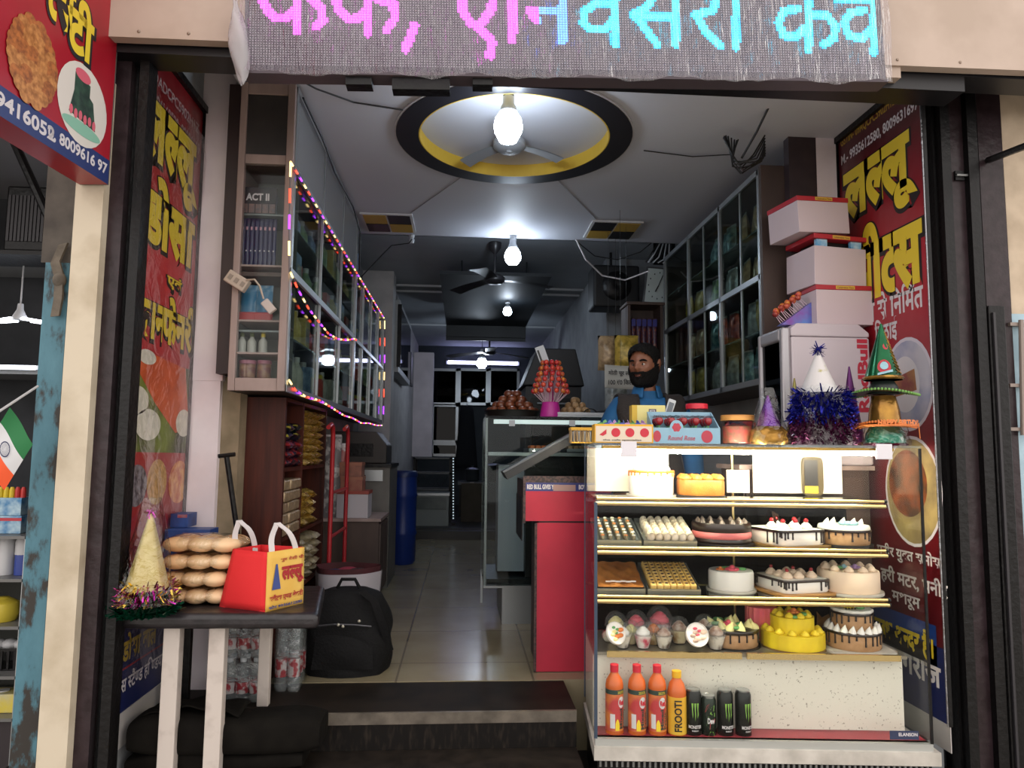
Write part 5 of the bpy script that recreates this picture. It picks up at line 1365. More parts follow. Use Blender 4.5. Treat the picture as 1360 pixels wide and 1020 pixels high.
# ================================================================== SWEET COUNTER
steel = mat('brushed_steel', '#8d9192', .3, .75)
cglass = glass('counter_glass', '#f0f6f5', .06, .02)
sy = 4.235; sxl = aY(645, 560, sy).x; sz = aY(645, 552, sy).z
sx1 = 1.02
t = thing('sweet_counter', 'tall glass fronted sweet counter with steel base carrying the brown gulab jamun tray', 'counter', ((sxl+sx1)/2, sy+.3, FZ))
D = lambda mb, n, m, **kw: mb.build(n, m, t, world=True, **kw)
zb = aY(667, 778, sy).z
D(MB().box(sxl+.11, sx1, sy+.02, sy+.6, FZ, zb), 'base', steel)
D(MB().box(sxl+.02, sx1, sy+.05, sy+.6, zb, zb+.03), 'floor_panel', black_steel)
zmid = aY(700, 601, sy).z
D(MB().box(sxl+.02, sx1, sy+.05, sy+.58, zmid-.02, zmid), 'display_shelf', steel)
D(MB().box(sxl+.09, sxl+.25, sy+.2, sy+.5, zb+.05, zmid-.08), 'white_box', mat('counter_inner_white', '#8a8f99', .5)); D(MB().box(sxl+.25, sx1, sy+.1, sy+.55, zb+.03, zmid-.022), 'dark_cabinet', black_steel)
D(MB().box(sxl, sx1, sy, sy+.62, sz-.012, sz), 'glass_top', cglass)
D(MB().box(sxl, sx1, sy, sy+.006, zb, sz-.014), 'front_glass', cglass); D(MB().box(sxl, sxl+.006, sy+.008, sy+.6, zb, sz-.014), 'side_glass', cglass)
e = MB()
for (x, y) in ((sxl, sy), (sxl, sy+.6), (sx1-.02, sy), (sx1-.02, sy+.6)): e.box(x, x+.014, y, y+.014, FZ if y > sy+.1 else zb, sz-.013)
e.box(sxl, sx1, sy-.003, sy+.012, zb-.012, zb); D(e, 'steel_frame', steel)
D(MB().box(sxl+.05, sx1-.02, sy+.03, sy+.06, sz-.045, sz-.02), 'lamp_strip', mat('counter_lamp', '#ffffff', .4, emit=.5, ecol='#e3f2f0'))
e = MB(); 
for px in (680, 760): p_ = aY(px, 562, sy-.004); e.cbox((p_.x, sy-.003, p_.z), (.035, .008, .035))
D(e, 'glass_clip', hold_w)
def tray_sweets(lb, px, col, n):
    p_ = aY(px, 598, sy+.15); s = thing('sweet_tray', lb, 'tray', (p_.x, sy+.26, zmid+.001))
    e = MB(); e.box(-.10, .10, -.16, .16, 0, .006).box(-.10, .10, -.16, -.155, 0, .025).box(-.10, .10, .155, .16, 0, .025).box(-.10, -.095, -.16, .16, 0, .025).box(.095, .10, -.16, .16, 0, .025); e.build('tray', steel, s)
    for i in range(n):
        MB().cbox((-.07+.035*(i % 5), -.11+.045*(i//5), .025), (.03, .038, .035)).build('sweet_piece', col, s, bevel=.006)
tray_sweets('tray of orange sweets inside the tall sweet counter', 722, mat('sweet_orange', '#c46a2c', .5, hex2='#a9532a', scale=30), 20)
tray_sweets('tray of tan sweets inside the tall sweet counter', 772, mat('sweet_tan', '#9c7a52', .5, hex2='#7a5a3a', scale=30), 20)

# things standing on the sweet counter
p_ = aZ(690, 549, sz)
t = thing('sweet_pan', 'wide dark pan on the sweet counter heaped with brown gulab jamun', 'pan', (p_.x+.0, sy+.24, sz+.001))
R0 = abs(aY(727, 545, sy+.24).x-aY(653, 545, sy+.24).x)/2
lathe_part([(R0*.8, 0), (R0*.9, .004), (R0, .04), (R0*1.03, .043), (R0*.97, .036), (R0*.86, .012), (0, .012)], mat('pan_dark', '#2a2421', .35, .4), 'pan_body', t, 32)
jam = mat('jamun_brown', '#7a4226', .3, hex2='#5c2e1a', scale=8, coat=.3); ladm = mat('laddu_tan', '#a98a63', .6, hex2='#8d6f4b', scale=60, bump=.5)
def heap(name, lb, grp, cat, cx, cy, z, rad, r, m, layers, flat=1.0, ell=1.0):
    first = None
    for k in range(layers):
        rr = rad-k*r*1.15; zz = z+r*flat+k*r*1.35*flat
        if rr < 0: break
        rings = [(0, 1)] if rr < r else []
        q = rr
        while q > r*.6: rings.append((q, max(1, int(2*PI*q/(2.02*r))))); q -= 2.0*r
        if rr >= r and q > -.9*r: rings.append((0, 1))
        for (q, n) in rings:
            for i in range(n):
                a_ = 2*PI*i/n+k*.4+q*9
                loc = (cx+q*math.cos(a_), cy+ell*q*math.sin(a_), zz)
                if first is None:
                    first = thing(name, lb, cat, loc, group=grp); MB().ball((0, 0, 0), r, 14, 9, (1, 1, flat)).build('ball', m, first, smooth=80)
                    MB().ball((r*.2, -r*.3, r*.8*flat), r*.22, 8, 5, (1, 1, .4)).build('garnish', M.setdefault('gar_'+name, mat('garnish_'+name, '#b08a5a', .5)), first, smooth=80)
                else: copy_tree(first, loc, rotz=rnd.uniform(0, 6))
heap('gulab_jamun', 'glossy brown gulab jamun ball heaped in the wide dark pan', 'gulab jamun in the dark pan', 'sweet', p_.x, sy+.24, sz+.014, R0*.78, .031, jam, 4, .85)
p_ = aZ(772, 553, sz); xl, xr = aY(738, 550, sy+.1).x, aY(809, 550, sy+.1).x
t = thing('white_tray', 'flat white tray on the sweet counter under the pale laddus', 'tray', ((xl+xr)/2, sy+.18, sz+.001))
w = (xr-xl)/2; e = MB(); e.box(-w, w, -.15, .15, 0, .01).box(-w, w, -.15, -.142, .01, .028).box(-w, w, .142, .15, .01, .028).box(-w, -w+.008, -.142, .142, .01, .028).box(w-.008, w, -.142, .142, .01, .028); e.build('tray_body', hold_w, t, bevel=.003)
p_ = aY(764, 548, sy+.2)
lx = p_.x
t = thing('oval_dish', 'white oval dish holding the pyramid of pale laddus on the tray', 'dish', (lx, sy+.2, sz+.0125))
lathe_part([(.085, 0), (.10, .01), (.105, .022), (.095, .02), (.08, .008), (0, .008)], mat('dish_white', '#c4c4c2', .3), 'dish_body', t, 28)
heap('laddu', 'pale tan laddu ball in the pyramid beside the lollipops', 'pale laddus on the white dish', 'sweet', lx, sy+.2, sz+.021, .072, .024, ladm, 4)
s = thing('serving_scoop', 'black serving scoop lying at the edge of the white tray', 'scoop', (aY(786, 548, sy+.05).x, sy+.12, sz+.03))
MB().grid(lambda u, v: (.04*math.cos(PI*u), .05*(v-.5), .028*math.sin(PI*u)), 12, 6).build('bowl', hold_b, s, smooth=60).modifiers.new('thick', 'SOLIDIFY').thickness = .003
MB().tube([(.04, 0, .004), (.10, 0, .016)], .007, 8).build('handle', hold_b, s)
# lollipop stand
p_ = aY(731, 548, sy+.08)
t = thing('lollipop_stand', 'pink tub of red and yellow lollipops fanned up beside the gulab jamun', 'lollipop stand', (p_.x, sy+.08, sz+.001))
pk = mat('tub_pink', '#b8288f', .4); lst = mat('stick_pale', '#d5b9c6', .5); lr = mat('lolly_red', '#b82436', .3, hex2='#d8563a', scale=40); ly = mat('lolly_amber', '#d0862a', .3, hex2='#b83040', scale=40)
lathe_part([(.062, 0), (.064, .01), (.052, .085), (.05, .09), (.04, .09)], pk, 'tub', t, 20); lathe_part([(.03, .085), (.012, .20), (0, .2)], mat('core_pink', '#a02a78', .5), 'core', t, 14)
for row in range(6):
    n = 14-row*1; rr = .105-.011*row; zz = .145+.035*row
    for i in range(n):
        a_ = 2*PI*i/n+row*.25; hx, hy = rr*math.cos(a_), rr*math.sin(a_)
        o = MB().tube([(hx*.4, hy*.4, .085), (hx, hy, zz)], .0022, 5).build('stick', lst, t)
        MB().ball((hx, hy, zz+.01), .0155, 10, 7).build('candy', ly if (i+row) % 4 == 0 else lr, o, smooth=80)
t2 = thing('price_card', 'small white card stuck askew on top of the lollipop stand', 'card', (p_.x-.055, sy+.08, sz+.385), rot=(.0, -.35, 0))
MB().box(-.028, .028, -.003, .003, -.05, .05).build('card', hold_w, t2); MB().box(-.022, -.01, -.0035, -.003, -.04, .03).build('print', hold_b, t2); MB().tube([(0, 0, -.05), (.03, .0, -.13)], .002, 5).build('stick', lst, t2)
p_ = aY(655, 545, sy+.4)
t = thing('small_bowl', 'small white bowl of pale sweets at the end of the sweet counter', 'bowl', (p_.x+.0, sy+.5, sz+.001))
lathe_part([(.03, 0), (.05, .03), (.052, .032), (.045, .03), (.025, .006), (0, .006)], hold_w, 'bowl_body', t); MB().ball((0, 0, .03), .035, 10, 6, (1, 1, .5)).build('sweets', ladm, t, smooth=80)
# black cooking hood behind
a, b = P(698, 560, 6.2), P(772, 462, 6.2)
t = thing('tandoor_hood', 'big dark hooded oven standing behind the lollipops', 'oven', ((a.x+b.x)/2, 6.5, FZ))
w = (b.x-a.x)/2; h = b.z-FZ
MB().box(-w, w, -.3, .3, 0, h-.35).build('body', mat('oven_dark', '#17171a', .5), t); MB().prism([(-w-.03, 0), (w+.03, 0), (w-.05, .33), (-w+.10, .33)], .6, frame((0, .3, h-.34), (1, 0, 0), (0, 0, 1))).build('hood', bpy.data.materials['oven_dark'], t, bevel=.01)
MB().box(-w*.8, w*.8, -.315, -.301, h-.9, h-.45).build('door', black_steel, t); MB().tube([(-w*.6, -.33, h-.5), (w*.6, -.33, h-.5)], .01, 8).build('handle', alu, t)

# ================================================================== RED COUNTER (open chest freezer with red cloth)
ry = 3.34; a, b = aY(695, 632, ry), aY(712, 905, ry)
rx1 = .70
t = thing('red_fronted_freezer', 'chest freezer with red cloth front and dark slanted lid between the counters', 'freezer', ((a.x+rx1)/2, ry+.2, FZ))
zt = a.z; zs2 = aY(712, 692, ry).z; yB = 3.70
redc = mat('red_cloth', '#b01c38', .55, hex2='#9c1730', scale=4, bump=.15)
D = lambda mb, n, m, **kw: mb.build(n, m, t, world=True, **kw)
D(MB().box(b.x+.01, rx1, ry+.012, yB, FZ+.001, zs2), 'lower_body', mat('freezer_side', '#35272a', .5)); D(MB().box(a.x, rx1, ry+.012, yB, zs2, zt-.02), 'upper_body', bpy.data.materials['freezer_side'])
e = MB(); e.box(b.x, rx1, ry, ry+.01, FZ+.003, zs2-.008).box(a.x+.012, rx1, ry, ry+.01, zs2, zt-.07); D(e, 'red_cloth', redc)
mesh_m = mat('woven_trim', '#4a3230', .5, hex2='#23171a', scale=90, contrast=(.45, .55))
e = MB(); e.box(a.x, rx1, ry-.004, ry+.011, zt-.03, zt).box(a.x, a.x+.012, ry-.003, ry+.011, zs2-.01, zt-.03).box(b.x-.012, b.x, ry-.003, ry+.011, FZ+.003, zs2-.01); D(e, 'woven_edge', mesh_m)
D(MB().box(a.x+.012, rx1, ry-.001, ry+.0095, zt-.07, zt-.03), 'blue_strip', mat('slogan_blue', '#27306f', .4))
Fq = XF[t.name].inverted() @ frame((a.x, ry-.001, zt-.07), (1, 0, 0), (0, 0, 1))
e = MB(); write(e, 'RED BULL GIVES YOU', Fq, .018, .009, .165, .031, .001, .04); write(e, 'BOY ZERO', Fq, .26, .009, .34, .031, .001, .04); e.build('slogan_lettering', white_print, t)
D(MB().box(a.x+.14, a.x+.245, ry-.0025, ry-.0012, zt-.068, zt-.04), 'pasted_tape', mat('tape_tan', '#9a7a74', .5))
# slanted lid, hinged low on the aisle side
p0 = Vector((a.x-.07, 0, zt-.02)); p1 = aY(757, 590, ry+.1); p1.y = 0
dv = (p1-p0).normalized(); nv = Vector((-dv.z, 0, dv.x))
lp = [p0, p0+(p1-p0)*1.25, p0+(p1-p0)*1.25+nv*.035, p0+nv*.035]
e = MB(); vs = [Vector((q.x, y, q.z)) for y in (ry+.05, yB) for q in lp]; e.add(vs, [(0, 1, 2, 3), (7, 6, 5, 4), (0, 4, 5, 1), (1, 5, 6, 2), (2, 6, 7, 3), (3, 7, 4, 0)])
D(e, 'slanted_lid', mat('lid_dark', '#101216', .4, .0))
e = MB(); vs = [Vector((q.x, y, q.z))+nv*.036 for y in (ry+.045, ry+.075) for q in (p0, p0+(p1-p0)*1.25, p0+(p1-p0)*1.25+nv*.01, p0+nv*.01)]; e.add(vs, [(0, 1, 2, 3), (7, 6, 5, 4), (0, 4, 5, 1), (1, 5, 6, 2), (2, 6, 7, 3), (3, 7, 4, 0)]); D(e, 'lid_rail', mat('lid_rail_grey', '#55595e', .4, .4))
D(MB().box(a.x-.004, a.x+.0, ry+.02, yB, zt-.3, zt-.1), 'side_vent', black_steel)

# ================================================================== RIGHT WALL
wX = 1.5
t = thing('glass_wall_cabinet', 'aluminium-framed glass wall cabinet of packets above and behind the shopkeeper', 'cabinet', (1.68, 3.42, 1.8))
rz0, rz1 = 1.82, 2.89
D = lambda mb, n, m, **kw: mb.build(n, m, t, world=True, **kw)
D(MB().box(1.84, 1.855, 3.47, 5.2, rz0, rz1), 'back_panel', inner_dark); D(MB().box(wX+.01, 1.855, 3.47, 5.2, rz0-.02, rz0), 'bottom_panel', wood_brown); D(MB().box(wX+.01, 1.855, 3.47, 5.2, rz1, rz1+.02), 'top_panel', wood_brown)
D(MB().box(wX-.002, 1.855, 3.442, 3.47, rz0-.05, rz1+.03), 'end_panel', wood_brown); D(MB().box(wX+.01, 1.855, 5.2, 5.22, rz0, rz1), 'end_panel', wood_brown)
zm = 2.35
for z in (2.08, zm, 2.62): D(MB().box(wX+.02, 1.84, 3.47, 5.2, z-.008, z), 'shelf', wood_brown if z == zm else M['gs'])
e = MB()
for y in (3.465, 4.03, 4.62, 5.18): e.box(wX-.006, wX+.008, y, y+.025, rz0-.02, rz1+.02)
for z in (rz0-.02, zm-.02, rz1-.01): e.box(wX-.006, wX+.008, 3.47, 5.2, z, z+.03)
D(e, 'front_frame', alu)
e = MB()
for y in (3.73, 4.33): e.box(wX+.0, wX+.01, y, y+.012, rz0, rz1)
D(e, 'pane_edge', alu)
for (y0, y1) in ((3.45, 3.75), (3.72, 4.04), (4.05, 4.35), (4.32, 4.63), (4.64, 5.19)):
    for (z0, z1) in ((rz0+.005, zm-.02), (zm+.012, rz1-.01)): D(MB().box(wX+.004, wX+.007, y0, y1, z0, z1), 'sliding_pane', pane)
pk_m = {k: mat('pack_'+k, a_, .3, .15, hex2=b_, scale=26, bump=.4, contrast=(.42, .6)) for k, a_, b_ in (('gold', '#8d7a2c', '#c2a54a'), ('silver', '#7d8280', '#a9adaa'), ('teal', '#2f5f66', '#7fa0a0'), ('red', '#7d2626', '#b8533a'), ('tan', '#8d7658', '#b49a76'), ('green', '#3a6a3a', '#6f9a4a'))}
rows = [(zm+.001, (('tan', 'pale tan packet leaning on the upper shelf of the right hand glass cabinet', 3.5, 4.0, 5), ('silver', 'silver packet on the middle upper shelf behind the panes over the shopkeeper', 4.1, 4.3, 2), ('green', 'green packet on the upper shelf behind the panes over the shopkeeper', 4.38, 4.55, 2), ('gold', 'dull gold packet on the far upper shelf of the cabinet near the wall clock', 4.7, 5.1, 4))),
        (2.081, (('gold', 'bright gold packet in the cabinet above the white fridge', 3.5, 3.75, 3), ('silver', 'silver packet piled in the cabinet above the white fridge', 3.8, 4.0, 2), ('red', 'red packet behind the bulb reflection in the glass cabinet', 4.1, 4.35, 3), ('teal', 'teal packet on the lower row of the cabinet beside the shopkeeper', 4.4, 4.6, 2), ('tan', 'tan packet on the far lower row of the glass cabinet', 4.7, 5.1, 4))),
        (1.821, (('teal', 'teal packet on the bottom shelf of the cabinet above the white fridge', 3.5, 4.0, 5), ('silver', 'silver packet on the bottom shelf beside the shopkeeper', 4.1, 4.6, 4), ('gold', 'dull gold packet on the far bottom shelf by the shopkeeper', 4.7, 5.1, 4))),
        (2.621, (('tan', 'tan packet on the glass top shelf of the right hand cabinet', 3.5, 4.0, 5), ('teal', 'teal packet on the glass top shelf of the cabinet over the shopkeeper', 4.1, 4.6, 4)))]
for z, items in rows:
    for key, lb, y0, y1, n in items:
        f_ = None
        for i in range(n):
            loc = (1.62+.03*(i % 2), y0+(y1-y0)*(i+.5)/n, z)
            if f_ is None:
                f_ = thing('snack_packet', lb, 'snack packet', loc, rot=(0, 0, PI/2+.1), group=lb.replace(' packet ', ' packets ') if n > 1 else None)
                pillow(.12, .21, .06, 8, seed=n+int(z*100)).build('packet', pk_m[key], f_, smooth=60)
                MB().cbox((0, .0, .205), (.115, .006, .016)).build('crimped_top', pk_m['silver'], f_)
            else: copy_tree(f_, loc, rot=(rnd.uniform(-.05, .05), rnd.uniform(-.08, .08), PI/2+rnd.uniform(-.2, .2)))
# wall clock, small shelf unit, notice, speaker, cables
c = aY(870, 384, 5.6)
t = thing('wall_clock', 'square pale wall clock tilted on the cabinet end by the loudspeaker', 'clock', (c.x, 5.5, c.z), rot=(0, .12, -.25))
MB().box(-.11, .11, -.015, .015, -.15, .15).build('case', mat('clock_frame', '#2a2a2c', .4), t, bevel=.005); MB().box(-.095, .095, -.018, -.015, -.135, .135).build('dial', mat('clock_dial', '#9aa39f', .5), t)
e = MB(); 
for i in range(12): e.cbox((.078*math.sin(i*PI/6), -.019, .105*math.cos(i*PI/6)), (.008, .001, .012))
e.build('hour_mark', hold_b, t); MB().tube([(0, -.021, 0), (-.02, -.021, -.05)], .005, 6).build('hour_hand', hold_b, t); MB().tube([(0, -.023, 0), (.025, -.023, .085)], .0035, 6).build('minute_hand', hold_b, t)
a, b = aY(842, 478, 5.0), aY(882, 402, 5.0)
t = thing('open_wall_rack', 'small wooden wall rack of dark sachets behind the shopkeeper head', 'shelf', ((a.x+b.x)/2, 5.2, a.z)); w = (b.x-a.x)/2; h = b.z-a.z
e = MB(); MB().box(-w, w, .1, .12, 0, h).build('back_panel', wood_brown, t); MB().box(-w-.02, -w, -.1, .12, -.02, h+.02).build('side_panel', wood_brown, t); MB().box(w, w+.02, -.1, .12, -.02, h+.02).build('side_panel', wood_brown, t); MB().box(-w-.03, w+.03, -.12, .12, h, h+.02).build('top_panel', wood_brown, t); MB().box(-w, w, -.1, .1, -.02, 0).build('shelf', wood_brown, t)
for i in range(5):
    s = thing('sachet_strip', 'purple and red sachet strip in the small wall rack behind the shopkeeper', 'snack packet', ((a.x+b.x)/2+(i-2)*w*.36, 5.15, a.z+.001), group='sachet strips in the small wall rack')
    pillow(w*.34, h*.78, .03, 6, seed=i).build('sachet', mm('sachet_mix', '#3a1f3a', .35, hex2='#7a4433', scale=50, contrast=(.45, .6)), s, smooth=60); MB().cbox((0, -.012, h*.7), (w*.28, .006, h*.12)).build('printed_label', mat('sachet_label', '#2a2a78', .5) if i == 0 else bpy.data.materials['sachet_label'], s)
a, b = aY(790, 405, 5.8), aY(852, 350, 5.8)
t = thing('wall_loudspeaker', 'big black loudspeaker mounted high under the ceiling by the wall clock', 'loudspeaker', ((a.x+b.x)/2, 6.0, (a.z+b.z)/2)); w, h = (b.x-a.x)/2, (b.z-a.z)/2
MB().box(-w, w, -.14, .14, -h, h).build('cabinet', mat('speaker_black', '#0d0e11', .5), t, bevel=.02, seg=3); lathe_part([(h*.7, 0), (h*.6, -.02), (h*.2, -.03), (0, -.02)], black_steel, 'cone', t, M4=TR((0, -.141, 0), 0, -PI/2)); MB().tube([(0, .1, h), (0, .1, CR-(a.z+b.z)/2)], .012, 8).build('bracket', black_steel, t)
a, b = aY(803, 517, 4.55), aY(846, 487, 4.55)
t = thing('paper_notice', 'white handwritten price notice hanging beside the shopkeeper', 'notice', ((a.x+b.x)/2, 4.55, a.z)); w, h = (b.x-a.x)/2, (b.z-a.z)
MB().grid(lambda u, v: ((u-.5)*2*w, .006*math.sin(5*u), v*h+.01*(1-u)), 8, 4).build('paper', mat('paper_white', '#a9a9a3', .7), t, smooth=60).modifiers.new('thick', 'SOLIDIFY').thickness = .001
Fn = frame((-w, -.009, 0), (1, 0, 0), (0, 0, 1)); e = MB(); write(e, 'मोती चूर लड~डू', Fn, w*.22, h*.56, w*1.85, h*.84, .001, .02); write(e, '100 ₹0 किलो'.replace('कि', 'ि'+'क'), Fn, w*.22, h*.2, w*1.8, h*.46, .001, .02); e.build('lettering', hold_b, t)
MB().tube([(0, .002, h), (0, .01, CE-a.z)], .0012, 5).build('string', hold_b, t)
for i, (px, py, r, lb, m_) in enumerate(((832, 470, .10, 'hanging bag of yellow snacks behind the paper notice', pk_m['gold']), (808, 470, .09, 'hanging clear bag of snacks beside the paper notice', pk_m['tan']), (818, 532, .10, 'clear bag of grey snacks under the paper notice', pk_m['silver']))):
    Yb = 4.86+.13*i; p_ = aY(px, py, Yb); t = thing('hanging_bag', lb, 'bag', (p_.x, Yb, p_.z-.12))
    pillow(r*1.7, .25, .10, 8, seed=i).build('snack_fill', m_, t, smooth=60); MB().tube([(0, 0, .25), (0, 0, CE-p_.z+.12)], .0012, 5).build('tie', hold_b, t)
e = MB(); bx = aY(875, 340, 5.5)
t = thing('cable_bundle', 'tangle of grey and black cables on the dark board beside the ceiling', 'cable bundle', aY(880, 330, 5.6))
MB().box(-.06, .12, .05, .07, -.12, .2).build('board', black_steel, t)
for i in range(9): MB().tube([(-.02+.016*i, .03-.01*(i % 3), .16), (-.03+.012*i, -.01, .05), (-.10+.02*i, -.02-.01*(i % 2), -.05-.01*i), (-.14+.02*i, 0, -.12)], .006, 6).build('cable', hold_w if i % 2 else hold_b, t)
t = thing('cable_bundle', 'nest of black wires above the right hand cabinet near the banner', 'cable bundle', aY(985, 215, 3.3))
for i in range(8):
    ph = i*.8; MB().tube([(-.09+.01*i, .02*math.sin(ph), .12+.02*math.sin(ph)), (-.05, -.01, .03*math.cos(ph)), (0, .015*math.sin(ph*2), -.03+.03*math.sin(ph)), (.06+.008*i, 0, .02+.02*math.cos(ph)), (.12, .0, .14-.015*i)], .004, 6).build('cable', hold_b, t)
wire('ceiling_wire', 'black wire dropping from the ceiling ring side to the wire nest over the cabinet', [aZ(855, 200, CE-.01), aZ(920, 208, CE-.015), aZ(975, 205, CE-.02)], .003)
wire('rising_wire', 'black wires rising from the nest to the lintel by the crimson banner', [aY(985, 210, 3.3), aY(1005, 175, 3.2), aY(1022, 140, 3.1), aY(1045, 112, 3.0)], .006)
wire('shelf_wire', 'thin black wire trailing down the back of the sweet counter', [aY(893, 300, 5.4), aY(850, 335, 5.5), aY(820, 345, 5.6), aY(790, 340, 5.5), aY(765, 320, 5.3)], .004)

# fridge on a brown base cabinet, with pastry boxes
t = thing('base_cabinet', 'brown wooden cabinet under the small white fridge behind the cake case', 'cabinet', (1.53, 3.23, FZ))
MB().box(-.29, .29, -.12, .14, 0, .93).build('body', wood_brown, t); MB().box(-.31, .31, -.135, .15, .93, .95).build('top', wood_pale, t); 
for s_ in (-1, 1): MB().box(.0 if s_ > 0 else -.28, .28 if s_ > 0 else 0, -.132, -.121, .05, .9).build('door', wood_brown, t)
fY = 3.11
fa, fb, fc = aY(1050, 435, fY), aY(1160, 590, fY), aY(1008, 445, fY+.25)
ft = aY(1100, 430, fY).z
fz0 = FZ+.951
t = thing('mini_fridge', 'small white drinks fridge with red lettering standing behind the party hats', 'fridge', (fa.x, fY, fz0))
fw, fh = fb.x-fa.x, ft-fz0
white_f = mat('fridge_white', '#c2b7bd', .35)
MB().box(.0, fw, 0, .26, 0, fh-.06).build('body', white_f, t, bevel=.01); MB().prism([(0, 0), (fw, 0), (fw, .02), (fw-.05, .06), (.03, .06), (0, .035)], .26, frame((0, .26, fh-.059), (1, 0, 0), (0, 0, 1))).build('top', white_f, t, bevel=.006)
e = MB(); e.box(-.045, -.002, -.005, .03, 0, fh-.02).box(-.045, -.002, .235, .265, 0, fh-.02).box(-.045, -.002, .03, .235, fh-.08, fh-.02).box(-.045, -.002, .03, .235, 0, .05); e.build('door_frame', mat('fridge_silver', '#a7a4a8', .3, .4), t, bevel=.012, seg=3)
MB().box(-.03, -.022, .03, .235, .05, fh-.08).build('door_glass', dark_glass, t)
MB().box(-.02, -.012, .05, .09, .06, fh-.1).build('inner_lamp', mat('fridge_lamp', '#ffffff', .4, emit=3, ecol='#eef5ff'), t)
e = MB(); Fq = frame((fw-.012, -.0015, .06), (0, 0, 1), (-1, 0, 0)); write(e, 'RedBull', Fq, fh*.28, .0, fh*.80, .05, .0, .04); e.build('red_lettering', mat('fridge_red', '#b3283c', .5), t)
box_w = mat('pastry_box_white', '#c6b5ba', .6); box_r = mat('pastry_box_red', '#a81f2e', .45); tag_y = mat('tag_yellow', '#c9a53c', .5); tag_r = mat('tag_red', '#7d2a22', .5)
def pastry_box(lb, pxl, pxr, ybot, ytop, z, rz, tip, d=.235, Y=3.125, lift_=0, dx=0):
    a_, b_ = aY(pxl, ybot, Y), aY(pxr, ybot, Y); w = b_.x-a_.x; h = aY(pxl, ytop, Y).z-aY(pxl, ybot, Y).z
    t = thing('pastry_box', lb, 'box', (a_.x, Y, z), rot=(0, tip, rz))
    lh = .022
    MB().box(.003, w-.003, .003, d-.003, 0, h-lh-lift_).build('box_body', box_w, t, bevel=.002)
    MB().box(0, w, 0, d, h-lh, h).build('box_lid', box_r, t, bevel=.002)
    if lift_:
        for k, x in enumerate((.02, w-.075)): MB().box(x, x+.055, .012, .03, h-lh-lift_-.001, h-lh-.001).build('blue_packet', M.setdefault('pbx', mat('packet_sky', '#5a9cc9', .4, hex2='#b9d3e0', scale=25)), t)
        MB().box(.05, w-.05, .05, d-.05, h-lh-lift_-.001, h-lh-.001).build('filling', hold_b, t)
    e = MB(); e.box(w*.35, w*.68, -.0012, 0, h-lh*.85, h-lh*.15); e.build('tag', tag_y, t); e = MB(); write(e, 'Celebration Time', frame((w*.37, -.0014, h-lh*.72), (1, 0, 0), (0, 0, 1)), 0, 0, w*.29, lh*.4, .0003, .02); e.build('tag_lettering', tag_r, t)
    return h
z = fz0+fh+.003
h = pastry_box('bottom white pastry box with red lid, standing straight on the small fridge', 1085, 1162, 430, 378, z, .02, .0)
z += h+.002
h = pastry_box('middle white pastry box, its red lid propped open over blue packets', 1082, 1158, 380, 312, z, .12, .02, lift_=.035); z += h+.004
h = pastry_box('topmost white pastry box with red lid in the stack on the fridge', 1062, 1140, 325, 277, z, .18, -.05)
# purple lollipop pack beside the boxes
t = thing('lollipop_pack', 'triangular purple pack spilling orange lollipops beside the bottom pastry box', 'sweet packet', (aY(1062, 430, 3.2).x, 3.2, fz0+fh+.003))
MB().prism([(-.10, 0), (.055, 0), (.055, .115)], .05, frame((0, .025, 0), (1, 0, 0), (0, 0, 1))).build('pack', mat('pack_purple', '#7a3a9a', .35, hex2='#4a7ac0', scale=12), t)
for i in range(14):
    u = i/13; o = MB().tube([(-.09+.13*u, .0, .01+.09*u), (-.12+.12*u, .01*(i % 3-1), .045+.09*u)], .0018, 5).build('stick', lst, t); MB().ball((-.122+.12*u, .012*(i % 3-1), .05+.088*u+.012*(i % 2)), .014, 10, 7).build('candy', ly if i % 3 else pk_m['red'], o, smooth=80)
# ================================================================== CAKE DISPLAY CASE
GB = 0.15
FL, FR_ = Vector((.507, 2.72, 0)), Vector((1.735, 2.615, 0))
CW = (FR_-FL).length; CPHI = math.atan2(FR_.y-FL.y, FR_.x-FL.x); CD = .45
CM = Matrix.Translation(FL) @ Matrix.Rotation(CPHI, 4, 'Z'); CMI = CM.inverted()
def cl(px, py, d):
    """photo pixel -> case-local (x, z) on the upright plane d behind the front glass"""
    o = CMI @ CAM0; v = CMI.to_3x3() @ _ray(px, py); k = (d-o.y)/v.y; q = o+v*k; return q.x, q.z
def cw(x, d, z): return CM @ Vector((x, d, z))
t = thing('cake_display_case', 'glass cake display case with brass shelf rails and a speckled white base', 'display case', (FL.x, FL.y, GB), rotz=CPHI)
OZ = -GB
def D(mb, n, m, **kw):
    mb.v = [p+Vector((0, 0, OZ)) for p in mb.v]; return mb.build(n, m, t, **kw)
ZT = 1.485; SH = [cl(1000, y, .10)[1] for y in (664, 729, 794)]; ZD = cl(1000, 868, .10)[1]
ZL = cl(1000, 981, .05)[1]; ZG = cl(1000, 990, .0)[1]
gl = glass('case_glass', '#fdfefd', .015, .01)
brass = mat('brass_rail', '#e0c68c', .18, .9); brass_d = mat('brass_dark', '#9a7a3a', .25, .8)
gshelf = glass('shelf_glass', '#f3f9f5', .10, .02)
frame_b = mat('case_edge_blue', '#3c4a5c', .35, .3)
D(MB().box(-.005, CW+.02, -.02, CD, ZG-.055, ZG-.008), 'sill', mat('sill_white', '#c9c4bb', .35, hex2='#a9a49b', scale=10))
e = MB().box(.01, CW, .01, CD-.01, GB, ZG-.056); D(e, 'plinth', black_steel)
e = MB()
for i in range(60): e.cbox((.02+(CW-.04)*i/59, .005, ZG-.075), (.008, .01, .02))
D(e, 'grille', steel)
D(MB().box(0, CW, -.006, .03, ZG-.008, ZG+.016), 'front_rail', mat('rail_grey', '#b0b2ae', .3, .4))
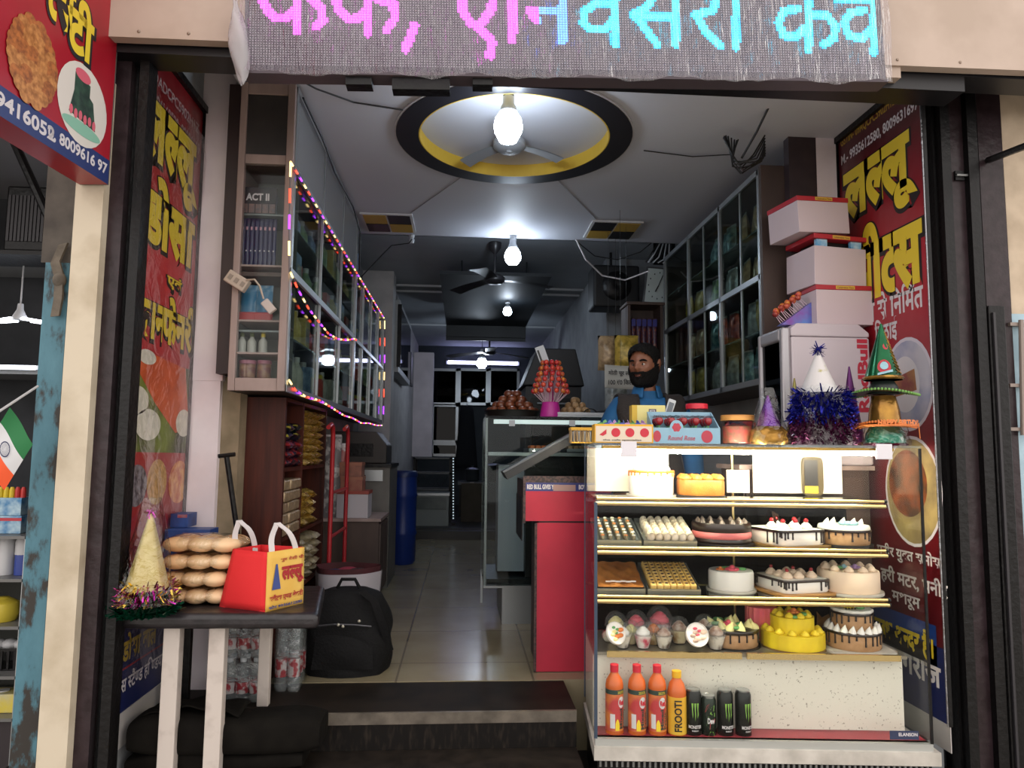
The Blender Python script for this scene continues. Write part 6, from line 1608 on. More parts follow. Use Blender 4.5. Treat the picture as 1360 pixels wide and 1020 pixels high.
D(MB().box(.006, CW-.006, .012, .12, ZG+.016, ZL), 'red_ledge', mat('ledge_red', '#7d2631', .4))
terr = mat('terrazzo_white', '#d3cfc2', .35, hex2='#8f8a7e', scale=105, contrast=(.66, .71), detail=2)
xb1 = cl(1200, 930, .12)[0]
D(MB().box(.004, xb1, .12, CD-.01, ZL-.02, ZD-.014), 'speckled_base', terr)
D(MB().box(.004, xb1+.01, .10, CD-.01, ZD-.0135, ZD-.002), 'deck', mat('deck_steel', '#8a8478', .3, .5))
x0d, x1d = cl(806, 868, .09)[0], cl(985, 868, .09)[0]
e = MB(); e.box(x0d, x1d, .085, .099, ZD-.018, ZD+.004); e.box(x1d+.02, xb1-.02, .085, .099, ZD-.018, ZD+.004); D(e, 'deck_rail', brass)
D(MB().box(0, CW, 0, .006, ZG+.016, ZT-.009), 'front_glass', gl)
D(MB().box(0, .006, .0065, CD, ZG+.016, ZT-.009), 'side_glass', gl); D(MB().box(CW-.006, CW, .0065, CD, ZG+.016, ZT-.009), 'side_glass', gl)
D(MB().box(-.004, CW+.004, -.004, CD+.004, ZT-.0085, ZT), 'glass_top', glass('top_glass', '#dfe8ea', .2, .05, haze=.08))
e = MB(); e.box(-.003, .009, -.003, .004, ZG+.016, 1.26); e.box(-.002, .004, CD-.004, CD+.002, ZG+.016, ZT-.01); D(e, 'corner_strip', frame_b)
e = MB(); e.box(CW-.006, CW+.003, -.004, .003, ZG+.016, ZT-.01); D(e, 'black_seal', black_steel)
xs0, xs1 = .01, cl(1177, 729, .10)[0]
for k, z in enumerate(SH):
    D(MB().box(xs0, xs1, .10, CD-.02, z-.004, z+.004), 'glass_shelf', gshelf)
    e = MB()
    xa = xs0 if k else xs0
    for (dz, r) in ((.0, .0065), (-.019, .009)): e.tube([(xa, .094, z+dz), (xs1, .094, z+dz)], r, 10)
    e.tube([(xa, CD-.03, z-.01), (xs1, CD-.03, z-.01)], .006, 8)
    D(e, 'brass_rail', brass, smooth=50)
    e = MB()
    for (y, dz) in ((.094, .0), (.094, -.018), (CD-.03, -.01)):
        e.ball((xa, y, z+dz), .009, 8, 6).ball((xs1, y, z+dz), .009, 8, 6)
    D(e, 'rail_cap', black_steel)
D(MB().tube([(.52*CW, CD-.035, ZD), (.52*CW, CD-.035, ZT-.01)], .006, 8), 'brass_post', brass)
# back: sliding doors above, two white panels beside the dark gap
wpm = mat('panel_cream_white', '#e9e2d2', .45)
D(MB().box(.006, cl(888, 620, CD-.05)[0], CD-.05, CD-.042, SH[0]+.012, ZT-.02), 'white_panel', wpm)
D(MB().box(cl(1000, 620, CD-.05)[0], xs1-.03, CD-.05, CD-.042, SH[0]+.012, ZT-.03), 'white_panel', wpm)
D(MB().box(cl(965, 620, CD-.06)[0], cl(995, 620, CD-.06)[0], CD-.06, CD-.052, SH[0]+.012, SH[0]+.11), 'white_box', wpm)
e = MB(); e.box(.006, xs1, CD-.012, CD-.006, ZD, SH[0]-.03); D(e, 'sliding_door', glass('door_tint', '#5d6670', .05, .03))
e = MB(); e.box(.006, CW-.006, CD-.02, CD, ZT-.03, ZT-.009).box(.006, CW-.006, CD-.02, CD, SH[0]-.035, SH[0]-.02); D(e, 'door_rail', frame_b)
# lamp tube under the glass top with a brass reflector
D(MB().box(.03, xs1, .012, .05, ZT-.022, ZT-.0095), 'lamp_reflector', brass_d)
D(MB().tube([(.04, .05, ZT-.030), (xs1-.01, .05, ZT-.030)], .009, 10), 'lamp_tube', mat('case_lamp', '#ffffff', .4, emit=CASE_LED, ecol='#fff0d6'))
# metal glass clips and the maker's plate
for (px, py, w_) in ((835, 594, .03), (1174, 599, .03)):
    x, z = cl(px, py, -.012); D(MB().box(x-w_, x+w_, -.016, -.007, ZT-.052, ZT+.006), 'glass_clip', mat('clip_%d' % px, '#d3d0d6', .3, .2), bevel=.002)
x0, z0 = cl(1182, 982, -.002); x1, z1 = cl(1220, 971, -.002)
D(MB().box(x0, x1, -.003, -.001, z0, z1), 'maker_plate', mat('plate_makers_blue', '#2a3350', .4))
e = MB(); write(e, 'ELANSON', frame((x0, -.0035, z0+OZ), (1, 0, 0), (0, 0, 1)), (x1-x0)*.3, (z1-z0)*.4, (x1-x0)*.95, (z1-z0)*.8, .0003, .03); e.build('maker_lettering', white_print, t)

# ---- cakes
choc = mat('chocolate', '#1d0f0c', .3, coat=.3); icing_w = mat('icing_white', '#e4e0da', .55); icing_c = mat('icing_cream', '#e6cdb4', .6)
board_m = mat('cake_board', '#8b6a3a', .4, .3); board_w = mat('cake_board_white', '#bdb6ac', .5); board_k = mat('cake_board_black', '#151213', .4)
car = mat('caramel_sponge', '#b08a64', .6, hex2='#9d7650', scale=30)
def super_(a, k): c, s_ = math.cos(a), math.sin(a); return math.copysign(abs(c)**k, c), math.copysign(abs(s_)**k, s_)
def cake_body(mb, rx, ry_, z0, z1, sq=1.0, wob=0, n=48):
    pr = [(0, z0), (.97, z0), (1.0, z0+.006), (1.0, z1-.008), (.965, z1), (0, z1)]
    vs, fs = [], []
    for (r, z) in pr:
        for i in range(n):
            cx, cy = super_(2*PI*i/n, sq); q = r*(1+wob*math.sin(12*2*PI*i/n))
            vs.append((rx*q*cx, ry_*q*cy, z))
    for j in range(len(pr)-1):
        for i in range(n): a, b = j*n+i, j*n+(i+1) % n; fs.append((a, b, b+n, a+n))
    return mb.add(vs, fs)
def drips(rx, ry_, z1, lo, hi, n, seed, sq=1.0, rim=.010):
    rd = random.Random(seed); mb = MB()
    ring = []
    for i in range(49):
        cx, cy = super_(2*PI*i/48, sq); ring.append((rx*1.005*cx, ry_*1.005*cy, z1-rim*.4))
    mb.tube(ring, rim*.55, 6, False)
    for i in range(n):
        cx, cy = super_(2*PI*(i+rd.uniform(-.2, .2))/n, sq); L_ = rd.uniform(lo, hi)
        p = Vector((rx*1.012*cx, ry_*1.012*cy, 0))
        mb.tube([p+Vector((0, 0, z1-rim*.5)), p+Vector((0, 0, z1-L_*.6)), p+Vector((0, 0, z1-L_))], [.0042, .0032, .0042], 6)
    return mb
def rosette(mb, c, r):
    for k, (q, dz) in enumerate(((1.0, .28), (.74, .62), (.42, .92))): mb.lathe([(max(q*r*math.sin(PI*j/5), 0), -q*r*.52*math.cos(PI*j/5)) for j in range(6)], 10, TR((c[0], c[1], c[2]+dz*r), k*.5), lambda a, j: 1+.10*math.sin(5*a))
    return mb
def star(mb, c, r, h, tilt=(0, 0)):
    mb.lathe([(r, 0), (r*.8, h*.35), (.0006, h)], 8, TR(c, 0, tilt[0], tilt[1]), lambda a, j: 1+.2*math.sin(4*a) if j < 2 else 1); return mb
def petals(mb, c, r):
    for i in range(6): a = i*PI/3; mb.ball((c[0]+r*.5*math.cos(a), c[1]+r*.5*math.sin(a), c[2]+r*.15), r*.42, 8, 5, (1, 1, .5))
    mb.ball((c[0], c[1], c[2]+r*.3), r*.4, 8, 5); return mb
def place(name, lb, cat, px, py, d, rot=0, z=None):
    x, zz = cl(px, py, d)
    return thing(name, lb, cat, cw(x, d, zz if z is None else z), rotz=CPHI+rot)
def hw(pxl, pxr, py, d): return (cl(pxr, py, d)[0]-cl(pxl, py, d)[0])/2
def ht(px, y0, y1, d): return cl(px, y0, d)[1]-cl(px, y1, d)[1]
S1, S2, S3 = [z+.0045 for z in SH]; SD = ZD-.0015
choc_o = mat('orange_drip', '#c4722a', .3, coat=.3); green_i = mat('icing_green', '#5f9a5a', .5); pink_i = mat('icing_pink', '#e2586c', .5); cherry = mat('cherry_red', '#8f1822', .25, coat=.4); blue_i = mat('icing_blue', '#8fb8c4', .5); yel_i = mat('icing_yellow', '#e3c62a', .5); cream_y = mat('icing_pale_yellow', '#e8dc9a', .55); pur_i = mat('icing_violet', '#a884b4', .5); org_i = mat('icing_orange', '#d87a3a', .5)
def bcake(t, r, z, m=board_m, sq=1.0, h=.004): cake_body(MB(), r, r, z, z+h, sq).build('cake_board', m, t, smooth=40)
# top shelf
d = .27; r = hw(835, 893, 640, d); h = ht(865, 622, 655, d)
t = place('drip_cake', 'white cake with orange drips on the brightly lit top shelf', 'cake', 865, 655, d, z=S1); bcake(t, r+.012, 0, board_w)
cake_body(MB(), r, r, .0045, h).build('sponge', icing_w, t, smooth=40); drips(r, r, h, .015, .032, 20, 1).build('drip', choc_o, t, smooth=60)
e = MB()
for i in range(7): rosette(e, (r*.68*math.cos(i*.9), r*.68*math.sin(i*.9), h), .019)
e.build('rosette', icing_w, t, smooth=60)
d = .24; r = hw(900, 958, 640, d); h = ht(930, 633, 655, d)
t = place('rosette_cake', 'golden caramel cake topped with rosettes on the top shelf', 'cake', 930, 655, d, z=S1); bcake(t, r+.01, 0, board_k)
cake_body(MB(), r, r*.9, .0045, h, .55, .012).build('sponge', mat('gold_icing', '#a8671c', .55, hex2='#965a16', scale=25, bump=.4), t, smooth=40)
e = MB()
for i in range(4):
    for j in range(3): rosette(e, ((i-1.5)*r*.5, (j-1)*r*.5, h), .021)
e.build('rosette', mat('gold_rosette', '#b8762a', .5), t, smooth=60)
x, z = cl(1078, 622, CD-.07); hh = ht(1078, 597, 648, CD-.07)
t = thing('acrylic_topper', 'upright black and gold rounded topper against the white panel on the top shelf', 'cake topper', cw(x, CD-.075, S1), rotz=CPHI)
w = hw(1064, 1092, 620, CD-.07)
e = MB(); pts = []
for i in range(40): cx, cy = super_(2*PI*i/40, .35); pts.append((w*cx, hh/2+hh/2*cy))
e.prism(pts, .012, frame((0, .006, 0), (1, 0, 0), (0, 0, 1))).build('plate', mat('topper_gold', '#4a3f22', .4), t); MB().box(-w*.8, w*.45, -.0085, -.0065, hh*.24, hh*.92).build('dark_face', hold_b, t); MB().box(-w*.8, w*.45, -.0088, -.0066, hh*.06, hh*.24).build('yellow_face', yel_i, t)
# second shelf: two trays of pastries and three cakes
def pastry_tray(lb, pl, pr_, z, fill, kind, d0=.115, d1=.38, nx=6, ny=5):
    xa, xb = cl(pl, 715, d0)[0], cl(pr_, 715, d0)[0]
    w, dd = (xb-xa)/2, (d1-d0)/2; t = thing('pastry_tray', lb, 'tray', cw((xa+xb)/2, (d0+d1)/2, z+dd*.235), rot=(.24, 0, CPHI)); MB().box(-w+.01, w-.01, dd-.02, dd-.01, -dd*.46, 0).build('rear_prop', steel, t)
    e = MB(); e.box(-w, w, -dd, dd, 0, .004).box(-w, w, -dd, -dd+.003, .004, .022).box(-w, w, dd-.003, dd, .004, .022).box(-w, -w+.003, -dd+.003, dd-.003, .004, .022).box(w-.003, w, -dd+.003, dd-.003, .004, .022); e.build('tray_rim', steel, t)
    if kind == 'slab':
        e = MB().grid(lambda u, v: ((u-.5)*2*(w-.006), (v-.5)*2*(dd-.006), .026+.004*math.sin(19*u+3*v)*math.sin(15*v)), 20, 20); e.build('sweet_slab', fill, t, smooth=60)
        e = MB()
        for i in range(6): e.cbox((-w*.5+.02*i, -dd*.7+.004*(i % 2), .034), (.02, .006, .004))
        e.build('almond', icing_w, t)
    else:
        for i in range(nx):
            for j in range(ny):
                x, y = -w+.012+(2*w-.024)*(i+.5)/nx, -dd+.012+(2*dd-.024)*(j+.5)/ny
                if kind == 'roll':
                    o = MB().ball((x, y, .022), .017, 10, 6, (w*26/nx*1.0, 1.15, .85)).build('pastry', fill, t, smooth=60)
                    MB().ball((x, y-.006, .034), .006, 6, 4, (1.4, .8, .6)).build('filling', icing_w if (i+j) % 3 else org_i, o)
                elif kind == 'cone':
                    o = MB().lathe([(.008, 0), (.015, .03), (.010, .042), (0, .048)], 8, TR((x, y, .006), 0, .5, .2)).build('pastry', fill, t, smooth=60)
                    MB().ball((x, y-.02, .034), .006, 6, 4).build('filling', org_i, o)
                else:
                    o = MB().cbox((x, y, .02), (2*w/nx*.86, 2*dd/ny*.84, .03)).build('pastry', fill, t, bevel=.006); MB().ball((x, y, .036), .006, 6, 4, (1.2, 1, .5)).build('filling', mat('raisin', '#4a3524', .5) if 'raisin' not in bpy.data.materials else bpy.data.materials['raisin'], o)
pastry_tray('steel tray of olive brown rolled pastries at the second shelf end', 792, 852, S2, mat('pastry_olive', '#6d6248', .6, hex2='#a39878', scale=40), 'roll', nx=5, ny=7)
pastry_tray('steel tray of pale paper wrapped cones on the second shelf', 855, 926, S2, mat('cone_pale', '#c4b39c', .6, hex2='#ddd2c2', scale=30), 'cone', nx=6, ny=7)
d = .25; r = hw(920, 997, 712, d); h = ht(958, 688, 716, d)
t = place('round_cake', 'dark chocolate cake with a pink band in a clear dome on the second shelf', 'cake', 958, 718, d, z=S2); bcake(t, r+.012, 0, board_k)
cake_body(MB(), r, r, .0045, h*.28).build('base_layer', choc, t, smooth=40); cake_body(MB(), r*1.005, r*1.005, h*.28, h*.58).build('pink_layer', mat('pink_layer', '#c86a6a', .5), t, smooth=40); cake_body(MB(), r, r, h*.58, h).build('top_layer', choc, t, smooth=40)
e = MB()
for i in range(14): star(e, (r*.8*math.cos(i*.449), r*.8*math.sin(i*.449), h), .012, .016)
e.build('piped_star', mat('piped_grey', '#6a5a55', .4), t, smooth=60)
def decor(t, lst):
    for nm, m, fn in lst:
        e = MB(); fn(e); e.build(nm, m, t, smooth=60)
d = .25; r = hw(1000, 1088, 715, d); h = ht(1040, 700, 721, d)
t = place('drip_cake', 'square white cake with chocolate drips and cherry swirls on the second shelf', 'cake', 1043, 722, d, rot=.35, z=S2); bcake(t, r*1.02, 0, board_m, .35)
cake_body(MB(), r*.84, r*.84, .0045, h, .3).build('sponge', icing_w, t, smooth=40); drips(r*.84, r*.84, h, .022, h*.85, 30, 3, .3).build('drip', choc, t, smooth=60)
pts = [(-.5, -.5), (0, -.55), (.5, -.5), (-.5, .1), (.5, .1), (0, .5)]
decor(t, [('rosette', icing_w, lambda e: [rosette(e, (r*.84*a, r*.84*b, h), .024) for a, b in pts]), ('cherry', cherry, lambda e: [e.ball((r*.84*a, r*.84*b, h+.032), .010, 10, 7) for a, b in pts]), ('chocolate_shard', choc, lambda e: [e.prism([(0, 0), (.05, 0), (.06, .05), (.02, .065)], .003, TR((-.03, .03, h), .4, PI/2-.3)), e.prism([(0, 0), (.04, 0), (.05, .045)], .003, TR((.035, .02, h), -.5, PI/2-.2))])])
d = .25; r = hw(1089, 1153, 712, d); h = ht(1120, 695, 721, d)
t = place('drip_cake', 'round caramel cake with white cream top and blue flourish on the second shelf', 'cake', 1121, 722, d, z=S2); bcake(t, r+.012, 0, board_k)
cake_body(MB(), r, r, .0045, h*.72).build('sponge', car, t, smooth=40); cake_body(MB(), r*1.01, r*1.01, h*.72, h).build('cream_layer', icing_w, t, smooth=40); drips(r, r, h*.8, .014, h*.6, 22, 4).build('drip', choc, t, smooth=60)
decor(t, [('piped_star', icing_w, lambda e: [star(e, (r*.7*math.cos(a*.6), r*.7*math.sin(a*.6), h), .014, .026, (.2, .2)) for a in range(7)]), ('blue_flourish', blue_i, lambda e: [e.ball((-.01+.018*i, -.02-.008*i, h+.008), .016, 8, 5, (1.3, .8, .6)) for i in range(3)])])
# third shelf
pastry_tray('steel tray with an amber sweet slab on the third shelf', 793, 857, S3, mat('slab_amber', '#b5763a', .4, hex2='#8f5424', scale=14, bump=.3), 'slab')
pastry_tray('steel tray of small yellow raisin squares on the third shelf', 860, 930, S3, mat('square_yellow', '#d3b06a', .55, hex2='#c49a4c', scale=18), 'square', nx=7, ny=8)
d = .25; r = hw(942, 1000, 770, d); h = ht(970, 760, 786, d)
t = place('round_cake', 'plain white round cake with a pink flower on the third shelf', 'cake', 971, 787, d, z=S3); bcake(t, r+.01, 0, board_w)
cake_body(MB(), r, r, .0045, h, 1, .006).build('sponge', icing_w, t, smooth=40)
decor(t, [('pink_flower', pink_i, lambda e: petals(e, (0, -.02, h), .032)), ('orange_flower', org_i, lambda e: petals(e, (-.045, -.01, h), .02)), ('leaf', green_i, lambda e: [e.ball((.04, -.01, h+.004), .016, 8, 5, (1.4, .7, .5)), e.ball((-.02, .02, h+.004), .014, 8, 5, (1.4, .7, .5))])])
d = .25; r = hw(1010, 1093, 775, d); h = ht(1050, 768, 787, d)
t = place('drip_cake', 'square white drip cake with cherry swirls on a wooden board on the third shelf', 'cake', 1051, 788, d, rot=.3, z=S3); bcake(t, r*1.08, 0, mat('board_wood', '#a8793f', .5), .3, .006)
cake_body(MB(), r*.86, r*.86, .0065, h, .3).build('sponge', icing_w, t, smooth=40); drips(r*.86, r*.86, h, .022, h*.8, 30, 7, .3).build('drip', choc, t, smooth=60)
pts = [(-.55, -.5), (-.1, -.55), (.5, -.5), (-.5, 0), (.1, 0), (.5, .1), (-.5, .5), (.2, .5)]
decor(t, [('rosette', icing_c, lambda e: [rosette(e, (r*.86*a, r*.86*b, h), .024) for a, b in pts]), ('cherry', cherry, lambda e: [e.ball((r*.86*a, r*.86*b, h+.032), .008, 10, 7) for a, b in pts[::2]])])
d = .25; r = hw(1089, 1166, 775, d); h = ht(1128, 758, 787, d)
t = place('round_cake', 'big cream coloured cake with pastel flowers at the third shelf end', 'cake', 1127, 788, d, z=S3); bcake(t, r+.014, 0, board_w)
cake_body(MB(), r, r, .0045, h).build('sponge', icing_c, t, smooth=40)
decor(t, [('rosette', icing_c, lambda e: [rosette(e, (r*.75*math.cos(a*.62), r*.75*math.sin(a*.62), h), .02) for a in range(10)]), ('violet_flower', pur_i, lambda e: petals(e, (.02, -.02, h+.006), .026)), ('blue_flower', blue_i, lambda e: petals(e, (-.02, -.01, h+.006), .022)), ('leaf', green_i, lambda e: e.ball((-.045, -.02, h+.008), .014, 8, 5, (1.4, .8, .5)))])
# bottom deck: dessert cups
cupg = glass('cup_plastic', '#fbfcfc', .08, .06, haze=.06)
cream_m = [mat('cup_cream_%d' % i, a_, .5, hex2=b_, scale=24, contrast=(.45, .6)) for i, (a_, b_) in enumerate((('#d9d3c8', '#6a4a34'), ('#d8cfc9', '#b8304c'), ('#cfc6b8', '#4a3424'), ('#d8c8a0', '#a87a3c'), ('#d8d4c0', '#4a7a4a')))]
def cup(lb, px, py, d, ci, top, rot=None, s=1.0, z=None, flat=None):
    x, zz = cl(px, py, d)
    t = thing('dessert_cup', lb, 'dessert cup', cw(x, d, SD+.0005 if z is None else z), rot=rot or (0, 0, px*.1))
    t.scale = (s, s, s)
    MB().lathe([(.021, 0), (.024, .003), (.033, .045), (.036, .048)], 18).build('cup', cupg, t, smooth=50)
    if flat:
        MB().lathe([(.038, .047), (.038, .055), (.036, .057), (.0345, .053), (0, .053)], 22).build('cream_face', icing_w, t, smooth=40)
        for i in range(9): MB().ball((.024*math.sqrt(i/9)*math.cos(i*2.4), .024*math.sqrt(i/9)*math.sin(i*2.4), .054), .006+.002*(i % 3), 8, 5, (1.3, .8, .5)).build('topping', flat[i % len(flat)], t, smooth=60)
    else: MB().lathe([(.037, .047), (.037, .052), (.034, .07), (.024, .086), (.010, .093), (0, .094)], 18).build('dome_lid', cupg, t, smooth=60)
    MB().lathe([(.020, .003), (.031, .043), (.030, .046), (0, .048)], 16).build('mousse', cream_m[ci], t, smooth=50)
    if not flat: e = MB(); rosette(e, (0, 0, .047), .027); e.build('cream_swirl', top, t, smooth=60)
    return t
choc_i = mat('choc_swirl', '#8a5a42', .45, hex2='#c9b8aa', scale=40)
cup('dessert cup tipped towards the glass with green and yellow topping, nearest the blue corner strip', 806, 851, .15, 4, cream_y, (1.15, 0, .5), 1.15, SD+.045, [green_i, cream_y, org_i])
cup('white dessert cup standing second in the front row', 827, 866, .16, 2, icing_w, s=1.05); cup('white dessert cup with red swirl standing third in the front row', 854, 866, .16, 1, icing_w, s=1.08)
cup('brown topped dessert cup standing before the tipped red one', 882, 866, .16, 2, choc_i, s=1.05); cup('dessert cup tipped forward with red drizzle in the middle of the front row', 918, 853, .15, 1, pink_i, (1.2, 0, .1), 1.2, SD+.048, [pink_i, choc_i, icing_c])
cup('dark chocolate dessert cup at the end of the front row by the flower cake', 951, 866, .16, 2, choc_i, s=1.15)
cup('dessert cup with pale yellow top at the rear row end by the corner strip', 818, 850, .27, 3, cream_y, s=1.25); cup('dessert cup with pink fruit top in the rear row, second along', 845, 850, .28, 1, pink_i, s=1.3)
cup('large dessert cup with red drizzle tallest in the rear row', 876, 850, .28, 1, pink_i, s=1.5); cup('tan dessert cup with brown rim behind the tipped red one', 902, 852, .24, 3, choc_i, s=1.15)
cup('tan dessert cup behind the dark chocolate one', 936, 852, .26, 3, choc_i, s=1.2); cup('tan dessert cup wedged in the middle row behind the second cup', 838, 855, .215, 3, cream_y, s=1.0); cup('tan dessert cup wedged in the middle row behind the brown topped cup', 868, 855, .215, 3, org_i, s=1.05)
# bottom deck: cakes
d = .22; r = hw(930, 1004, 850, d); h = ht(970, 842, 866, d)
t = place('drip_cake', 'caramel drip cake heaped with pastel cream flowers on the bottom deck', 'cake', 972, 866, d+.02, z=SD); bcake(t, r, 0, board_k)
cake_body(MB(), r*.92, r*.92, .0045, h*.8).build('sponge', car, t, smooth=40); cake_body(MB(), r*.93, r*.93, h*.8, h).build('chocolate_top', choc, t, smooth=40); drips(r*.92, r*.92, h, .02, h*.7, 20, 11).build('drip', choc, t, smooth=60)
rd = random.Random(5)
def scat(n, f): return [(r*.8*math.sqrt(rd.random())*math.cos(k_), r*.8*math.sqrt(rd.random())*math.sin(k_)) for k_ in [rd.uniform(0, 6.28) for _ in range(n)]]
decor(t, [('cream_star', cream_y, lambda e: [star(e, (a, b, h), .020, .038, (rd.uniform(-.5, .5), rd.uniform(-.5, .5))) for a, b in scat(14, 0)]), ('pink_flower', pink_i, lambda e: petals(e, (-.02, -.03, h+.012), .03)), ('leaf', green_i, lambda e: [e.ball((a, b, h+.012), .014, 8, 5, (1.4, .8, .6)) for a, b in scat(8, 0)])])
d = .33; r = hw(995, 1034, 845, d); h = ht(1012, 818, 862, d)
t = place('round_cake', 'ruffled bright pink cake half hidden behind the yellow two-tier cake', 'cake', 1012, 862, d, z=SD); bcake(t, r*1.1, 0, board_m)
MB().lathe([(0, .0045), (r*.9, .0045), (r, .015), (r*1.02, h*.6), (r, h), (r*.7, h+.004), (0, h+.004)], 48, None, lambda a, j: 1+.05*math.sin(18*a) if j else 1).build('sponge', mat('icing_hot_pink', '#e0507a', .5, hex2='#e88a5c', scale=3), t, smooth=50)
d = .23; r = hw(1013, 1093, 850, d); h = ht(1052, 845, 866, d); h2 = ht(1052, 825, 866, d)
t = place('tier_cake', 'bright yellow two-tier cake with rosettes on the bottom deck', 'cake', 1053, 867, d, z=SD); bcake(t, r*1.06, 0, board_m)
ylw = mat('icing_lemon', '#e0c51c', .5, hex2='#d0b314', scale=14)
MB().lathe([(0, .0045), (r, .0045), (r, h), (r*.6, h+.001), (0, h+.001)], 60, None, lambda a, j: 1+.02*abs(math.sin(10*a))).build('lower_tier', ylw, t, smooth=40)
MB().lathe([(0, h), (r*.68, h), (r*.68, h2), (0, h2)], 60, None, lambda a, j: 1+.025*abs(math.sin(8*a))).build('upper_tier', ylw, t, smooth=40)
decor(t, [('rosette', mat('icing_rosette_yellow', '#e6c92a', .5), lambda e: [rosette(e, (r*.84*math.cos(a*.483), r*.84*math.sin(a*.483), h), .018) for a in range(13)]+[rosette(e, (r*.5*math.cos(a*.7), r*.5*math.sin(a*.7), h2), .018) for a in range(9)]), ('orange_flower', org_i, lambda e: petals(e, (0, -.02, h2+.012), .03)), ('leaf', green_i, lambda e: [e.ball((.03, -.045, h2+.014), .012, 8, 5, (1, 1.4, .6)), e.ball((-.01, -.06, h2+.004), .012, 8, 5, (1.4, .8, .6))])])
d = .23; r = hw(1098, 1168, 850, d); h = ht(1132, 842, 866, d); h2 = ht(1132, 818, 866, d)
t = place('tier_cake', 'caramel two-tier cake with chocolate drips and white cream on the bottom deck', 'cake', 1133, 867, d, z=SD); cake_body(MB(), r*1.28, r*1.1, 0, .004, .3).build('cake_board', board_w, t)
cake_body(MB(), r, r, .0045, h).build('lower_tier', car, t, smooth=40); cake_body(MB(), r*.72, r*.72, h, h2).build('upper_tier', car, t, smooth=40)
e = drips(r, r, h, .02, h*.75, 24, 13); e2 = drips(r*.72, r*.72, h2, .02, (h2-h)*.75, 18, 14); e.add(e2.v, e2.f); e.build('drip', choc, t, smooth=60)
decor(t, [('cream_star', icing_w, lambda e: [star(e, (r*.88*math.cos(a*.33), r*.88*math.sin(a*.33), h), .016, .03, (0, .2)) for a in range(19)]), ('cream_top', icing_w, lambda e: cake_body(e, r*.74, r*.74, h2, h2+.012, 1, .03)), ('yellow_flower', yel_i, lambda e: petals(e, (-.02, -.02, h2+.014), .024)), ('leaf', green_i, lambda e: [e.ball((.02, -.03, h2+.018), .014, 8, 5, (1.4, .8, .6))]), ('chocolate_chip', choc, lambda e: [e.ball((-.04+.012*i, -.04, h2+.016), .004, 6, 4) for i in range(4)])])
t = thing('gold_cake_topper', 'dull gold cake topper standing between the yellow and caramel tier cakes', 'cake topper', cw(cl(1097, 860, .34)[0], .35, SD), rotz=CPHI)
MB().prism([(-.03, 0), (.03, 0), (.035, .06), (.02, .10), (-.01, .085), (-.03, .11)], .006, frame((0, .003, 0), (1, 0, 0), (0, 0, 1))).build('plate', mat('topper_dull_gold', '#8c6230', .4, .4, hex2='#b5843f', scale=30), t)
MB().box(-.035, .035, -.02, .02, 0, .003).build('foot', board_m, t)
# ledge: juice bottles and cans
d = .065
juice = mat('juice_orange', '#c4602a', .25, hex2='#b55522', scale=5); lab_r = mat('juice_label', '#b0383c', .4, hex2='#d8903a', scale=12, contrast=(.4, .65)); cap_r = mat('cap_red', '#c01f34', .4); cap_y = mat('cap_yellow', '#dba820', .4); lab_d = mat('label_dark_band', '#2a3a34', .4)
hb = ht(815, 890, 984, d); zb = ZL+.0005
def curved(mb, s, R0, a0, a1, z0, z1, up=True, bold=.03, h=.0008):
    """wrap lettering round a cylinder of radius R0; up=True reads from the foot upwards"""
    V, Fc = letters(s, bold); b = [min(p.x for p in V), max(p.x for p in V), min(p.y for p in V), max(p.y for p in V)]
    out = []
    for p in V:
        u, v = (p.x-b[0])/(b[1]-b[0]), (p.y-b[2])/(b[3]-b[2])
        if up: ang, z = a0+(a1-a0)*(1-v), z0+(z1-z0)*u
        else: ang, z = a0+(a1-a0)*u, z0+(z1-z0)*v
        out.append(((R0+h)*math.sin(ang), -(R0+h)*math.cos(ang), z))
    mb.add(out, Fc)
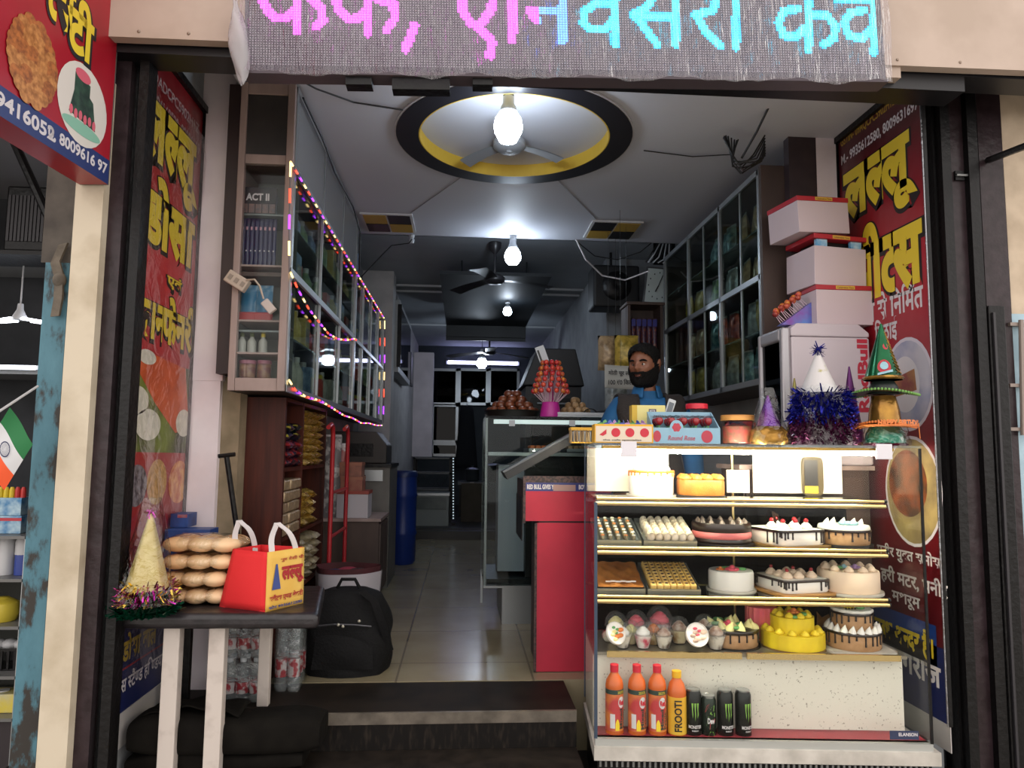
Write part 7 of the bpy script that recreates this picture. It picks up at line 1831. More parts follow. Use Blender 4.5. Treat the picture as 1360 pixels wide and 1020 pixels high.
for px, lb, rz in ((816, 'red capped mixed fruit juice bottle nearest the case corner', .35), (846, 'red capped mixed fruit juice bottle in the middle of the three', .15), (873, 'red capped mixed fruit juice bottle beside the yellow capped bottle', .05)):
    x = cl(px, 940, d)[0]; t = thing('juice_bottle', lb, 'bottle', cw(x, d, zb), rotz=CPHI+rz); R0 = hw(804, 828, 950, d)
    MB().lathe([(R0*.9, 0), (R0, .006), (R0, hb*.04), (R0*.985, hb*.08), (R0*.985, hb*.66), (R0, hb*.70), (R0*.9, hb*.78), (R0*.52, hb*.86), (R0*.40, hb*.89), (R0*.40, hb*.9)], 22).build('body', juice, t, smooth=60)
    MB().lathe([(R0*1.005, hb*.09), (R0*1.005, hb*.60)], 22).build('label', lab_r, t, smooth=60); MB().lathe([(R0*1.006, hb*.60), (R0*1.006, hb*.665)], 22).build('dark_band', lab_d, t, smooth=60)
    MB().lathe([(R0*.47, hb*.895), (R0*.47, hb*.995), (R0*.42, hb), (0, hb)], 18).build('cap', cap_r, t, smooth=40)
    e = MB()
    for i in range(24):
        a0 = 2*PI*i/24; a1 = 2*PI*(i+1)/24; P_ = lambda a: (R0*1.015*math.sin(.38+.42*math.cos(a)), -R0*1.015*math.cos(.38+.42*math.cos(a)), hb*.49+hb*.08*math.sin(a)); e.add([P_(a0), P_(a1), (R0*1.015*math.sin(.38), -R0*1.015*math.cos(.38), hb*.49)], [(0, 1, 2)])
    e.build('badge', white_print, t); e = MB(); curved(e, 'Real', R0*1.04, .08, .68, hb*.45, hb*.53, False, .04); e.build('badge_lettering', cap_r, t)
    e = MB(); curved(e, 'Mixed', R0*1.01, .12, .50, hb*.12, hb*.40, True, .03); curved(e, 'Fruit', R0*1.01, .56, .90, hb*.12, hb*.36, True, .03); e.build('dark_lettering', lab_d, t)
    e = MB(); e.grid(lambda u, v: (R0*1.008*math.sin(-.95+.55*u), -R0*1.008*math.cos(-.95+.55*u), hb*(.13+.20*v)), 5, 2); e.build('white_panel', white_print, t); e = MB(); e.grid(lambda u, v: (R0*1.0085*math.sin(-.35+.45*u), -R0*1.0085*math.cos(-.35+.45*u), hb*(.10+.16*v*math.sin(PI*(.2+.6*u)))), 6, 3); e.build('fruit_print', yel_i, t)
    e = MB(); curved(e, '20% EXTRA', R0*1.01, -.1, .75, hb*.61, hb*.65, False, .03); e.build('band_lettering', mat('band_yellow', '#b5a83a', .5) if 'band_yellow' not in bpy.data.materials else bpy.data.materials['band_yellow'], t)
x = cl(899, 940, d)[0]; t = thing('mango_bottle', 'yellow capped mango drink bottle with black slanted lettering beside the cans', 'bottle', cw(x, d, zb), rotz=CPHI); R0 = hw(886, 911, 950, d); hf = ht(899, 897, 984, d)
MB().lathe([(R0*.9, 0), (R0, .006), (R0*.98, hf*.62), (R0, hf*.68), (R0*.8, hf*.80), (R0*.45, hf*.88), (R0*.40, hf*.9)], 22).build('body', juice, t, smooth=60); MB().lathe([(R0*1.006, hf*.06), (R0*1.004, hf*.62)], 22).build('label', mat('mango_label', '#d39a24', .4, hex2='#d8b43c', scale=6), t, smooth=60); MB().lathe([(R0*.5, hf*.895), (R0*.5, hf*.995), (0, hf)], 18).build('cap', cap_y, t, smooth=40)
e = MB(); curved(e, 'FROOTI', R0*1.065, -.45, .30, hf*.11, hf*.58, True, .03); e.build('lettering', hold_b, t)
can_k = mat('can_black', '#131615', .25, .3); can_s = mat('can_lid_silver', '#a5a8a8', .25, .8); claw = mat('claw_green', '#7fae4a', .4)
for px, lb, dx in ((921, 'black energy drink can with green claw mark beside the mango bottle', 0), (963, 'black energy drink can with green claw mark, second from the end of the row', .2), (987, 'black energy drink can with green claw mark at the end of the row', .4)):
    x = cl(px, 950, d)[0]; t = thing('drink_can', lb, 'can', cw(x, d, zb), rotz=CPHI+dx); R0 = hw(911, 932, 955, d); hc = ht(921, 918, 981, d)
    MB().lathe([(R0*.8, 0), (R0, .008), (R0, hc*.9), (R0*.82, hc*.97)], 22).build('body', can_k, t, smooth=50); MB().lathe([(R0*.82, hc*.97), (R0*.86, hc), (R0*.78, hc*.99), (0, hc*.985)], 22).build('lid', can_s, t, smooth=50)
    e = MB()
    for k in (-1, 0, 1):
        pts = [(k*.34-.11, .74), (k*.34+.13, .74), (k*.34+.05, .60), (k*.34+.10, .5), (k*.30+.0, .36+.06*abs(k)), (k*.34-.02, .55)]
        e.add([((R0*1.008)*math.sin(a), -(R0*1.008)*math.cos(a), hc*v) for a, v in pts], [tuple(range(6))])
    e.build('claw_mark', claw, t, keep=1); e = MB(); curved(e, 'MONSTER', R0*1.005, -.85, .85, hc*.21, hc*.28, False, .03); curved(e, 'ENERGY', R0*1.005, -.4, .4, hc*.15, hc*.18, False, .03); e.build('lettering', white_print, t)
x = cl(941, 950, d)[0]; t = thing('drink_can', 'shorter green and red patterned drink can between the black ones', 'can', cw(x, d, zb), rotz=CPHI); hc = ht(941, 926, 981, d); R0 *= .95
MB().lathe([(R0*.8, 0), (R0, .008), (R0, hc*.88), (R0*.85, hc*.95)], 22).build('body', mat('can_dark_green', '#18241c', .25, .3), t, smooth=50); MB().lathe([(R0*.85, hc*.95), (R0*.88, hc), (R0*.8, hc*.985), (0, hc*.98)], 22).build('lid', can_s, t, smooth=50)
def wrap_poly(mb, pts, R0, hc): mb.add([((R0*1.01)*math.sin(a), -(R0*1.01)*math.cos(a), hc*v) for a, v in pts], [tuple(range(len(pts)))])
e = MB(); wrap_poly(e, [(-.5, .3), (.7, .52), (.7, .62), (.2, .58), (.1, .66), (-.3, .5)], R0, hc); wrap_poly(e, [(-.3, .06), (.6, .06), (.4, .16), (.0, .18)], R0, hc); wrap_poly(e, [(.0, .70), (.5, .66), (.6, .80), (.2, .76)], R0, hc); e.build('green_shape', claw, t, keep=1)
e = MB(); wrap_poly(e, [(-.1, .22), (.65, .40), (.7, .48), (.2, .46), (-.05, .36)], R0*1.003, hc); wrap_poly(e, [(-.7, .62), (-.4, .70), (-.1, .84), (-.45, .78)], R0, hc); e.build('red_shape', mat('can_red', '#b0303c', .4), t, keep=1); e = MB(); curved(e, 'Dew', R0*1.01, -.35, .6, hc*.36, hc*.50, False, .04); e.build('lettering', white_print, t)

# ================================================================== THINGS ON TOP OF THE CASE
ZTT = ZT+.0005
d = .10
# yellow candy tray with white front label
xa, xb = cl(790, 585, .02)[0], cl(868, 585, .02)[0]; hh = ht(828, 561, 586, .02)
t = thing('candy_tray', 'yellow candy tray with a white label of red dots on the case corner', 'tray', cw((xa+xb)/2-.0, .08, ZTT), rotz=CPHI)
w = (xb-xa)/2; yt = mat('tray_yellow', '#d8a42c', .5)
e = MB(); e.box(-w, w, -.055, -.05, 0, hh).box(-w, w, .05, .055, 0, hh).box(-w, -w+.005, -.05, .05, 0, hh).box(w-.005, w, -.05, .05, 0, hh).box(-w+.005, w-.005, -.05, .05, 0, .004); e.build('tray_box', yt, t)
MB().box(-w+.004, w-.006, -.0565, -.0552, .004, hh-.008).build('label', mat('label_cream', '#d8c9b4', .5), t)
e = MB(); Fq = frame((-w, -.057, 0), (1, 0, 0), (0, 0, 1))
for k in (.36, .60, .85): disc(e, Fq, 2*w*k, hh*.55, hh*.24, hh*.24, .0004, 20)
e.poly([(2*w*.08, hh*.42, .0004), (2*w*.2, hh*.72, .0004), (2*w*.2, hh*.48, .0004), (2*w*.14, hh*.36, .0004)], Fq); e.build('red_dot', mat('label_red', '#c0283a', .5), t)
e = MB(); write(e, 'the cafe specialist', Fq, 2*w*.14, hh*.09, 2*w*.8, hh*.2, .0006, .02); e.build('lettering', hold_b, t)
for i in range(9):
    m_ = (green_i, mat('candy_blue', '#4458a8', .4) if 'candy_blue' not in bpy.data.materials else bpy.data.materials['candy_blue'], pur_i)[i % 3]
    x = -w+.03+(2*w-.06)*i/8
    o = MB().ball((x, .0, hh-.004), .016, 10, 6, (1.1, 1, .8)).build('candy', m_, t, smooth=70); MB().prism([(0, 0), (.018, .008), (.012, .018), (.002, .012)], .002, TR((x+.006, -.01, hh+.002), .3*i, 1.2)).build('wrapper_twist', m_, o)
xa = cl(752, 580, .25)[0]
t = thing('plastic_basket', 'yellow plastic basket of wrapped sticks behind the candy tray corner', 'basket', cw(xa+.075, .27, ZTT), rotz=CPHI)
e = MB(); e.box(-.055, .055, -.05, .05, 0, .005).box(-.06, .06, -.055, -.05, .055, .065).box(-.06, .06, .05, .055, .055, .065).box(-.06, -.055, -.055, .055, .055, .065).box(.055, .06, -.055, .055, .055, .065); e.build('basket_rim', yt, t)
e = MB()
for i in range(10): e.cbox((-.055+.0122*i, -.052, .03), (.004, .004, .055)); e.cbox((-.057, -.05+.011*i, .03), (.004, .004, .055))
e.build('slat', mat('basket_slat', '#8a7048', .5), t)
for i in range(8): MB().tube([(-.04+.011*i, .01*(-1)**i, .006), (-.042+.0115*i, .012*(-1)**i, .05)], .005, 6).build('wrapped_stick', pk_m['tan'] if i % 2 else hold_w, t)
# sweet corn carton
x = cl(862, 560, .2)[0]; hh = ht(862, 537, 588, .22)
t = thing('corn_carton', 'pale yellow sweet corn carton standing behind the candy tray', 'carton', cw(x, .24, ZTT), rotz=CPHI); w = hw(840, 884, 560, .22)
MB().box(-w, w, -.035, .035, 0, hh).build('body', mat('carton_pale_yellow', '#d8cf8a', .55), t, bevel=.002); Fq = frame((-w, -.0358, 0), (1, 0, 0), (0, 0, 1))
e = MB(); rect(e, Fq, w*1.0, hh*.80, w*1.45, hh*.90, .0003); e.build('dark_patch', mat('carton_brown_patch', '#5a4a5a', .5), t); e = MB(); write(e, 'MTR', Fq, w*1.05, hh*.82, w*1.4, hh*.88, .0006, .03); e.build('patch_lettering', hold_w, t)
e = MB(); write(e, 'Sweet', Fq, w*.9, hh*.58, w*1.75, hh*.74, .0005, .03); write(e, 'corn', Fq, w*.95, hh*.40, w*1.7, hh*.54, .0005, .03); e.build('lettering', mat('corn_blue', '#6a88b8', .5), t)
MB().box(-w-.001, -w+w*.3, -.0362, .036, 0, hh*.999).build('side_stripe', mat('corn_gold', '#c9a83a', .5), t)
t = thing('white_device', 'thin white handheld device propped behind the pale yellow carton', 'device', cw(cl(886, 540, .27)[0], .30, ZTT+hh*.62), rot=(-.2, .35, CPHI)); MB().box(-.016, .016, -.006, .006, -.09, .10).build('casing', hold_w, t, bevel=.003); MB().box(-.011, .011, -.0068, -.006, .03, .085).build('screen', mat('device_screen', '#5a6068', .3), t)
# blue rose candy box
xa, xb, xc = cl(868, 587, .02)[0], cl(927, 587, .02)[0], cl(955, 587, .05)[0]
h0 = ht(900, 567, 588, .02); h1 = ht(955, 544, 588, .05)
t = thing('rose_candy_box', 'light blue open box of red rose lollipops on the case top', 'box', cw(xa, .03, ZTT), rotz=CPHI)
bw = xc-xa; bl = mat('box_light_blue', '#8ab0c4', .55); dpt = .13
e = MB(); e.box(0, bw, 0, .004, 0, h0).box(0, bw, dpt, dpt+.004, 0, h1).box(.0, bw, .004, dpt, 0, .004); e.build('box_wall', bl, t)
for x in (0, bw-.004): MB().prism([(.004, 0), (dpt, 0), (dpt, h1), (.004, h0)], .004, frame((x, 0, 0), (0, 1, 0), (0, 0, 1))).build('box_side', bl, t)
rose_m = mat('rose_print', '#b03a4a', .5); Fq = frame((0, -.0008, 0), (1, 0, 0), (0, 0, 1))
e = MB(); disc(e, Fq, bw*.35, h0*1.0, .026, .03, .0005); e.build('rose_tab', bl, t); e = MB(); petals(e, (0, 0, 0), .02); e.v = [Vector((bw*.35+p.x, -.0015-p.z*.1, h0*1.02+p.y)) for p in e.v]; e.build('rose_emblem', rose_m, t, smooth=60)
e = MB(); disc(e, Fq, bw*.06, h0*.45, .015, .022, .0006); disc(e, Fq, bw*.80, h0*.45, .022, .024, .0006); e.build('printed_rose', rose_m, t); e = MB(); write(e, 'Round Rose', Fq, bw*.22, h0*.2, bw*.62, h0*.5, .0008, .01, slant=.2); e.build('lettering', rose_m, t)
for i in range(5):
    for j in range(3):
        x, y = .03+(bw-.05)*i/4.4, .03+.04*j
        o = MB().tube([(x, y, .006), (x, y, h0+.012)], .0035, 6).build('green_stem', green_i, t); MB().lathe([(.006, h0+.01), (.014, h0+.02), (.015, h0+.034), (.010, h0+.04), (0, h0+.036)], 10, TR((x, y, 0)), lambda a, j: 1+.12*math.sin(3*a+j)).build('rose_candy', cherry, o, smooth=60)
film = MB().grid(lambda u, v: (.01+(bw-.02)*u, .02+.09*v, h0+.045+.006*math.sin(17*u+9*v)), 14, 6).build('clear_wrap', clear_film, t, smooth=70)
# jars
def jar(lb, px, pl, pr_, yt_, d, fill, lid, lh=.022):
    x = cl(px, 588, d)[0]; R0 = hw(pl, pr_, 570, d); hh = ht(px, yt_, 588, d)
    t = thing('sweet_jar', lb, 'jar', cw(x, d, ZTT)); MB().lathe([(R0*.92, 0), (R0*.95, .004), (R0*.95, hh-lh-.01), (R0*.85, hh-lh)], 24).build('jar_body', clear_thin, t, smooth=50); MB().lathe([(R0*.85, .006), (R0*.86, (hh-lh)*.75), (R0*.4, (hh-lh)*.82), (0, (hh-lh)*.82)], 20, None, lambda a, j: 1+.03*math.sin(7*a+j)).build('sweets', fill, t, smooth=50); MB().lathe([(R0, hh-lh), (R0, hh-.003), (R0*.95, hh), (0, hh)], 24).build('lid', lid, t, smooth=40)
jar('low clear jar of brown sweets with an orange lid beside the purple cone hat', 980, 958, 1002, 549, .20, mat('jar_sweet_mix', '#6a4a30', .5, hex2='#a03a3a', scale=60), mat('lid_orange', '#a8743a', .45))
jar('clear jar with a bright red lid standing behind the rose candy box', 926, 912, 941, 534, .32, mat('jar_sweet_dark', '#3a2a2a', .5, hex2='#7a5a3a', scale=60), cap_r)
t = thing('dark_packet', 'dark blue packet lying behind the orange lidded jar', 'packet', cw(cl(985, 540, .36)[0], .385, ZTT)); pillow(.14, .10, .08, 8, seed=3).build('packet', dark_foil, t, smooth=60); MB().cbox((0, 0, .10), (.12, .005, .012)).build('crimped_top', dark_foil, t)
# party hats
foil_p = mat('foil_purple', '#5a1f8a', .22, .6, hex2='#7a2f4a', scale=9); foil_g = mat('foil_gold', '#b0843a', .22, .7, hex2='#8a6430', scale=20, bump=.4)
def topz(px, y, d): return cl(px, y, d)[1]-ZTT
x = cl(1021, 588, .12)[0]; R0 = hw(996, 1046, 585, .12); hh = topz(1021, 525, .12)
t = thing('party_hat', 'small purple and gold foil cone hat in a clear bag on the case', 'party hat', cw(x, .12, ZTT))
MB().lathe([(R0*.66, hh*.36), (.003, hh)], 24).build('cone', foil_p, t, smooth=50); MB().lathe([(R0*.9, 0), (R0*1.0, hh*.08), (R0*.9, hh*.2), (R0*.95, hh*.26), (R0*.7, hh*.37)], 24, None, lambda a, j: 1+.05*math.sin(9*a+2*j)).build('gold_band', foil_g, t, smooth=50); film_bag('clear_bag', t, R0*1.1, R0*.3, 0, hh*1.15, seed=4)
x = cl(1093, 588, .14)[0]; R0 = hw(1056, 1131, 585, .14); hh = topz(1084, 462, .14)
t = thing('party_hat', 'tall white cone hat with blue and wine tinsel bands in a clear bag', 'party hat', cw(x, .14, ZTT)); hx = cl(1085, 500, .14)[0]-x
M4 = TR((hx*.6, 0, 0))
MB().lathe([(R0*.72, hh*.5), (.004, hh*.97)], 28, M4).build('cone', mat('hat_white', '#c9c5c4', .4, hex2='#a8a06a', scale=16, contrast=(.62, .68)), t, smooth=50)
MB().lathe([(R0*.85, hh*.26), (R0*.90, hh*.4), (R0*.76, hh*.53), (R0*.5, hh*.54)], 24).build('blue_core', mat('core_blue', '#0a0c38', .8), t); MB().lathe([(R0*.95, 0), (R0*1.0, hh*.15), (R0*.92, hh*.26)], 24).build('wine_core', mat('core_wine', '#2c0a22', .5), t)
tinsel([tin_blue], (0, 0, 0), R0*.98, R0*.80, hh*.25, hh*.55, 1100, 21, .034, .0045).build('blue_tinsel', tin_blue, t, kind='stuff'); tinsel([tin_mar], (0, 0, 0), R0*.98, R0*.95, .005, hh*.28, 900, 22, .03, .0045).build('wine_tinsel', tin_mar, t, kind='stuff')
e = tinsel([tin_blue], (hx*.6, 0, 0), .004, .004, hh*.95, hh*1.0, 70, 23, .028, .003); e.build('tip_tuft', tin_blue, t, kind='stuff'); film_bag('clear_bag', t, R0*1.12, R0*.86, 0, hh*.60, seed=6)
x = cl(1060, 588, .3)[0]; t = thing('party_hat', 'narrow brown and gold cone hat behind the tall white hat', 'party hat', cw(x-.005, .31, ZTT)); hh2 = topz(1060, 502, .3); MB().lathe([(.045, .0), (.003, hh2)], 20).build('cone', mat('hat_brown', '#6d4a2c', .3, .4, hex2='#8d8a4a', scale=14), t, smooth=50); MB().lathe([(.047, 0), (.05, .008), (.047, .016)], 20).build('gold_trim', foil_g, t)
x = cl(1134, 588, .3)[0]; t = thing('party_hat', 'violet cone hat peeping out between the white hat and green hat', 'party hat', cw(x, .32, ZTT)); hh2 = topz(1134, 486, .3); MB().lathe([(.055, .0), (.003, hh2)], 20).build('cone', mat('hat_violet', '#5a2160', .3, .5), t, smooth=50); MB().lathe([(.057, 0), (.06, .008), (.057, .016)], 20).build('gold_trim', foil_g, t)
# green hat standing on a stack of brimmed foil hats
x = cl(1176, 588, .13)[0]; d = .13; base = cw(x, d, ZTT)
foil_gr = mat('foil_green', '#0f5a34', .2, .6, hex2='#0a3d24', scale=7); grn2 = mat('foil_sea_green', '#1c6a54', .2, .6, hex2='#9aa8a0', scale=14, contrast=(.55, .65)); felt = mat('brim_black', '#15201c', .4)
z1, z2, z3, z4 = [topz(1176, y, d) for y in (566, 545, 524, 505)]
def brim_hat(lb, z0, zc, Rb, Rc, crown, brim, trim, trim_n):
    t = thing('brimmed_hat', lb, 'party hat', base+Vector((0, 0, z0)))
    MB().lathe([(Rc*1.15, -.0), (Rc*1.05, (zc-z0)*.5), (Rc*.8, zc-z0-.006), (0, zc-z0-.004)], 28).build('crown', crown, t, smooth=50)
    e = MB().grid(lambda u, v: ((Rc*1.1+(Rb-Rc*1.1)*v)*math.cos(2*PI*u), (Rc*1.1+(Rb-Rc*1.1)*v)*math.sin(2*PI*u), .006+.010*math.sin(4*PI*u)*v), 36, 4); o = e.build('brim', brim, t, smooth=60); o.modifiers.new('thick', 'SOLIDIFY').thickness = .003
    e = MB(); 
    for i in range(trim_n):
        a = 2*PI*i/trim_n; e.ball((Rb*math.cos(a), Rb*math.sin(a), .004+.010*math.sin(2*a)), .0055, 6, 5)
    e.build('trim_bead', trim, t, kind='stuff'); return t
Rb = hw(1133, 1218, 530, d)
t = thing('foil_hat', 'sea green foil dome hat at the foot of the brimmed hat stack', 'party hat', base); MB().lathe([(Rb*.62, 0), (Rb*.60, .01), (Rb*.55, z1*.6), (Rb*.45, z1-.002), (0, z1-.001)], 28, None, lambda a, j: 1+.03*math.sin(8*a+3*j)).build('crown', grn2, t, smooth=50); MB().lathe([(Rb*.64, .0), (Rb*.65, .006), (Rb*.6, .012)], 28).build('hat_edge', tin_mix[1], t); film_bag('clear_bag', t, Rb*.72, Rb*.6, 0, z1*1.0, seed=8)
brim_hat('gold crowned hat with orange beaded brim, lower of the two brimmed hats', z1, z3, Rb*.86, Rb*.42, foil_g, mat('brim_red_brown', '#4a2418', .5), org_i, 60)
e = MB(); t = thing('birthday_band', 'orange felt birthday band of cut letters hung round the lower brimmed hat', 'hat band', base+Vector((0, 0, z1))); curved(e, 'HAPPY BIRTHDAY', Rb*.93, -.75, .8, -.002, .022, False, .05); e.build('lettering', org_i, t); MB().tube([(Rb*.93*math.sin(.85), -Rb*.93*math.cos(.85), .01), (Rb*.95*math.sin(.95), -Rb*.95*math.cos(.95), -.05)], .002, 5).build('thread', org_i, t)
MB().lathe([(Rb*.925, -.003), (Rb*.928, .004)], 30).build('band', org_i, t)
brim_hat('black brimmed hat with green beaded edge, upper of the two brimmed hats', z3, z4, Rb*.98, Rb*.40, felt, felt, mat('trim_lime', '#6a9a4a', .4), 64)
hg = topz(1176, 430, d)
t = thing('party_hat', 'shiny green cone hat with gold zigzag on top of the brimmed hats', 'party hat', base+Vector((0, 0, z4)))
hgc = hg-z4; Rg = hw(1150, 1198, 510, d)
MB().lathe([(Rg, 0), (.003, hgc)], 32).build('cone', foil_gr, t, smooth=50); MB().lathe([(Rg*1.01, 0), (Rg*1.08, .006), (Rg*1.0, .014)], 28, None, lambda a, j: 1+.04*math.sin(14*a)).build('gold_trim', foil_g, t)
def on_cone(a, z, k=1.02): r = Rg*(1-z/hgc)*k+.001; return (r*math.sin(a), -r*math.cos(a), z)
e = MB()
for s_ in (-1, 1): e.tube([on_cone(.5+s_*.22*(1 if i % 2 else -1), hgc*(.1+.75*i/12), 1.04) for i in range(13)], .0022, 5)
e.build('gold_zigzag', foil_g, t)
e = MB(); e.add([on_cone(-.45+.42*math.cos(2*PI*i/20), hgc*.22+hgc*.12*math.sin(2*PI*i/20), 1.03) for i in range(20)], [tuple(range(20))]); e.add([on_cone(-.15+.3*math.cos(2*PI*i/20), hgc*.58+hgc*.06*math.sin(2*PI*i/20), 1.03) for i in range(20)], [tuple(range(20))]); e.build('round_sticker', [mat('sticker_red', '#b02434', .5)], t, keep=1)
e = MB(); e.add([on_cone(-.45+.25*math.cos(2*PI*i/16), hgc*.23+hgc*.07*math.sin(2*PI*i/16), 1.06) for i in range(16)], [tuple(range(16))]); e.add([on_cone(-.8+.16*i, hgc*(.10+.012*i), 1.09) for i in range(6)]+[on_cone(-.8+.16*i, hgc*(.06+.012*i), 1.09) for i in range(5, -1, -1)], [tuple(range(12))]); e.build('sticker_centre', [blue_i], t, keep=1)
# ================================================================== THE SHOPKEEPER
MY = 3.78
hc_ = aY(856, 486, MY)                           # centre of the head
skin = mat('skin_brown', '#8a5a42', .5, hex2='#7d4f3a', scale=30); hair_m = mat('hair_black', '#0a0807', .7, spec=.25, bump=1.0, scale=160); shirt = mat('shirt_blue', '#1a5f96', .75, hex2='#15527f', scale=9); vest = mat('vest_charcoal', '#2c2624', .85, bump=.5, scale=120)
t = thing('person', 'bearded man in a blue shirt and dark vest standing behind the counters, looking aside', 'person', (hc_.x+.03, MY+.04, FZ))
FACE = R_(-38)         # the head is turned towards the aisle (to his own side), 0 = facing the street
HZ = hc_.z-FZ
body_z = HZ-.235
# one continuous body: torso, arms, legs by skin modifier
def skin_body():
    V = [((0, 0, .92), (.155, .115)), ((0, .005, 1.02), (.15, .11)), ((0, .01, 1.15), (.16, .115)), ((0, .01, 1.27), (.155, .105)), ((0, .005, 1.335), (.10, .08)), ((-.01, -.005, 1.41), (.058, .06)), ((-.02, -.02, 1.47), (.055, .058)),
         ((-.15, .01, 1.30), (.068, .068)), ((-.205, .01, 1.22), (.058, .058)), ((-.235, -.01, 1.03), (.047, .047)), ((-.20, -.17, .90), (.036, .036)), ((-.16, -.26, .88), (.028, .034)),
         ((.15, .01, 1.30), (.068, .068)), ((.205, .01, 1.22), (.058, .058)), ((.24, -.01, 1.03), (.047, .047)), ((.20, -.17, .90), (.036, .036)), ((.16, -.26, .88), (.028, .034)),
         ((-.09, 0, .84), (.09, .095)), ((-.095, -.01, .48), (.06, .065)), ((-.095, .02, .09), (.042, .046)), ((-.095, -.10, .045), (.04, .036)),
         ((.09, 0, .84), (.09, .095)), ((.095, -.01, .48), (.06, .065)), ((.095, .02, .09), (.042, .046)), ((.095, -.10, .045), (.04, .036))]
    E_ = [(0, 1), (1, 2), (2, 3), (3, 4), (4, 5), (5, 6), (3, 7), (7, 8), (8, 9), (9, 10), (10, 11), (3, 12), (12, 13), (13, 14), (14, 15), (15, 16), (0, 17), (17, 18), (18, 19), (19, 20), (0, 21), (21, 22), (22, 23), (23, 24)]
    k = HZ/1.545
    me = bpy.data.meshes.new('body'); me.from_pydata([(p[0][0], p[0][1], p[0][2]*k) for p in V], E_, [])
    o = bpy.data.objects.new('body', me); COL.objects.link(o)
    o.modifiers.new('skin', 'SKIN')
    o.modifiers['skin'].use_smooth_shade = True
    for i, p in enumerate(V): me.skin_vertices[0].data[i].radius = p[1]
    me.skin_vertices[0].data[0].use_root = True
    s_ = o.modifiers.new('sub', 'SUBSURF'); s_.levels = 3; s_.render_levels = 3
    bpy.context.view_layer.update()
    dg = bpy.context.evaluated_depsgraph_get(); m2 = bpy.data.meshes.new_from_object(o.evaluated_get(dg))
    bpy.data.objects.remove(o); return m2, k
bm_, k = skin_body()
# head sculpted onto the same surface
def head_r(a, e):
    """radius of the head in direction (azimuth a: 0 = face, elevation e)"""
    ca, sa = math.cos(a), math.sin(a)
    x, y, z = math.cos(e)*sa, -math.cos(e)*ca, math.sin(e)
    r = 1/math.sqrt((x/.076)**2+(y/.097)**2+(z/.118)**2)
    f = max(0, ca)*math.cos(e)
    g = lambda a0, e0, wa, we: math.exp(-((a-a0)/wa)**2-((e-e0)/we)**2)
    r += .024*g(0, -.16, .13, .16)+.010*g(0, .06, .10, .2)                      # nose
    r += .007*(g(.33, .20, .25, .09)+g(-.33, .20, .25, .09))                    # brow
    r -= .011*(g(.34, .05, .17, .11)+g(-.34, .05, .17, .11))                    # eye sockets
    r += .008*(g(.30, -.47, .25, .09)*0+g(0, -.47, .24, .07))+.006*g(0, -.60, .2, .06)   # lips
    r += .014*g(0, -.86, .35, .16)                                               # chin
    r -= .004*g(0, -.535, .22, .02)
    r += .005*(g(.62, -.12, .25, .2)+g(-.62, -.12, .25, .2))                    # cheeks
    return r
HM = Matrix.Translation((-.03, -.04, HZ)) @ Matrix.Rotation(FACE, 4, 'Z') @ Matrix.Rotation(R_(3), 4, 'X')
def hp(a, e, k_=1.0, add=0):
    r = head_r(a, e)*k_+add; return HM @ Vector((math.cos(e)*math.sin(a)*r, -math.cos(e)*math.cos(a)*r, math.sin(e)*r))
mb = MB(); mb.v = [v.co.copy() for v in bm_.vertices]; mb.f = [tuple(p.vertices) for p in bm_.polygons]; mb.mi = [0]*len(mb.f)
mb.grid(lambda u, v: hp(-PI+2*PI*u, -PI/2+.02+(PI-.04)*v), 72, 48)
# ears
for s_ in (-1, 1):
    M4 = HM @ TR((s_*.078, .008, .0), 0, 0, s_*.18)
    mb.add(*(lambda q: (q.v, q.f))(MB().ball((0, 0, 0), .034, 14, 10, (.32, .6, 1.0))), M4)
# hands: palm and five fingers each, curled towards the worktop
for s_ in (-1, 1):
    c = Vector((s_*.15, -.275, .88*k)); mb.ball(c, .04, 12, 8, (.85, 1.15, .5))
    for i in range(4):
        b = c+Vector((s_*(-.024+.016*i), -.035, 0)); ln = (.062, .072, .068, .052)[i]
        mb.tube([b, b+Vector((0, -ln*.5, .006)), b+Vector((0, -ln*.85, -.010)), b+Vector((0, -ln, -.028))], [.0095, .009, .008, .006], 8)
    b = c+Vector((-s_*.032, .0, 0)); mb.tube([b, b+Vector((-s_*.024, -.02, -.004)), b+Vector((-s_*.03, -.05, -.012))], [.011, .010, .007], 8)
body = mb.build('body', skin, t, smooth=80)
# hair cap, beard, brows, eyes, lips
def shell(name, m, inside, add, n=(72, 48)):
    q = MB(); nu, nv = n; idx = {}
    for j in range(nv):
        for i in range(nu):
            a0, a1 = -PI+2*PI*i/nu, -PI+2*PI*(i+1)/nu; e0, e1 = -PI/2+.02+(PI-.04)*j/nv, -PI/2+.02+(PI-.04)*(j+1)/nv
            if inside((a0+a1)/2, (e0+e1)/2):
                fc = []
                for (a_, e_) in ((a0, e0), (a1, e0), (a1, e1), (a0, e1)):
                    key = (round(a_ % (2*PI), 4), round(e_, 4))
                    if key not in idx: idx[key] = len(q.v); q.v.append(hp(a_, e_, 1, add(a_, e_)))
                    fc.append(idx[key])
                q.f.append(tuple(fc)); q.mi.append(0)
    o = q.build(name, m, t, smooth=80); md = o.modifiers.new('thick', 'SOLIDIFY'); md.thickness = .006; md.offset = -1
    return o
def hairy(a, e):
    a = abs(a)
    if a < .62: return e > .60+.05*math.cos(6*a)
    if a < .95: return e > .54-(a-.62)*.55
    if a < 1.12: return e > .16
    return e > (-.14 if a < 1.45 else .22 if a < 1.75 else -.30-.2*(a-1.75))
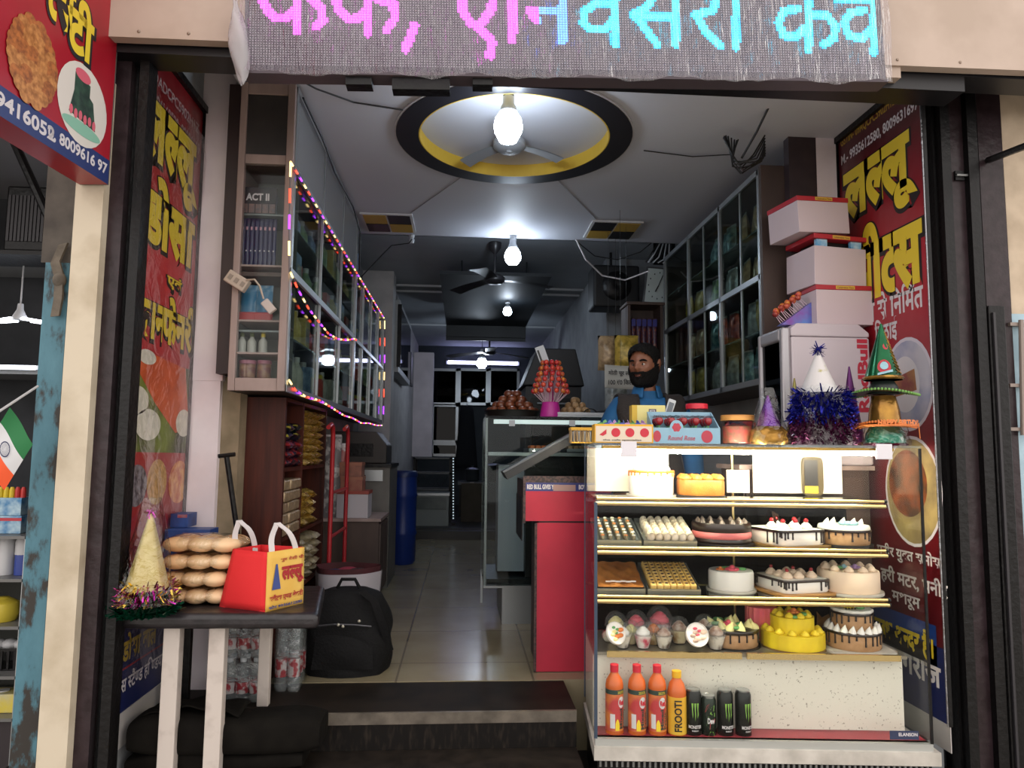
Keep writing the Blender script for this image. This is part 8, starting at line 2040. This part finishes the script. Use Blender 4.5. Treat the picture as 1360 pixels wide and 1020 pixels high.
shell('hair', hair_m, hairy, lambda a, e: .003+.013*math.exp(-((e-.8)/.38)**2)+.004*max(0, math.sin(e))+.008*max(0, math.cos(a))*math.exp(-((e-.8)/.3)**2)+.0025*math.sin(31*a+9*e)*math.sin(27*e+5*a), (96, 64))
def beardy(a, e):
    a = abs(a)
    if a > 1.55: return False
    if a < .22 and -.60 < e < -.45: return False
    if a < .38: return -1.35 < e < -.33 and not (e > -.40 and a < .0)
    top = -.40+(a-.38)**1.5*.42
    return -1.25 < e < min(top, .12)
shell('beard', hair_m, beardy, lambda a, e: .003+.009*math.exp(-((e+.95)/.3)**2)+.002*math.sin(31*a)*math.sin(27*e), (120, 80))
for s_ in (-1, 1): MB().tube([hp(s_*(.16+.10*i), .20+.05*math.sin(PI*i/4), 1, .003) for i in range(5)], [.004, .006, .006, .005, .002], 6).build('eyebrow', hair_m, t)
for s_ in (-1, 1):
    c = hp(s_*.34, .045, 1, -.006)
    o = MB().ball(c, .0125, 14, 10).build('eye', mat('eye_white', '#b5aaa2', .3) if s_ < 0 else bpy.data.materials['eye_white'], t, smooth=80)
    dirv = (HM.to_3x3() @ Vector((s_*.06-.1, -1, .0))).normalized(); MB().ball(c+dirv*.0085, .0062, 10, 8).build('iris', mat('iris_brown', '#1a0f0a', .2) if s_ < 0 else bpy.data.materials['iris_brown'], o, smooth=80)
    MB().grid(lambda u, v: hp(s_*(.20+.28*u), .075+.045*v-.02*(2*u-1)**2, 1, .0035-.004*v), 8, 3).build('eyelid', skin, t, smooth=80)
e = MB()
for (z0, r) in ((-.475, .0042), (-.565, .0052)): e.tube([hp(a, z0+.02*(abs(a)/.22)**2*(1 if z0 > -.5 else -1)*-.5, 1, .001) for a in (-.22, -.11, 0, .11, .22)], [.001, r, r, r, .001], 8)
e.build('lips', mat('lip_brown', '#6d3f35', .45), t, smooth=80)
# clothes: shirt (torso, collar, sleeves) and padded vest, shells of the body surface
def garment(name, m, test, off, thick=.006, xs=(), zs=()):
    b_ = bmesh.new(); b_.from_mesh(bm_)
    for (co, no) in [((x, 0, 0), (1, 0, 0)) for x in xs]+[((0, 0, z*k), (0, 0, 1)) for z in zs]:
        bmesh.ops.bisect_plane(b_, geom=b_.verts[:]+b_.edges[:]+b_.faces[:], plane_co=co, plane_no=no)
    b_.normal_update(); q = MB(); idx = {}
    for p in b_.faces:
        c = p.calc_center_median()
        if test(Vector((c.x, c.y, c.z/k))):
            fc = []
            for v in p.verts:
                if v not in idx: idx[v] = len(q.v); q.v.append(v.co+v.normal*off)
                fc.append(idx[v])
            q.f.append(tuple(fc)); q.mi.append(0)
    b_.free()
    o = q.build(name, m, t, smooth=80); md = o.modifiers.new('thick', 'SOLIDIFY'); md.thickness = thick; md.offset = 1; return o
garment('shirt', shirt, lambda c: .88 < c.z < 1.40 and not (c.y < -.18), .004, .008, zs=(.88, 1.40))
garment('vest', vest, lambda c: .88 < c.z < 1.375 and abs(c.x) < .165 and not (c.y < -.02 and abs(c.x) < .028 and c.z > 1.0) and not (c.y < 0 and c.z > 1.30 and abs(c.x) < .07), .016, .014, xs=(-.165, .165, -.028, .028, -.07, .07), zs=(1.375, 1.30, 1.0))
garment('trousers', mat('trouser_dark', '#191a20', .85), lambda c: .07 < c.z < .90 and abs(c.x) < .2 and c.y > -.16, .006, .006)
def colf(u, v):
    a = R_(28)+R_(304)*u; r = .070+.020*(1-v)
    return (-.012+r*math.sin(a), -.012-r*math.cos(a)*1.05, (1.372+.058*v)*k-.012*(1-v)*abs(math.cos(a/2)))
o = MB().grid(colf, 30, 4).build('collar', shirt, t, smooth=80); o.modifiers.new('thick', 'SOLIDIFY').thickness = .005
for s_ in (-1, 1): MB().ball((s_*.095, -.055, .03), .06, 14, 8, (.75, 1.75, .5)).build('shoe', hold_b, t, smooth=80)
